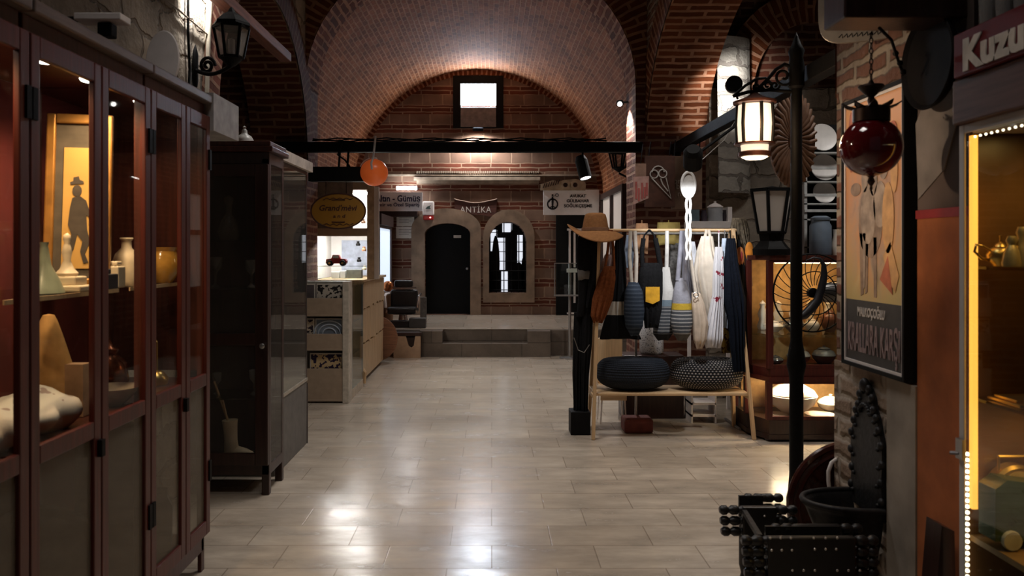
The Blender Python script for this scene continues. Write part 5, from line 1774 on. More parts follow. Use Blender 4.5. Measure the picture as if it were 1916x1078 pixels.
# macrame hoop hung from the beam
hc = P(1288, 346, 6.55)
t = thing('macrame_hoop', 'bright white oval macrame hoop with a braided tail hanging in front of the rack', 'ornament', hc)
WHITE_YARN = mat('white yarn', (.85, .84, .82), .9, var=.05, bump=.5, scale=60, spec=.1)
rx, rz = .056, .105
MB().tube([hc + Vector((x, 0, z)) for x, z in circ(0, 0, rx, 30, rz)], .011, 8, closed=True).build('hoop', WHITE_YARN, t, smooth=60)
MB().prism(circ(.004, -.012, rx * .93, 28, rz * .88), hc + Vector((0, .005, 0)), (1, 0, 0), (0, 0, 1), .008).build('woven_centre', WHITE_YARN, t)
tl = MB()
for s in (-1, 1):
    tl.tube([hc + Vector((s * (.008 + .01 * abs(math.sin(i * .55))), .004 * math.cos(i * .55) * s, -.1 - i * .0205)) for i in range(26)], .011, 8)
tl.build('braided_tail', WHITE_YARN, t, smooth=60)
MB().tube([hc + Vector((0, 0, rz)), Vector((1.9, 6.55, 2.5)), Vector((1.985, 6.55, 2.652))], .003, 5).build('cord', WHITE_YARN, t)

# second, metal rail with what hangs on it behind
t = thing('garment_rail', 'steel garment rail just behind the wooden rack', 'rail', (1.9, 7.3, 0))
RY2 = 7.3
MB().tube([P(1190, 437, RY2), P(1372, 437, RY2)], .012, 8).build('top_rail', STEEL, t)
for px in (1190, 1372):
    a = P(px, 437, RY2)
    MB().tube([a, (a.x, RY2, .02)], .012, 8).build('post', STEEL, t)
    MB().tube([(a.x, RY2 - .2, .012), (a.x, RY2 + .25, .012)], .012, 8).build('foot', STEEL, t)
for k, (rows, m, label, n) in enumerate((
        ([(418, 1190, 1212), (440, 1188, 1214), (474, 1190, 1212)], mat('orange print bag', (.55, .3, .16), .85, var=.35, scale=9), 'orange and pale printed tote on the steel rail', 'printed_bag'),
        ([(416, 1230, 1272), (440, 1228, 1274), (458, 1230, 1272)], mat('olive yellow canvas', (.36, .27, .08), .9, var=.2), 'olive yellow canvas bag on the steel rail', 'canvas_bag'),
        ([(455, 1254, 1280), (500, 1252, 1282), (560, 1250, 1284), (600, 1252, 1282)], mat('grey patterned wool', (.12, .115, .11), .9, var=.6, scale=40), 'grey flecked garment on the steel rail', 'wool_garment'),
        ([(440, 1172, 1182), (470, 1168, 1186), (500, 1172, 1184)], mat('faded denim', (.2, .24, .31), .9), 'faded blue cloth at the left end of the steel rail', 'denim_cloth'))):
    garment(n, label, 'cloth', rows, RY2 + .03, m, d=.03, folds=3, group='things on the steel rail', straps=(([((rows[0][1] + rows[0][2]) / 2, 436), ((rows[0][1] + rows[0][2]) / 2, rows[0][0] + 6)] if rows[0][0] > 437 else [((rows[0][1] + rows[0][2]) / 2, 412), ((rows[0][1] + rows[0][2]) / 2, 424)], .006),))
garment('fringed_shawl', 'grey brown fringed shawl over the right end of the rack', 'shawl', [(408, 1370, 1396), (430, 1366, 1402), (455, 1372, 1404), (475, 1382, 1402)], 7.12, mat('straw brown yarn', (.2, .16, .11), .95, var=.5, scale=40, bump=.8), d=.06, folds=8, amp=.02)
for k, (px, py, m, label) in enumerate(((1402, 471, mat('orange felt', (.75, .26, .03), .8), 'bright orange oval pendant right of the navy dress'), (1385, 480, mat('orange red felt', (.6, .2, .06), .8), 'dull orange pendant with red streak beside the navy dress'))):
    c = P(px, py, 7.0 - .04 * k)
    tt = thing('felt_pendant', label, 'pendant', c, group='felt pendants')
    MB().ball(c, .045, (.85, .5, 1.9), 16, 12).build('pad', m, tt, smooth=60)
    MB().tube([c, P(1385, 440, 7.12)], .004, 5).build('cord', IRON, tt)
    if k:
        MB().ball(c + Vector((.005, -.02, .0)), .02, (.5, .4, 2.2), 10, 8).build('red_streak', RED_TRIM, tt, smooth=60)
    MB().tube([c + Vector((0, 0, -.07)), c + Vector((.02 - .03 * k, 0, -.3))], .012, 6).build('tail', mat('tan tail', (.35, .24, .17), .9), tt)

# mannequin in black
t = thing('mannequin', 'headless mannequin in black jacket and trousers on a black block left of the rack', 'mannequin', (xp(1088, 7.0), 7.0, 0))
drape([(437, 1086, 1106), (446, 1080, 1113), (480, 1078, 1116), (520, 1081, 1112), (560, 1082, 1110), (592, 1078, 1110)], 7.0, .1, 3, .006).build('jacket', CLOTH_BLACK, t, smooth=80)
drape([(450, 1104, 1116), (490, 1106, 1118), (540, 1100, 1115), (575, 1096, 1108)], 6.92, .045, 2, .004).build('sleeve', CLOTH_BLACK, t, smooth=80)
drape([(503, 1081, 1112), (514, 1081, 1112), (524, 1082, 1111)], 6.98, .125, 2, .003).build('grey_band', mat('grey cloth', (.17, .15, .135), .9), t, smooth=80)
drape([(585, 1074, 1094), (640, 1072, 1092), (700, 1071, 1089), (760, 1073, 1088), (784, 1072, 1089)], 7.02, .07, 3, .012).build('trouser_leg', CLOTH_BLACK, t, smooth=80)
drape([(585, 1090, 1110), (640, 1088, 1108), (700, 1087, 1102), (760, 1087, 1100), (784, 1087, 1101)], 6.98, .07, 3, .012, ph=1).build('trouser_leg', CLOTH_BLACK, t, smooth=80)
MB().tube([P(1074, 632, 6.93), P(1082, 655, 6.91), P(1093, 660, 6.9), P(1103, 645, 6.91)], .004, 6).build('chain', STEEL, t)
a, b = P(1068, 776, 6.92), P(1105, 815, 6.92)
MB().box((a.x, 6.92, 0), (b.x, 7.12, .2)).build('plinth', BLACK, t, bevel=.006)

# behind and below the rack
t = thing('plywood_chair', 'tan plywood chair with thin white legs behind the rack shelf', 'chair', (xp(1140, 7.45), 7.5, 0))
a, b = P(1117, 632, 7.62), P(1164, 740, 7.62)
MB().box((a.x, 7.6, b.z + .12), (b.x, 7.62, a.z)).build('backrest', WOOD_PALE, t, bevel=.006)
MB().box((a.x, 7.36, b.z + .1), (b.x, 7.62, b.z + .12)).build('seat', WOOD_PALE_X, t, bevel=.006)
MB().box((a.x, 7.36, b.z + .0), (b.x, 7.38, b.z + .1)).build('apron', WOOD_PALE_X, t)
for (xx, yy) in ((a.x + .02, 7.38), (b.x - .02, 7.38), (a.x + .02, 7.6), (b.x - .02, 7.6)):
    MB().tube([(xx, yy, b.z + .1), (xx + (.02 if xx > a.x + .05 else -.02), yy, 0)], .008, 6).build('leg', WHITE, t)
o = MB().box((xp(1180, 7.2), 7.6, 0), (xp(1300, 7.2), 7.9, .6)).build('dark_chest', WOOD_DARK, bevel=.008)
tag(o, 'dark wooden chest in the shadow behind the rack shelf', 'chest')
o = lathe_thing('lace_basket', 'white crocheted drum standing on the dark chest behind the bags', 'basket', [(0, 0), (.1, 0), (.115, .02), (.115, .3), (.105, .31), (.09, .3), (.09, .02), (0, .02)], (xp(1219, 7.75), 7.75, .601), spots('crochet white', (.5, .48, .48), (.1, .095, .1), 60, .3))
o = MB().box((xp(1168, 7.0), 6.98, 0), (xp(1222, 7.0), 7.2, .125)).build('red_box', mat('dark red box', (.14, .03, .022), .7), bevel=.02)
tag(o, 'low dark red box on the floor under the rack shelf', 'box')
t = thing('low_shelf', 'small white low shelf under the right half of the rack', 'shelf', (xp(1314, 7.5), 7.5, 0))
for zz in (.06, .17):
    MB().box((xp(1291, 7.45), 7.4, zz), (xp(1337, 7.45), 7.65, zz + .02)).build('plank', WHITE, t)
for px in (1291, 1335):
    MB().box((xp(px, 7.45), 7.4, 0), (xp(px, 7.45) + .015, 7.65, .3)).build('side', WHITE, t)

# white wall shelf with canister
SYK = 7.95
t = thing('white_shelf', 'white shelf on posts carrying a grey canister behind the rack', 'shelf', (xp(1330, SYK), SYK + .1, 0))
zb = zy(427, SYK)
MB().box((xp(1290, SYK), SYK, zb), (xp(1372, SYK), SYK + .22, zy(414, SYK))).build('shelf_board', WHITE, t, bevel=.004)
MB().box((xp(1363, SYK), SYK + .02, zy(414, SYK)), (xp(1371, SYK), SYK + .2, zy(387, SYK))).build('end_board', WHITE, t)
for px in (1292, 1366):
    MB().box((xp(px, SYK), SYK + .1, 0), (xp(px, SYK) + .03, SYK + .13, zb)).build('post', WHITE, t)
zt_ = zy(414, SYK)
t = thing('canister', 'grey enamel canister with a pointed lid on the white shelf', 'canister', (xp(1338, SYK), SYK + .1, zt_))
ENG = mat('grey enamel', (.36, .37, .39), .4, var=.08)
cc_ = Vector((xp(1338, SYK + .1), SYK + .1, zt_))
MB().lathe([(0, 0), (.072, 0), (.075, .01), (.072, .14), (0, .14)], cc_, 24).build('body', ENG, t, smooth=40)
MB().lathe([(.078, .14), (.078, .15), (.04, .175), (.012, .185), (.014, .2), (0, .205)], cc_, 24).build('lid', WHITE, t, smooth=40)
tag(MB().box((xp(1294, SYK), SYK + .04, zt_), (xp(1311, SYK), SYK + .16, zy(391, SYK))).build('blue_tin', mat('slate blue tin', (.1, .14, .17), .5), bevel=.004), 'slate blue tin at the left end of the white shelf', 'tin')
for k, px in enumerate((1317, 1357)):
    lathe_thing('small_vase', ('small dark patterned vase between the blue tin and the grey canister', 'small dark vase right of the grey canister on the white shelf')[k], 'vase', [(0, 0), (.025, 0), (.036, .05), (.02, .1), (.026, .115), (.018, .115), (0, .09)], (xp(px, SYK + .1), SYK + .1, zt_), mat('dark glazed vase', (.06, .045, .06), .3), group='small vases on the white shelf')

# hanging boards above the rack
t = thing('barber_board', 'dark brown hanging board with white open scissors', 'sign', P(1240, 340, 7.45))
BW = mat('brown sign board', (.085, .035, .022), .7)
a, b = P(1206, 292, 7.5), P(1262, 388, 7.5)
MB().box((a.x, 7.48, b.z), (b.x, 7.5, a.z)).build('board', BW, t, bevel=.004)
sc_ = MB()
q = lambda x, y: P(x, y, 7.47)
for (cx_, cy_, rr) in ((1224, 326, 7.5), (1240, 325, 7.5)):
    c = q(cx_, cy_)
    sc_.tube([c + Vector((x, 0, z)) for x, z in circ(0, 0, rr * 7.47 / F, 20)], .006, 6, closed=True)
c = q(1231.5, 322)
sc_.tube([c + Vector((.055 * math.cos(a_), 0, .055 * math.sin(a_))) for a_ in [PI * i / 14 for i in range(15)]], .006, 6)
sc_.tube([q(1219, 333), q(1256, 372), q(1246, 332)], .006, 6)
sc_.tube([q(1236, 334), q(1240, 345), q(1250, 358)], .006, 6)
sc_.build('scissors', mat('chalk white', (.6, .57, .53), .7), t)
for px in (1214, 1252):
    MB().tube([P(px, 293, 7.49), P(px + 4, 265, 7.49)], .005, 6).build('cord', IRON, t)
t = thing('lettered_board', 'narrower brown board with pale letters behind the macrame hoop', 'sign', P(1287, 340, 7.6))
a, b = P(1257, 292, 7.6), P(1314, 392, 7.6)
MB().box((a.x, 7.6, b.z), (b.x, 7.62, a.z)).build('board', mat('lighter brown board', (.13, .075, .045), .7), t, bevel=.004)
LET = mat('pale brown lettering', (.36, .3, .23), .7, bump=0)
for s, px, py in (('or', 1267, 338), ('b', 1269, 348), ('n', 1271, 362)):
    text('lettering', s, LET, P(px, py, 7.596), (1, 0, 0), (0, 0, 1), .055, t)
for px in (1262, 1308):
    MB().tube([P(px, 293, 7.61), P(px + 2, 262, 7.61)], .005, 6).build('cord', IRON, t)
t = thing('paper_packet', 'pink printed paper packet hanging left of the scissors board', 'packet', P(1198, 350, 7.2))
a, b, c, d_ = P(1185, 331, 7.2), P(1214, 330, 7.2), P(1213, 371, 7.2), P(1185, 383, 7.2)
MB().prism([(a.x, a.z), (d_.x, d_.z), (c.x, c.z), (b.x, b.z)], (0, 7.2, 0), (1, 0, 0), (0, 0, 1), .006).build('sheet', mat('pink printed paper', (.5, .3, .26), .8, var=.2, scale=20), t)
pm = MB()
for i, (pp, y0_, y1_) in enumerate(((1189, 340, 372), (1194, 352, 376), (1200, 342, 372), (1205, 350, 370), (1209, 342, 366))):
    u_, v_ = P(pp, y0_, 7.19), P(pp + 3, y1_, 7.19)
    pm.box((u_.x, 7.19, v_.z), (v_.x, 7.194, u_.z))
pm.build('red_print', mat('red print', (.42, .1, .09), .8), t)
a, b = P(1189, 306, 7.21), P(1209, 332, 7.21)
MB().box((a.x, 7.21, b.z), (b.x, 7.22, a.z)).build('header_card', mat('tan card stock', (.3, .18, .13), .8), t)
MB().tube([P(1199, 306, 7.215), P(1203, 270, 8.0)], .004, 5).build('cord', IRON, t)

# lantern far under the tie beam end and shop window in the right end wall
def small_lantern(label, c, h, r, m_glass, rf=1.0):
    tt = thing('scroll_lantern', label, 'lantern', c)
    f = MB()
    g_ = MB()
    for k in range(6):
        a0, a1 = PI / 3 * k, PI / 3 * (k + 1)
        p0, p1 = c + Vector((r * .65 * math.cos(a0), r * .65 * math.sin(a0), -h / 2)), c + Vector((r * math.cos(a0), r * math.sin(a0), h / 2))
        q0, q1 = c + Vector((r * .65 * math.cos(a1), r * .65 * math.sin(a1), -h / 2)), c + Vector((r * math.cos(a1), r * math.sin(a1), h / 2))
        f.bar(p0, p1, r * .14, r * .14).bar(p1, q1, r * .16, r * .16).bar(p0, q0, r * .14, r * .14)
        g_.bm.faces.new([g_.bm.verts.new(x) for x in (p0, q0, q1, p1)])
    f.build('frame', IRON, tt)
    g_.build('glass', m_glass, tt)
    MB().lathe([(0, h / 2 + .005), (r * 1.1, h / 2 + .005), (r * .5, h / 2 + r * .5 * rf), (r * .12, h / 2 + r * .9 * rf), (0, h / 2 + r * rf)], c, 6).build('roof', IRON, tt)
    MB().lathe([(0, -h / 2 - r * .5), (r * .3, -h / 2 - r * .3), (r * .72, -h / 2), (0, -h / 2)], c, 12).build('cup', IRON, tt)
    return tt


c = P(1158, 300, 10.6)
t = small_lantern('dark scroll-bracket lantern under the right end of the tie beam', c, .2, .13, glass('hazy lantern glass', (.7, .7, .7), 1.2, .1))
sp_ = MB()
sp_.tube([c + Vector((0, 0, -.17)), c + Vector((.1, 0, -.22)), c + Vector((.2, 0, -.16)), c + Vector((.26, 0, -.05)), Vector((2.09, 10.6, c.z - .05))], .014, 8)
sp_.tube([c + Vector((.22 + .06 * (1 - i / 24) * math.cos(i * .5), 0, -.02 + .06 * (1 - i / 24) * math.sin(i * .5))) for i in range(24)], .01, 6)
sp_.build('scroll_bracket', IRON, t)
t = thing('shop_window', 'wood-framed shop window in the right wall beyond the hat', 'window', (2.04, 13.4, .4))
MB().frame_x(12.3, .9, 14.85, 2.62, 2.0, 2.08, .1).box((2.0, 13.5, 1.0), (2.08, 13.6, 2.52)).box((2.0, 12.4, 1.85), (2.08, 14.75, 1.93)).build('frame', WOOD_DARK, t)
MB().box((2.05, 12.4, 1.0), (2.07, 14.75, 2.52)).build('lit_pane', glow('dim shop pane', (.6, .52, .45), .28), t)
MB().box((2.0, 12.3, .39), (2.08, 14.85, .9)).build('base_panel', WOOD_DARK, t)

# ================================================================== STREET LAMP POST WITH LIT LANTERN
LYP = 5.0
px0 = xp(1490, LYP)
t = thing('lamp_post', 'black cast iron lamp post with a scrolled arm at the right', 'lamp post', (px0, LYP, 0))
MB().lathe([(0, 0), (.06, 0), (.06, .05), (.05, .1), (.042, .2), (.042, .8), (.046, .83), (.058, .88), (.05, .95), (.042, 1.0), (.036, 1.03), (.034, 2.62), (.03, 2.64)], (px0, LYP, 0), 18).build('shaft', IRON, t, smooth=40)
MB().lathe([(.03, 2.6), (.05, 2.62), (.046, 2.66), (.05, 2.74), (.04, 2.8), (.05, 2.84), (.03, 2.88), (.012, 2.93), (0, 2.96)], (px0, LYP, 0), 14).build('finial', IRON, t, smooth=40)
br = MB()
q = lambda x, y: P(x, y, LYP)


def curl(cx, cy, r, turns, a0, sgn, r1=.15):
    n = int(turns * 16)
    return [q(cx + r * (1 - (1 - r1) * i / n) * math.cos(a0 + sgn * 2 * PI * turns * i / n), cy - r * (1 - (1 - r1) * i / n) * math.sin(a0 + sgn * 2 * PI * turns * i / n)) for i in range(n + 1)]


br.tube([q(1485, 172), q(1440, 168), q(1400, 172), q(1372, 180)], .011, 8)
br.tube([q(1372, 180), q(1395, 160), q(1415, 148), q(1432, 146), q(1446, 158)], .009, 8)
br.tube([q(1412, 172), q(1435, 150), q(1452, 130), q(1468, 120), q(1484, 126)], .011, 8)
br.tube(curl(1466, 143, 22, 1.6, PI / 2, -1), .009, 8)
br.tube(curl(1436, 160, 10, 1.4, PI, 1), .007, 8)
br.tube(curl(1416, 163, 9, 1.4, 0, -1), .007, 8)
br.tube(curl(1450, 160, 9, 1.3, 0, -1), .007, 8)
br.build('scroll_arm', IRON, t, smooth=60)
c = P(1412, 235, LYP)
t = thing('lit_lantern', 'glowing round lantern hanging from the scrolled arm of the lamp post', 'lantern', c)
zq = lambda y: zy(y, LYP)
COP = mat('dark copper cap', (.12, .045, .03), .4, .7)
MB().lathe([(0, zq(192)), (.13, zq(194)), (.132, zq(190)), (.1, zq(187)), (.05, zq(181)), (.02, zq(174)), (0, zq(172))], (c.x, LYP, 0), 32).build('cap', COP, t, smooth=40)
MB().tube([(c.x, LYP, zq(168)), (c.x + .005, LYP, zq(172) + .025)], .008, 6).build('hanger', IRON, t)
LG = glow('lantern glass lit', (1.0, .76, .54), 1.15)
MB().lathe([(.098, zq(268)), (.098, zq(268)), (.104, zq(232)), (.098, zq(197))], (c.x, LYP, 0), 32).build('glass', LG, t, smooth=60)
MB().lathe([(.08, zq(284)), (.084, zq(272))], (c.x, LYP, 0), 32).build('lower_glass', LG, t, smooth=60)
fr = MB()
for k in range(6):
    a = R(34 + 60 * k)
    fr.tube([(c.x + r * math.cos(a), LYP + r * math.sin(a), z) for r, z in ((.104, zq(268)), (.111, zq(232)), (.104, zq(195)))], .011, 6)
fr.build('bars', IRON, t)
MB().lathe([(.09, zq(272)), (.125, zq(271)), (.125, zq(268)), (.1, zq(267))], (c.x, LYP, 0), 32).build('ring', COP, t, smooth=40)
MB().lathe([(.07, zq(294)), (.1, zq(293)), (.1, zq(285)), (.082, zq(283)), (.07, zq(284))], (c.x, LYP, 0), 32).build('skirt', COP, t, smooth=40)
MB().lathe([(0, zq(298)), (.055, zq(298)), (.08, zq(294)), (0, zq(293))], (c.x, LYP, 0), 32).build('bottom_light', LIGHT_WARM, t)
lamp('lantern_bulb', 'POINT', (c.x - .02, LYP - .16, c.z - .02), 10, (1.0, .66, .38), parent=t, size=.14)

# carved sunburst
c = P(1484, 262, 6.0)
t = thing('carved_sunburst', 'carved dark wooden sunburst disc hanging behind the lamp post', 'carving', c)
CW = mat('carved brown wood', (.16, .085, .05), .55, bump=.3, scale=20)
rx, rz = .17, .35
MB().prism(circ(0, 0, rx, 40, rz), c + Vector((0, .04, 0)), (1, 0, 0), (0, 0, 1), .03).build('disc', CW, t)
ra = MB()
for k in range(36):
    a = 2 * PI * k / 36
    p0 = c + Vector((rx * .25 * math.cos(a), -.005, rz * .25 * math.sin(a)))
    p1 = c + Vector((rx * 1.02 * math.cos(a), .0, rz * 1.02 * math.sin(a)))
    pm = p0.lerp(p1, .6) + Vector((.015 * math.sin(a), -.012, -.02 * math.cos(a)))
    ra.tube([p0, pm, p1], [.008, .02, .013], 6)
ra.build('rays', CW, t, smooth=60)
MB().ball(c, .07, (.6, .4, 1), 16, 10).build('boss', CW, t, smooth=60)
MB().tube([c + Vector((-.04, .02, rz * .9)), Vector((2.05, 6.0, 2.72))], .006, 6).build('cord', IRON, t)

# ================================================================== CHINA CABINET
t = thing('china_cabinet', 'lit mahogany china cabinet with a canted corner behind the lamp post', 'cabinet', (2.72, 6.98, 0))
plan = [(2.235, 7.28), (2.235, 6.96), (2.33, 6.7), (3.12, 6.7), (3.2, 6.96), (3.2, 7.28)]
grow = lambda k: [(2.72 + (x - 2.72) * (1 + k), 7.0 + (y - 7.0) * (1 + k * 1.6)) for x, y in plan]
slab = lambda pl, z0, z1: MB().prism(pl, (0, 0, z0), (1, 0, 0), (0, 1, 0), z1 - z0)
Z = lambda y: zy(y, 6.7)
slab(grow(.03), .05, Z(786)).build('base', WOOD_DARK, t, bevel=.008)
slab(grow(.05), .02, .06).build('plinth', WOOD_DARK, t, bevel=.006)
slab(grow(.04), Z(714), Z(706)).build('waist_moulding', MAHOGANY_LIT, t, bevel=.006)
slab(grow(.0), Z(706), Z(690)).build('waist_rail', MAHOGANY_LIT, t, bevel=.004)
slab(grow(.02), Z(487), Z(478)).build('top', MAHOGANY, t, bevel=.006)
slab(grow(-.03), Z(632), Z(627)).build('shelf', PANE_THIN, t)
for (z0, z1, k, w) in ((Z(690), Z(487), 0, .05), (Z(786), Z(714), .03, .05)):
    pp = grow(k)
    for (x, y) in pp:
        MB().box((x - w / 2, y - w / 2 + .02, z0), (x + w / 2, y + w / 2 + .02, z1)).build('post', MAHOGANY_LIT, t, bevel=.005)
    for i in range(5):
        a, b = Vector((*pp[i], 0)), Vector((*pp[i + 1], 0))
        dr = (b - a).normalized()
        a, b = a + dr * .02 + Vector((0, .02, 0)), b - dr * .02 + Vector((0, .02, 0))
        g_ = MB()
        n_ = Vector((-dr.y, dr.x, 0)) * .002
        V = [g_.bm.verts.new(p) for p in (a - n_ + Vector((0, 0, z0)), b - n_ + Vector((0, 0, z0)), b - n_ + Vector((0, 0, z1)), a - n_ + Vector((0, 0, z1)))]
        g_.bm.faces.new(V)
        g_.build('pane', PANE_THIN, t)
    MB().box((2.26, 7.26, z0), (3.18, 7.28, z1)).build('back_panel', mat('honey back panel', (.5, .3, .12), .7), t)
    for (zz0, zz1) in ((z0, z0 + .03), (z1 - .02, z1)):
        MB().box((pp[2][0], pp[2][1] + .005, zz0), (pp[3][0], pp[3][1] + .035, zz1)).build('rail', MAHOGANY_LIT, t)
for (x, y) in ((2.33, 6.74), (3.1, 6.74), (2.27, 7.24), (3.16, 7.24)):
    MB().lathe([(0, 0), (.03, 0), (.04, .02), (.025, .04), (.035, .06), (0, .06)], (x, y, 0), 12).build('foot', WOOD_DARK, t, smooth=40)
MB().box((2.45, 6.9, Z(489) - .02), (3.05, 6.94, Z(489) - .005)).build('light_strip', glow('cabinet strip', (1.0, .66, .34), 40), t)
MB().box((2.4, 6.8, Z(716) - .015), (3.05, 6.86, Z(716) - .004)).build('light_strip', glow('cabinet strip low', (1.0, .76, .48), 95), t)
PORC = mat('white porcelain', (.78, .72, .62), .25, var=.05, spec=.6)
SILV = mat('tarnished silver', (.5, .47, .43), .25, .9, var=.2)
zb = Z(786) + .002
for (x, y, s, label) in ((2.6, 6.94, 1.5, 'large white tureen glowing in the lower china cabinet'), (2.95, 6.98, .8, 'smaller white bowl right of the large tureen')):
    tt = thing('soup_tureen', label, 'tureen', (x, y, zb), group='white dishes in the lower china cabinet')
    MB().lathe([(0, 0), (.06 * s, 0), (.06 * s, .02), (.12 * s, .06 * s), (.14 * s, .11 * s), (.13 * s, .115 * s), (0, .115 * s)], (x, y, zb), 28).build('bowl', PORC, tt, smooth=40)
    MB().lathe([(.135 * s, .117 * s), (.12 * s, .14 * s), (.06 * s, .175 * s), (.015 * s, .185 * s), (.02 * s, .205 * s), (0, .21 * s)], (x, y, zb), 28).build('lid', PORC, tt, smooth=50)
for k, (x, y, r) in enumerate(((2.44, 6.86, .09), (2.8, 6.84, .13))):
    lathe_thing('serving_plate', ('small white plate at the left of the lower china cabinet', 'wide white plate in front of the smaller bowl in the lower china cabinet')[k], 'plate', [(0, 0), (r * .55, 0), (r, .018), (r * .98, .022), (r * .55, .006), (0, .006)], (x, y, zb), PORC, 'white dishes in the lower china cabinet')
zs_, zf = Z(627) + .002, Z(690) + .002
items = [('gravy_boat', 'pale gravy boat on the china cabinet shelf nearest the corner', 2.45, zs_, .07, .1, PORC), ('silver_teapot', 'silver teapot in the middle of the china cabinet shelf', 2.62, zs_, .09, .14, SILV), ('sugar_bowl', 'pale footed sugar bowl on the china cabinet shelf', 2.78, zs_, .06, .12, PORC),
         ('tea_urn', 'dark copper tea urn at the right of the china cabinet shelf', 2.93, zs_, .08, .2, mat('brown glaze', (.16, .06, .03), .3)),
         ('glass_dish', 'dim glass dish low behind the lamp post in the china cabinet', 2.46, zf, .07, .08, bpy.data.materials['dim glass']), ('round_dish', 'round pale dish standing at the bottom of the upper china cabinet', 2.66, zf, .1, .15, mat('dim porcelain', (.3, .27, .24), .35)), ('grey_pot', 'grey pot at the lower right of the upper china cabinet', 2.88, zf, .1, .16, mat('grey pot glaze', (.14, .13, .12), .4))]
for n, label, x, z, r, h, m in items:
    tt = thing(n, label, 'tableware', (x, 6.95, z), group='tableware in the upper china cabinet')
    MB().lathe([(0, 0), (r * .5, 0), (r * .55, h * .06), (r * .9, h * .3), (r, h * .5), (r * .8, h * .72), (r * .5, h * .8), (r * .55, h * .84), (0, h * .84)], (x, 6.95, z), 22).build('vessel', m, tt, smooth=45)
    MB().lathe([(r * .52, h * .845), (r * .3, h * .92), (r * .08, h * .95), (r * .1, h), (0, h * 1.01)], (x, 6.95, z), 18).build('lid', m, tt, smooth=45)
    if n in ('silver_teapot', 'gravy_boat', 'tea_urn'):
        MB().tube([(x + r * .8, 6.95, z + h * .4), (x + r * 1.2, 6.95, z + h * .5), (x + r * 1.5, 6.95, z + h * .78)], [.016, .01, .007], 8).build('spout', m, tt, smooth=50)
        MB().tube([(x - r * .9, 6.95, z + h * .65), (x - r * 1.4, 6.95, z + h * .6), (x - r * 1.35, 6.95, z + h * .3), (x - r * .9, 6.95, z + h * .3)], .006, 6).build('handle', m, tt, smooth=50)

# stacks of small white pieces at the back of the shelf
for k, x in enumerate((2.42, 2.56, 2.7, 2.84, 3.0)):
    lathe_thing('figure_group', ('far left', 'second from the left', 'middle', 'fourth from the left', 'far right')[k] + ' of five pale ornaments at the back of the china cabinet', 'ornament', [(0, 0), (.04, 0), (.05, .03), (.03, .09), (.045, .14), (.02, .2), (.03, .23), (0, .26)], (x, 7.16, zs_), (PORC, WHITE_WARM)[k % 2], 'pale ornaments in the china cabinet')

# plate rack with plates, jug and lantern on top of the cabinet
zc = Z(478) + .001
RY3 = 7.06
t = thing('plate_rack', 'white wooden plate rack standing on top of the china cabinet', 'rack', (2.9, RY3, zc))
WG = mat('grey white paint', (.42, .43, .42), .6)
xr0, xr1 = xp(1500, RY3), xp(1500, RY3) + .62
for x in (xr0, xr1):
    MB().box((x, RY3 - .06, zc), (x + .025, RY3 + .1, 2.72)).build('side', WG, t)
for y in (286, 340, 381, 410, 462):
    MB().box((xr0, RY3 - .06, zy(y, RY3) - .012), (xr1 + .025, RY3 + .1, zy(y, RY3))).build('shelf', WG, t)
for y in (316, 366, 395):
    MB().box((xr0, RY3 - .07, zy(y, RY3) - .012), (xr1 + .025, RY3 - .055, zy(y, RY3) + .012)).build('front_rail', WG, t)
MB().box((xr0, RY3 + .1, zc), (xr1 + .025, RY3 + .11, 2.72)).build('back_board', BLACK, t)
PL = mat('grey glazed plate', (.62, .6, .57), .4, var=.08, spec=.5)
for k, (px, py, r) in enumerate(((1538, 258, .125), (1541, 314, .12), (1541, 361, .1))):
    o = MB().lathe([(0, 0), (r * .6, 0), (r, .016), (r * .98, .022), (r * .6, .008), (0, .008)], (0, 0, 0), 32).build('dinner_plate', PL, smooth=40)
    c = P(px, py, RY3 + .02)
    o.matrix_world = Matrix.Translation(c) @ Matrix.Rotation(R(78), 4, 'X')
    tag(o, ('top left plate standing in the white plate rack', 'left plate on the second row of the white plate rack', 'left plate on the third row of the white plate rack')[k], 'plate', 'plates in the white rack')
    o2 = o.copy()
    COL.objects.link(o2)
    o2.matrix_world = Matrix.Translation(c + Vector((r * 2.1, 0, 0))) @ Matrix.Rotation(R(78), 4, 'X')
    o2['label'] = ('top right plate standing in the white plate rack', 'right plate on the second row of the white plate rack', 'right plate on the third row of the white plate rack')[k]
SLATE = mat('slate blue enamel', (.12, .155, .2), .4, var=.1)
c = Vector((xp(1535, 6.86), 6.86, zc))
t = thing('milk_can', 'slate blue enamel milk can on top of the china cabinet', 'can', c)
MB().lathe([(0, 0), (.086, 0), (.09, .01), (.09, .25), (.075, .275), (.075, .3), (0, .3)], c, 28).build('body', SLATE, t, smooth=40)
MB().lathe([(.08, .3), (.082, .32), (.05, .335), (0, .337)], c, 28).build('lid', SLATE, t, smooth=40)
lathe_thing('white_pitcher', 'slim white pitcher right of the slate blue milk can', 'pitcher', [(0, 0), (.04, 0), (.05, .08), (.03, .17), (.035, .22), (.025, .22), (0, .1)], (xp(1566, 6.86), 6.86, zc), PORC)
c = Vector((xp(1444, 6.82), 6.82, zc + .372))
t = small_lantern('big black glass lantern standing on the left end of the china cabinet', c, .36, .17, rf=.22, m_glass= glass('milky lantern pane', (.55, .53, .5), 1.0, .2, haze=.6, haze_col=(.72, .66, .6)))
MB().lathe([(0, -.371), (.16, -.371), (.165, -.32), (.14, -.3), (.1, -.25), (.11, -.19), (.0, -.18)], c, 6).build('base', IRON, t)
MB().lathe([(0, -.17), (.055, -.16), (.07, .0), (.06, .15), (0, .16)], c, 16).build('milk_glass', mat('frosted chimney', (.6, .55, .48), .5), t, smooth=50)

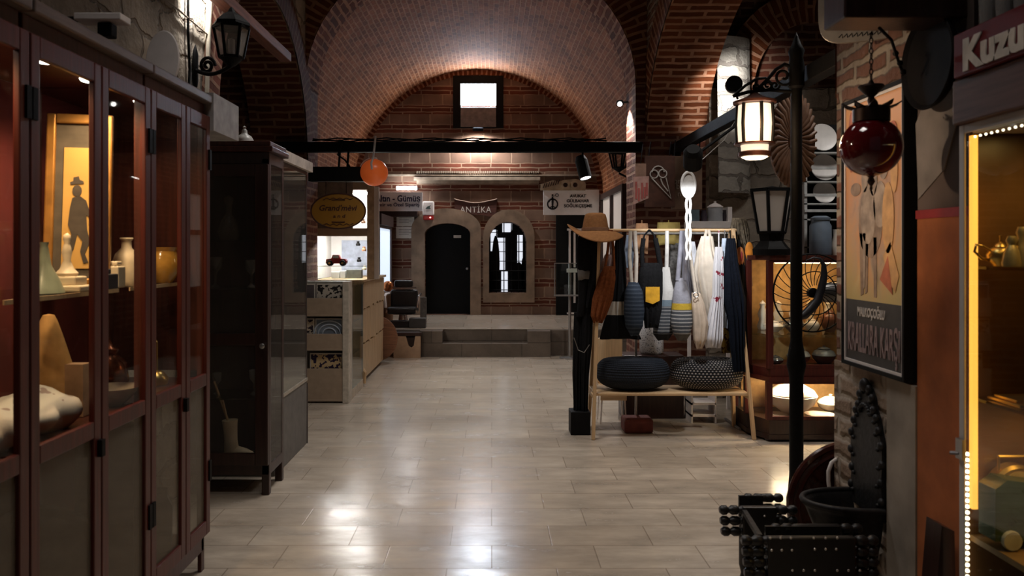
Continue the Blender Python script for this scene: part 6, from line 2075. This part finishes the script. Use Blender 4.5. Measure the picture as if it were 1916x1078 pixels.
# old fan with a wire guard
c = P(1520, 548, 6.35)
t = thing('wire_fan', 'old black fan with a wire guard in front of the china cabinet', 'fan', (2.9, 6.35, 0))
rg = .31
gd = MB()
gd.tube([c + Vector((x, 0, z)) for x, z in circ(0, 0, rg, 40)], .007, 6, closed=True)
gd.tube([c + Vector((x, -.05, z)) for x, z in circ(0, 0, rg * .55, 32)], .005, 6, closed=True)
for k in range(26):
    a = 2 * PI * k / 26
    gd.tube([c + Vector((rr * math.cos(a + .7 * (1 - rr / rg)), -.07 * (1 - (rr / rg) ** 2), rr * math.sin(a + .7 * (1 - rr / rg)))) for rr in [rg * (0.2 + .8 * i / 7) for i in range(8)]], .0035, 5)
gd.build('wire_guard', IRON, t)
q6 = lambda x, y: P(x, y, 6.27)
MB().tube([q6(1493, 596), q6(1505, 590), q6(1518, 577), (q6(1530, 562)), q6(1537, 540), q6(1542, 515), q6(1541, 495), q6(1534, 484), q6(1522, 482), q6(1508, 488)], [.02, .034, .036, .033, .03, .026, .018, .01, .007, .005], 10).build('blade', mat('dark blue blade', (.008, .009, .013), .4), t, smooth=60)
MB().lathe([(0, -.04), (.03, -.04), (.04, -.02), (.04, .02), (0, .04)], c, 20, Matrix.Rotation(R(90), 4, 'X')).build('hub', IRON, t, smooth=40)
MB().lathe([(0, 0), (.075, .01), (.08, .04), (.08, .2), (.06, .24), (0, .25)], c + Vector((.09, .06, 0)), 24, Matrix.Rotation(R(90), 4, 'Y')).build('motor', mat('grey metal drum', (.12, .115, .11), .4, .8), t, smooth=40)
MB().tube([c + Vector((.3, .06, 0)), (2.92, 6.41, c.z - .1), (2.92, 6.41, .02)], .02, 8).build('stand', IRON, t)
MB().lathe([(0, 0), (.16, 0), (.15, .02), (.03, .04), (0, .04)], (2.92, 6.41, 0), 24).build('foot', IRON, t)

# ================================================================== NEAR PILLAR
XF = 1.645
t = thing('framed_poster', 'tall black-framed orange film poster on the brick pillar', 'poster', (XF, 3.48, 1.07))
MB().frame_x(3.2, 1.07, 3.775, 2.29, XF, 1.70, .018).build('frame', BLACK, t, bevel=.002)
MB().frame_x(3.218, 1.088, 3.757, 2.272, XF + .006, XF + .012, .012).build('white_border', WHITE, t)


def poster_paint():
    m, nt, N, L, b = new_mat('faded painted poster')
    tc = N.new('ShaderNodeTexCoord')
    n1 = N.new('ShaderNodeTexNoise')
    n1.inputs['Scale'].default_value = 4.5
    n1.inputs['Detail'].default_value = 7
    n1.inputs['Distortion'].default_value = 1.2
    mp = N.new('ShaderNodeMapping')
    mp.inputs['Scale'].default_value = (1, 1.6, .7)
    L.new(tc.outputs['Object'], mp.inputs[0])
    L.new(mp.outputs[0], n1.inputs['Vector'])
    rp = N.new('ShaderNodeValToRGB')
    e = rp.color_ramp.elements
    e[0].position, e[0].color = .3, (.16, .12, .1, 1)
    e[1].position, e[1].color = .62, (.62, .27, .1, 1)
    k = e.new(.45)
    k.color = (.42, .28, .18, 1)
    k = e.new(.75)
    k.color = (.7, .48, .24, 1)
    L.new(n1.outputs['Fac'], rp.inputs[0])
    sp = N.new('ShaderNodeSeparateXYZ')
    L.new(tc.outputs['Generated'], sp.inputs[0])
    gr = N.new('ShaderNodeValToRGB')
    g = gr.color_ramp.elements
    g[0].position, g[0].color = 0, (.5, .4, .16, 1)
    g[1].position, g[1].color = 1, (.8, .42, .2, 1)
    k = g.new(.5)
    k.color = (.62, .27, .1, 1)
    L.new(sp.outputs[2], gr.inputs[0])
    # figures crowd the middle of the sheet
    df = N.new('ShaderNodeVectorMath')
    df.operation = 'DISTANCE'
    m2 = N.new('ShaderNodeMapping')
    m2.inputs['Scale'].default_value = (0, .9, 1)
    L.new(tc.outputs['Generated'], m2.inputs[0])
    L.new(m2.outputs[0], df.inputs[0])
    df.inputs[1].default_value = (0, .45, .4)
    r2 = N.new('ShaderNodeMapRange')
    r2.inputs[1].default_value = .18
    r2.inputs[2].default_value = .46
    r2.inputs[3].default_value = 1
    r2.inputs[4].default_value = .12
    L.new(df.outputs['Value'], r2.inputs[0])
    mx = N.new('ShaderNodeMix')
    mx.data_type = 'RGBA'
    L.new(r2.outputs[0], mx.inputs[0])
    L.new(gr.outputs[0], mx.inputs[6])
    L.new(rp.outputs[0], mx.inputs[7])
    L.new(mx.outputs[2], b.inputs['Base Color'])
    b.inputs['Roughness'].default_value = .35
    b.inputs['Specular IOR Level'].default_value = .5
    return m


MB().box((XF + .012, 3.228, 1.375), (XF + .02, 3.747, 2.262)).build('picture', poster_paint(), t)
def poster_shapes(name, m, polys, lay=[0]):
    k = MB()
    lay[0] += .0006
    for pl in polys:
        k.prism([(a, b) for a, b in pl], (XF + .0118 - lay[0], 3.747, 1.375), (0, -1, 0), (0, 0, 1), .001)
    k.build(name, m, t)


ell = lambda cx, cy, rx, ry, n=18: circ(cx, cy, rx, n, ry)
poster_shapes('painted_shadow', mat('poster umber', (.27, .18, .12), .5, var=.4, scale=18), [ell(.24, .34, .11, .15), [(.14, .3), (.17, .3), (.18, .03), (.15, .02)], [(.2, .3), (.225, .3), (.215, .04), (.195, .03)], [(.27, .28), (.3, .28), (.3, .02), (.275, .02)], ell(.1, .5, .05, .03)])
poster_shapes('painted_grey', mat('poster grey beige', (.36, .27, .2), .5, var=.4, scale=16), [ell(.22, .38, .07, .13), ell(.33, .42, .06, .1), ell(.27, .52, .035, .06), ell(.19, .54, .03, .06), [(.17, .3), (.2, .3), (.19, .06), (.178, .05)], ell(.36, .6, .045, .075)])
poster_shapes('painted_ochre', mat('poster ochre', (.6, .33, .13), .5, var=.3, scale=14), [ell(.4, .36, .05, .15), ell(.16, .68, .07, .1), [(.36, .2), (.42, .26), (.49, .12), (.46, .05), (.4, .1)], ell(.45, .56, .03, .1)])
poster_shapes('painted_red', mat('poster brick red', (.45, .13, .06), .5, var=.3, scale=14), [ell(.06, .72, .03, .14), ell(.44, .7, .04, .06), [(.33, .1), (.4, .2), (.44, .04)]])
MB().box((XF + .012, 3.228, 1.098), (XF + .02, 3.747, 1.375)).build('title_panel', mat('charcoal panel', (.055, .05, .047), .45, var=.15), t)
TL = mat('dusty pink letters', (.3, .215, .21), .6, bump=0)
text('lettering', 'MALKOÇOĞLU', mat('pale grey letters', (.45, .41, .38), .6, bump=0), (XF + .01, 3.5, 1.325), (0, -1, 0), (0, 0, 1), .04, t, fit=.25, bold=.02)
text('lettering', 'KRALLARA KARŞI', TL, (XF + .01, 3.485, 1.21), (0, -1, 0), (0, 0, 1), .13, t, fit=.47, bold=.015)
# hung red globe lamp
c = P(1630, 275, 2.93)
t = thing('red_globe_lamp', 'dark red glass globe lamp with a leafy metal crown hanging before the poster', 'lamp', c)
REDG = mat('deep red glass', (.08, .003, .005), .08, var=.05, bump=0, spec=.9)
MB().ball(c, .107, (1, 1, 1), 40, 26).build('globe', REDG, t, smooth=60)
CR = mat('aged dark bronze', (.03, .016, .012), .45, .7)
zq2 = lambda y: zy(y, 2.93)
MB().lathe([(.045, zq2(230)), (.064, zq2(228)), (.064, zq2(205)), (.05, zq2(200)), (0, zq2(199))], (c.x, c.y, 0), 24).build('collar', CR, t, smooth=40)
lv = MB()
for k in range(9):
    a = 2 * PI * k / 9 + .2
    d1 = Vector((math.cos(a), math.sin(a), 0))
    s_ = Vector((-math.sin(a), math.cos(a), 0))
    b0 = Vector((c.x, c.y, zq2(206)))
    P0, P1, P2, P3 = b0 + d1 * .05 - s_ * .018, b0 + d1 * .05 + s_ * .018, b0 + d1 * .082 + s_ * .012 + Vector((0, 0, .01)), b0 + d1 * .1 + Vector((0, 0, .022))
    P4 = b0 + d1 * .082 - s_ * .012 + Vector((0, 0, .01))
    up = Vector((0, 0, .005))
    A = [lv.bm.verts.new(p) for p in (P0, P1, P2, P3, P4)]
    B = [lv.bm.verts.new(p + up) for p in (P0, P1, P2, P3, P4)]
    lv.bm.faces.new(A[::-1])
    lv.bm.faces.new(B)
    for i in range(5):
        j = (i + 1) % 5
        lv.bm.faces.new((A[i], A[j], B[j], B[i]))
lv.build('leaf_crown', CR, t)
MB().lathe([(.008, zq2(199)), (.014, zq2(188)), (.01, zq2(182)), (.03, zq2(172)), (.046, zq2(163)), (.044, zq2(160)), (.012, zq2(158)), (.006, zq2(150)), (0, zq2(149))], (c.x, c.y, 0), 18).build('smoke_bell', CR, t, smooth=40)
MB().lathe([(0, zq2(357)), (.006, zq2(354)), (.004, zq2(348)), (.014, zq2(340)), (.008, zq2(332)), (.018, zq2(328)), (.03, zq2(325)), (0, zq2(320))], (c.x, c.y, 0), 16).build('finial', CR, t, smooth=40)
ch = MB()
for i in range(9):
    cz = zq2(150) + .011 + i * .019
    if cz > 2.42:
        break
    ch.tube([Vector((c.x, c.y, cz)) + (Vector((.006 * math.cos(a), 0, .012 * math.sin(a))) if i % 2 else Vector((0, .006 * math.cos(a), .012 * math.sin(a)))) for a in [2 * PI * j / 10 for j in range(10)]], .0022, 5, closed=True)
ch.build('chain', CR, t)
tag(MB().box((1.25, 2.84, 2.425), (1.70, 3.02, 2.75)).build('wall_box', WOOD_DARK, bevel=.006), 'dark wooden box projecting from the wall above the red globe lamp', 'box')
cb = MB().tube([P(1645, 52, 2.9), P(1668, 75, 2.95), P(1676, 100, 3.0), P(1690, 140, 3.05)], .006, 6)
for p in ((1676, 100), (1684, 118), (1690, 135)):
    cb.ball(P(p[0], p[1], 3.02), .011, u=10, v=8)
tag(cb.build('beaded_cord', IRON, smooth=60), 'beaded dark cord looping from the wall box toward the poster', 'cord')
# cream rimmed board
c = P(1612, 4, 3.5)
t = thing('rimmed_board', 'cream rounded board with dark script marks at the top of the brick pillar', 'sign', c, rz=R(-25))
sq = lambda r, e=.3: [(r * (abs(math.cos(a)) ** e) * (1 if math.cos(a) >= 0 else -1), r * (abs(math.sin(a)) ** e) * (1 if math.sin(a) >= 0 else -1)) for a in [2 * PI * i / 40 + .01 for i in range(40)]]
ux = Vector((math.cos(R(-25)), math.sin(R(-25)), 0))
MB().ring_plate(sq(.175, .5), sq(.125, .5), c, ux, (0, 0, 1), .02).build('rim', mat('old cream enamel', (.42, .36, .29), .5, var=.15), t)
MB().prism(sq(.127, .5), c + Vector((0, .01, 0)), ux, (0, 0, 1), .01).build('dark_face', mat('dark face', (.02, .018, .017), .4), t)
sm_ = MB()
for i in range(9):
    p = c + ux * (-.1 + .02 * i) + Vector((0, -.022, -.15))
    sm_.tube([p, p + ux * .012 + Vector((0, 0, .014)), p + ux * .016 + Vector((0, 0, -.004))], .002, 4)
sm_.build('script_marks', IRON, t)
MB().tube([c + Vector((.0, .0, .15)), (1.705, 3.75, c.z + .15)], .008, 6).build('wall_hook', IRON, t)

# round tray on the wall
o = MB().lathe([(0, 0), (.15, .0), (.16, .012), (.165, .012), (.175, .03), (.178, .04), (.174, .045), (.16, .03), (0, .02)], (0, 0, 0), 40).build('round_tray', mat('very dark brown lacquer', (.006, .004, .0035), .7, spec=.15), smooth=40)
o.matrix_world = Matrix.Translation((1.655, 2.98, 2.3)) @ Matrix.Rotation(R(-90), 4, 'Y')
tag(o, 'large dark round tray hung on the wall left of the white-lettered red sign', 'tray')

# cast iron wash basin
t = thing('wash_basin', 'black cast iron wall basin with a tall ornate back plate on the pillar', 'basin', (1.70, 3.57, .45))
edge = [(-.155, .44), (-.15, .52), (-.14, .6), (-.15, .68), (-.145, .76), (-.12, .82), (-.1, .87), (-.075, .9), (-.06, .95), (-.03, .985), (0, 1.005)]
full = edge + [(-y, z) for y, z in edge[:-1]][::-1]
orn = MB().prism([(y, z) for y, z in full][::-1], (1.665, 3.57, 0), (0, 1, 0), (0, 0, 1), .035)
for (y, z) in full:
    if z > .47:
        orn.ball((1.665, 3.57 + y * .97, z), .018, (.8, 1, 1.1), 10, 8)
        orn.ball((1.662, 3.57 + y * .8, z - .02), .01, (1, 1, 1), 8, 6)
for i in range(9):
    a = R(20 + 17.5 * i)
    orn.ball((1.66, 3.57 + .05 * math.cos(a), .86 + .05 * math.sin(a)), .011, u=8, v=6)
orn.ball((1.66, 3.57, 1.0), .026, (.8, 1, 1.2), 12, 8)
orn.build('back_plate', CASTIRON, t, smooth=40)


def basin_pt(s, ang, z):
    return Vector((1.672 - s * .29 * math.cos(ang) ** .8 if math.cos(ang) > 0 else 1.672, 3.57 + s * .165 * math.sin(ang), z))


bw = MB()
pf = [(.0, .17), (.3, .18), (.55, .24), (.8, .36), (.93, .455), (1.0, .476), (1.0, .488), (.93, .488), (.86, .47), (.7, .38), (.45, .3), (0.0, .28)]
bw.grid(lambda u, v: basin_pt(pr(pf, v)[0], -PI / 2 + PI * u, pr(pf, v)[1]), 28, 44)
bmesh.ops.remove_doubles(bw.bm, verts=bw.bm.verts, dist=1e-5)
bw.build('bowl', CASTIRON, t, smooth=60)
MB().tube([basin_pt(.97, -PI / 2 + PI * i / 28, .487) for i in range(29)], .013, 8).build('rim', CASTIRON, t, smooth=60)

# tipped table top and white hose behind the pillar edge
t = thing('tilt_table_top', 'dark red-brown round table top leaning on edge behind the iron basin', 'table top', (1.8, 4.0, .325))
rot = Matrix.Translation((1.795, 4.0, .326)) @ Matrix.Rotation(R(90), 4, 'X')
TB = mat('polished dark red wood', (.045, .01, .007), .15, spec=.6)
MB().lathe([(0, -.02), (.3, -.02), (.322, -.012), (.324, 0), (.318, .012), (.3, .016), (.29, .01), (.275, .01), (.265, .018), (.25, .01), (0, .01)], (0, 0, 0), 56, rot).build('disc', TB, t, smooth=35)
MB().box((1.72, 4.02, .05), (1.86, 4.06, .6)).build('batten', WOOD_DARK, t)
tag(MB().tube([P(1567, 858, 3.93), P(1556, 866, 3.92), P(1550, 882, 3.92), P(1550, 900, 3.92), P(1553, 925, 3.92), P(1560, 960, 3.92)], .0095, 10).build('white_hose', WHITE, smooth=60), 'curved white hose beside the iron basin', 'hose')


# black stools with turned rails
def beaded(x0, x1, y, z, r=.022):
    prof = [(0, 0), (r * .6, .0), (r, .012), (r * .98, .03), (r * .6, .04), (r * .6, .044), (r * 1.0, .056), (r * .95, .08), (r * .62, .088), (r * .9, .1), (r * .9, .13)]
    L_ = x1 - x0
    prof = prof + [(rr, L_ - zz) for rr, zz in prof[::-1]]
    return prof, Matrix.Translation((x0, y, z)) @ Matrix.Rotation(R(90), 4, 'Y')


def spindle_stool(label, x0, x1, y0, y1, zs, studs, tilt=0):
    tt = thing('spindle_bench', label, 'bench', ((x0 + x1) / 2, (y0 + y1) / 2, 0), group='black spindle benches')
    EB = bpy.data.materials.get('ebonised wood') or mat('ebonised wood', (.012, .011, .011), .4)
    for i, z in enumerate(zs):
        for y in (y0, y1):
            prof, M_ = beaded(x0 + .004 * i + (.17 if y == y1 else 0), x1, y, z)
            MB().lathe(prof, (0, 0, 0), 14, M_).build('turned_rail', EB, tt, smooth=40)
    MB().box((x0 + .1, y0 - .028, zs[-1] - .02), (x1 - .1, y0 + .0, zs[0] + .02)).build('front_panel', EB, tt, bevel=.006)
    MB().box((x0 + .14, y1 - .02, zs[-1] - .02), (x1 - .1, y1 - .005, zs[0] + .015)).build('rear_panel', EB, tt)
    MB().box((x0 + .14, y0 + .02, zs[-1]), (x1 - .1, y1 - .02, zs[-1] + .015)).build('seat', EB, tt)
    for (x, y) in ((x0 + .16, y0 + .03), (x1 - .13, y0 + .03), (x0 + .16, y1 - .03), (x1 - .13, y1 - .03)):
        MB().lathe([(0, 0), (.015, 0), (.022, .03), (.014, .06), (.024, .1), (.024, zs[-1]), (0, zs[-1])], (x, y, 0), 12).build('leg', EB, tt, smooth=40)
    NAIL = bpy.data.materials.get('nail heads') or mat('nail heads', (.7, .68, .65), .25, .6, var=.05, bump=0)
    sd_ = MB()
    for (px, py) in studs:
        p = P(px, py, y0 - .03)
        sd_.ball((p.x, y0 - .029, p.z), .0055, (1, .7, 1), 8, 6)
    if studs:
        sd_.build('nail_heads', NAIL, tt, smooth=60)['kind'] = 'stuff'
    return tt


spindle_stool('low black spindle bench under the iron basin, the one farther from the camera', 1.045, 1.4, 3.68, 3.86, [.407, .358, .309], [(1431, 966)])
spindle_stool('low black spindle bench with rows of pale studs, nearest the camera', 1.008, 1.56, 3.24, 3.38, [.426, .382, .339, .296, .25], [(1442 + 19 * i, 1007) for i in range(3)] + [(1523 + 22 * i, 1007) for i in range(3)] + [(1444 + 19 * i, 1030) for i in range(3)] + [(1525 + 20 * i, 1028) for i in range(3)] + [(1483 + 21 * i, 1068) for i in range(3)] + [(1567 + 21 * i, 1068) for i in range(3)])
tag(MB().bar(P(1393, 958, 3.65), P(1422, 1005, 3.32), .02, .02).build('loose_rod', CASTIRON), 'short dark rod lying across the two black spindle benches', 'rod')
# slim dark stand at the foot of the painted pilaster
tag(MB().prism([(-.05, 0), (.06, 0), (.045, .6), (-.0, .62)], (1.6, 2.95, 0), (1, 0, 0), (0, 0, 1), .1).build('umbrella_stand', WOOD_DARK, bevel=.006), 'narrow dark stand at the foot of the terracotta pilaster', 'stand')

# ================================================================== YELLOW VITRINE
vx0, vx1, vy0, vy1 = 1.62, 2.1, 1.7, 2.78
t = thing('lit_vitrine', 'white-framed vitrine glowing yellow at the right photo edge', 'display case', ((vx0 + vx1) / 2, (vy0 + vy1) / 2, 0))
VW = mat('white aluminium', (.5, .48, .46), .4, var=.05)
f = MB()
f.frame_x(vy0, .1, vy1, 2.03, vx0, vx0 + .008, .03)
for (x, y) in ((vx1 - .03, vy0), (vx1 - .03, vy1 - .03)):
    f.box((x, y, .1), (x + .03, y + .03, 2.03))
f.build('frame', VW, t, bevel=.003)
MB().box((vx0, vy0, 0), (vx1, vy1, .1)).build('plinth', WOOD_DARK, t)
MB().box((vx0 + .03, vy1 - .012, .1), (vx1 - .03, vy1 - .004, 2.03)).build('end_panel', mat('brown mirror-like panel', (.12, .06, .025), .3, var=.5, scale=3), t)
MB().box((vx1 - .012, vy0 + .03, .1), (vx1 - .004, vy1 - .03, 2.03)).build('back_panel', mat('dark brown panel', (.1, .05, .022), .5), t)
MB().box((vx0 + .03, vy0 + .03, 2.0), (vx1 - .03, vy1 - .03, 2.03)).build('roof', VW, t)
for zz in (1.535, 1.085):
    MB().box((vx0 + .035, vy0 + .03, zz), (vx1 - .02, vy1 - .015, zz + .01)).build('shelf', glass('amber shelf glass', (.85, .8, .6), 1.0), t)
MB().box((vx0 + .03, vy0 + .03, .6), (vx1 - .02, vy1 - .015, .62)).build('deck', mat('ochre deck', (.16, .085, .025), .6), t)
MB().box((vx0 + .002, vy0 + .03, .13), (vx0 + .005, vy1 - .03, 1.998)).build('front_pane', PANE_THIN, t)
LED = glow('amber strip', (1.0, .42, .06), 1.7)
LEDW = glow('strip beads', (1.0, .8, .55), 5)
MB().box((vx0 + .012, vy1 - .06, .72), (vx0 + .03, vy1 - .04, 1.99)).build('led_strip', LED, t)
bd = MB()
for i in range(40):
    bd.ball((vx0 + .012, vy1 - .03, .12 + i * .02), .007, u=8, v=6)
for i in range(30):
    bd.ball((vx0 + .02, vy1 - .06 - i * .03, 1.985), .0042, u=8, v=6)
b_ = bd.build('led_beads', LEDW, t)
b_['kind'] = 'stuff'
lk = MB().box((vx0 - .012, vy1 - .04, .88), (vx0 + .0, vy1 - .0, .95))
lk.tube([(vx0 - .008, vy1 - .02, .9), (vx0 - .01, vy1 + .03, .89)], .007, 6)
lk.build('lock', STEEL, t)
lamp('vitrine_bulb', 'AREA', (vx0 + .2, 2.45, 1.99), 1.6, (1.0, .6, .18), parent=t, target=(vx0 + .25, 2.5, 0), size=.25)
lamp('vitrine_bulb', 'AREA', (vx0 + .2, 2.45, 1.07), 1.5, (1.0, .6, .18), parent=t, target=(vx0 + .25, 2.5, 0), size=.25)
# brass pots on the shelf
def brass_pot(name, label, c, s, m, handle=-1):
    tt = thing(name, label, 'teapot', c, group='brass pots in the yellow vitrine')
    MB().lathe([(0, 0), (.04 * s, 0), (.045 * s, .008 * s), (.07 * s, .04 * s), (.075 * s, .065 * s), (.055 * s, .1 * s), (.035 * s, .112 * s), (.0, .115 * s)], c, 24).build('belly', m, tt, smooth=45)
    MB().lathe([(.036 * s, .113 * s), (.025 * s, .13 * s), (.006 * s, .14 * s), (.006 * s, .17 * s), (.01 * s, .175 * s), (0, .18 * s)], c, 18).build('lid', m, tt, smooth=45)
    k = handle
    MB().tube([c + Vector((k * .06 * s, 0, .035 * s)), c + Vector((k * .11 * s, 0, .045 * s)), c + Vector((k * .15 * s, 0, .085 * s)), c + Vector((k * .14 * s, 0, .125 * s)), c + Vector((k * .1 * s, 0, .115 * s)), c + Vector((k * .055 * s, 0, .09 * s))], .008 * s, 8).build('handle', m, tt, smooth=60)
    MB().tube([c + Vector((-k * .06 * s, 0, .05 * s)), c + Vector((-k * .11 * s, 0, .07 * s)), c + Vector((-k * .14 * s, 0, .12 * s))], [.014 * s, .009 * s, .006 * s], 8).build('spout', m, tt, smooth=60)


zz = 1.546
brass_pot('brass_teapot', 'brass teapot with a looped handle on the upper vitrine shelf', Vector((1.707, 2.69, zz)), .58, BRASS)
for k, (px, h) in enumerate(((1893, .1), (1912, .13))):
    x = xp(px, 2.62)
    lathe_thing('brass_bottle', ('short pale brass pot right of the looped-handle teapot', 'taller brass pot at the photo edge beside the teapot')[k], 'pot', [(0, 0), (.028, 0), (.03, .01), (.022, h * .5), (.012, h * .7), (.018, h * .85), (.012, h), (0, h)], (x, 2.62, zz), mat('pale brass', (.6, .45, .22), .35, .6), group='brass pots in the yellow vitrine')
tag(MB().box((1.68, 2.55, 1.096), (1.9, 2.72, 1.106)).box((1.69, 2.58, 1.106), (1.88, 2.7, 1.116)).build('brass_tray', BRASS, bevel=.003), 'flat brass tray on the lower vitrine shelf', 'tray')
t = thing('toy_van', 'dark green toy van at the bottom of the yellow vitrine', 'toy car', (1.72, 2.66, .62))
GR = mat('bottle green enamel', (.022, .045, .012), .25, spec=.7)
MB().prism([(-.1, .02), (.16, .02), (.17, .12), (.1, .2), (-.06, .22), (-.1, .19)], (1.74, 2.7, .63), (1, 0, 0), (0, 0, 1), .09).build('van_body', GR, t, bevel=.015)
for dx in (-.05, .1):
    MB().lathe([(0, -.01), (.03, -.01), (.033, 0), (.03, .01), (0, .01)], (1.74 + dx, 2.607, .655), 16, Matrix.Rotation(R(90), 4, 'X')).build('wheel', mat('pale hub', (.4, .36, .28), .4), t, smooth=40)
t = thing('brass_clock', 'round brass clock with a carrying handle standing behind the green toy van', 'clock', (1.78, 2.72, .621))
MB().lathe([(0, -.03), (.075, -.03), (.085, -.02), (.085, .02), (.075, .03), (0, .03)], (1.775, 2.725, .79), 32, Matrix.Rotation(R(90), 4, 'X')).build('case', BRASS, t, smooth=40)
MB().lathe([(0, 0), (.065, 0), (.065, .004), (0, .004)], (1.775, 2.694, .79), 28, Matrix.Rotation(R(90), 4, 'X')).build('dial', mat('ochre dial', (.3, .2, .07), .5), t)
MB().box((1.72, 2.69, .621), (1.83, 2.755, .715)).build('base', BRASS, t, bevel=.006)
MB().tube([(1.72, 2.72, .84), (1.72, 2.72, .9), (1.83, 2.72, .9), (1.83, 2.72, .84)], .006, 6).build('handle', BRASS, t)

# cornice, lettered sign and glasses on top
tag(MB().box((1.6, 1.7, 2.032), (2.1, 2.785, 2.185)).build('vitrine_cornice', wood('brown cornice', (.1, .045, .03), .5, axis='Y'), bevel=.006), 'brown wooden cornice between the yellow vitrine and the red sign', 'cornice')
t = thing('red_sign', 'dark red board with big cream letters above the yellow vitrine', 'sign', (1.6, 2.3, 2.19))
MB().box((1.585, 1.75, 2.187), (1.63, 2.75, 2.335)).build('board', mat('dark red board', (.13, .012, .015), .5, var=.15), t, bevel=.003)
text('lettering', 'Kuzu', mat('cream letters', (.62, .56, .48), .6, bump=0), (1.582, 2.535, 2.255), (0, -1, 0), (0, 0, 1), .1, t, fit=.31, bold=.05)
GLS = glass('clear tumbler', (.75, .78, .8), 3.0, .03, haze=.3)  # diffuse haze stands in for highlights on the glasses
for k in range(4):
    lathe_thing('tall_glass', ('leftmost', 'second', 'third', 'fourth')[k] + ' of the tall clear glasses standing on the cornice behind the red sign', 'glass', [(0, 0), (.03, 0), (.033, .02), (.037, .19), (.035, .19), (.03, .025), (0, .02)], (1.68, 2.7 - .09 * k, 2.336), GLS, 'tall glasses above the red sign')
tag(MB().box((1.64, 1.75, 2.186), (1.95, 2.75, 2.335)).build('sign_backing_shelf', WOOD_DARK), 'dark shelf behind the red sign carrying the tall clear glasses', 'shelf')
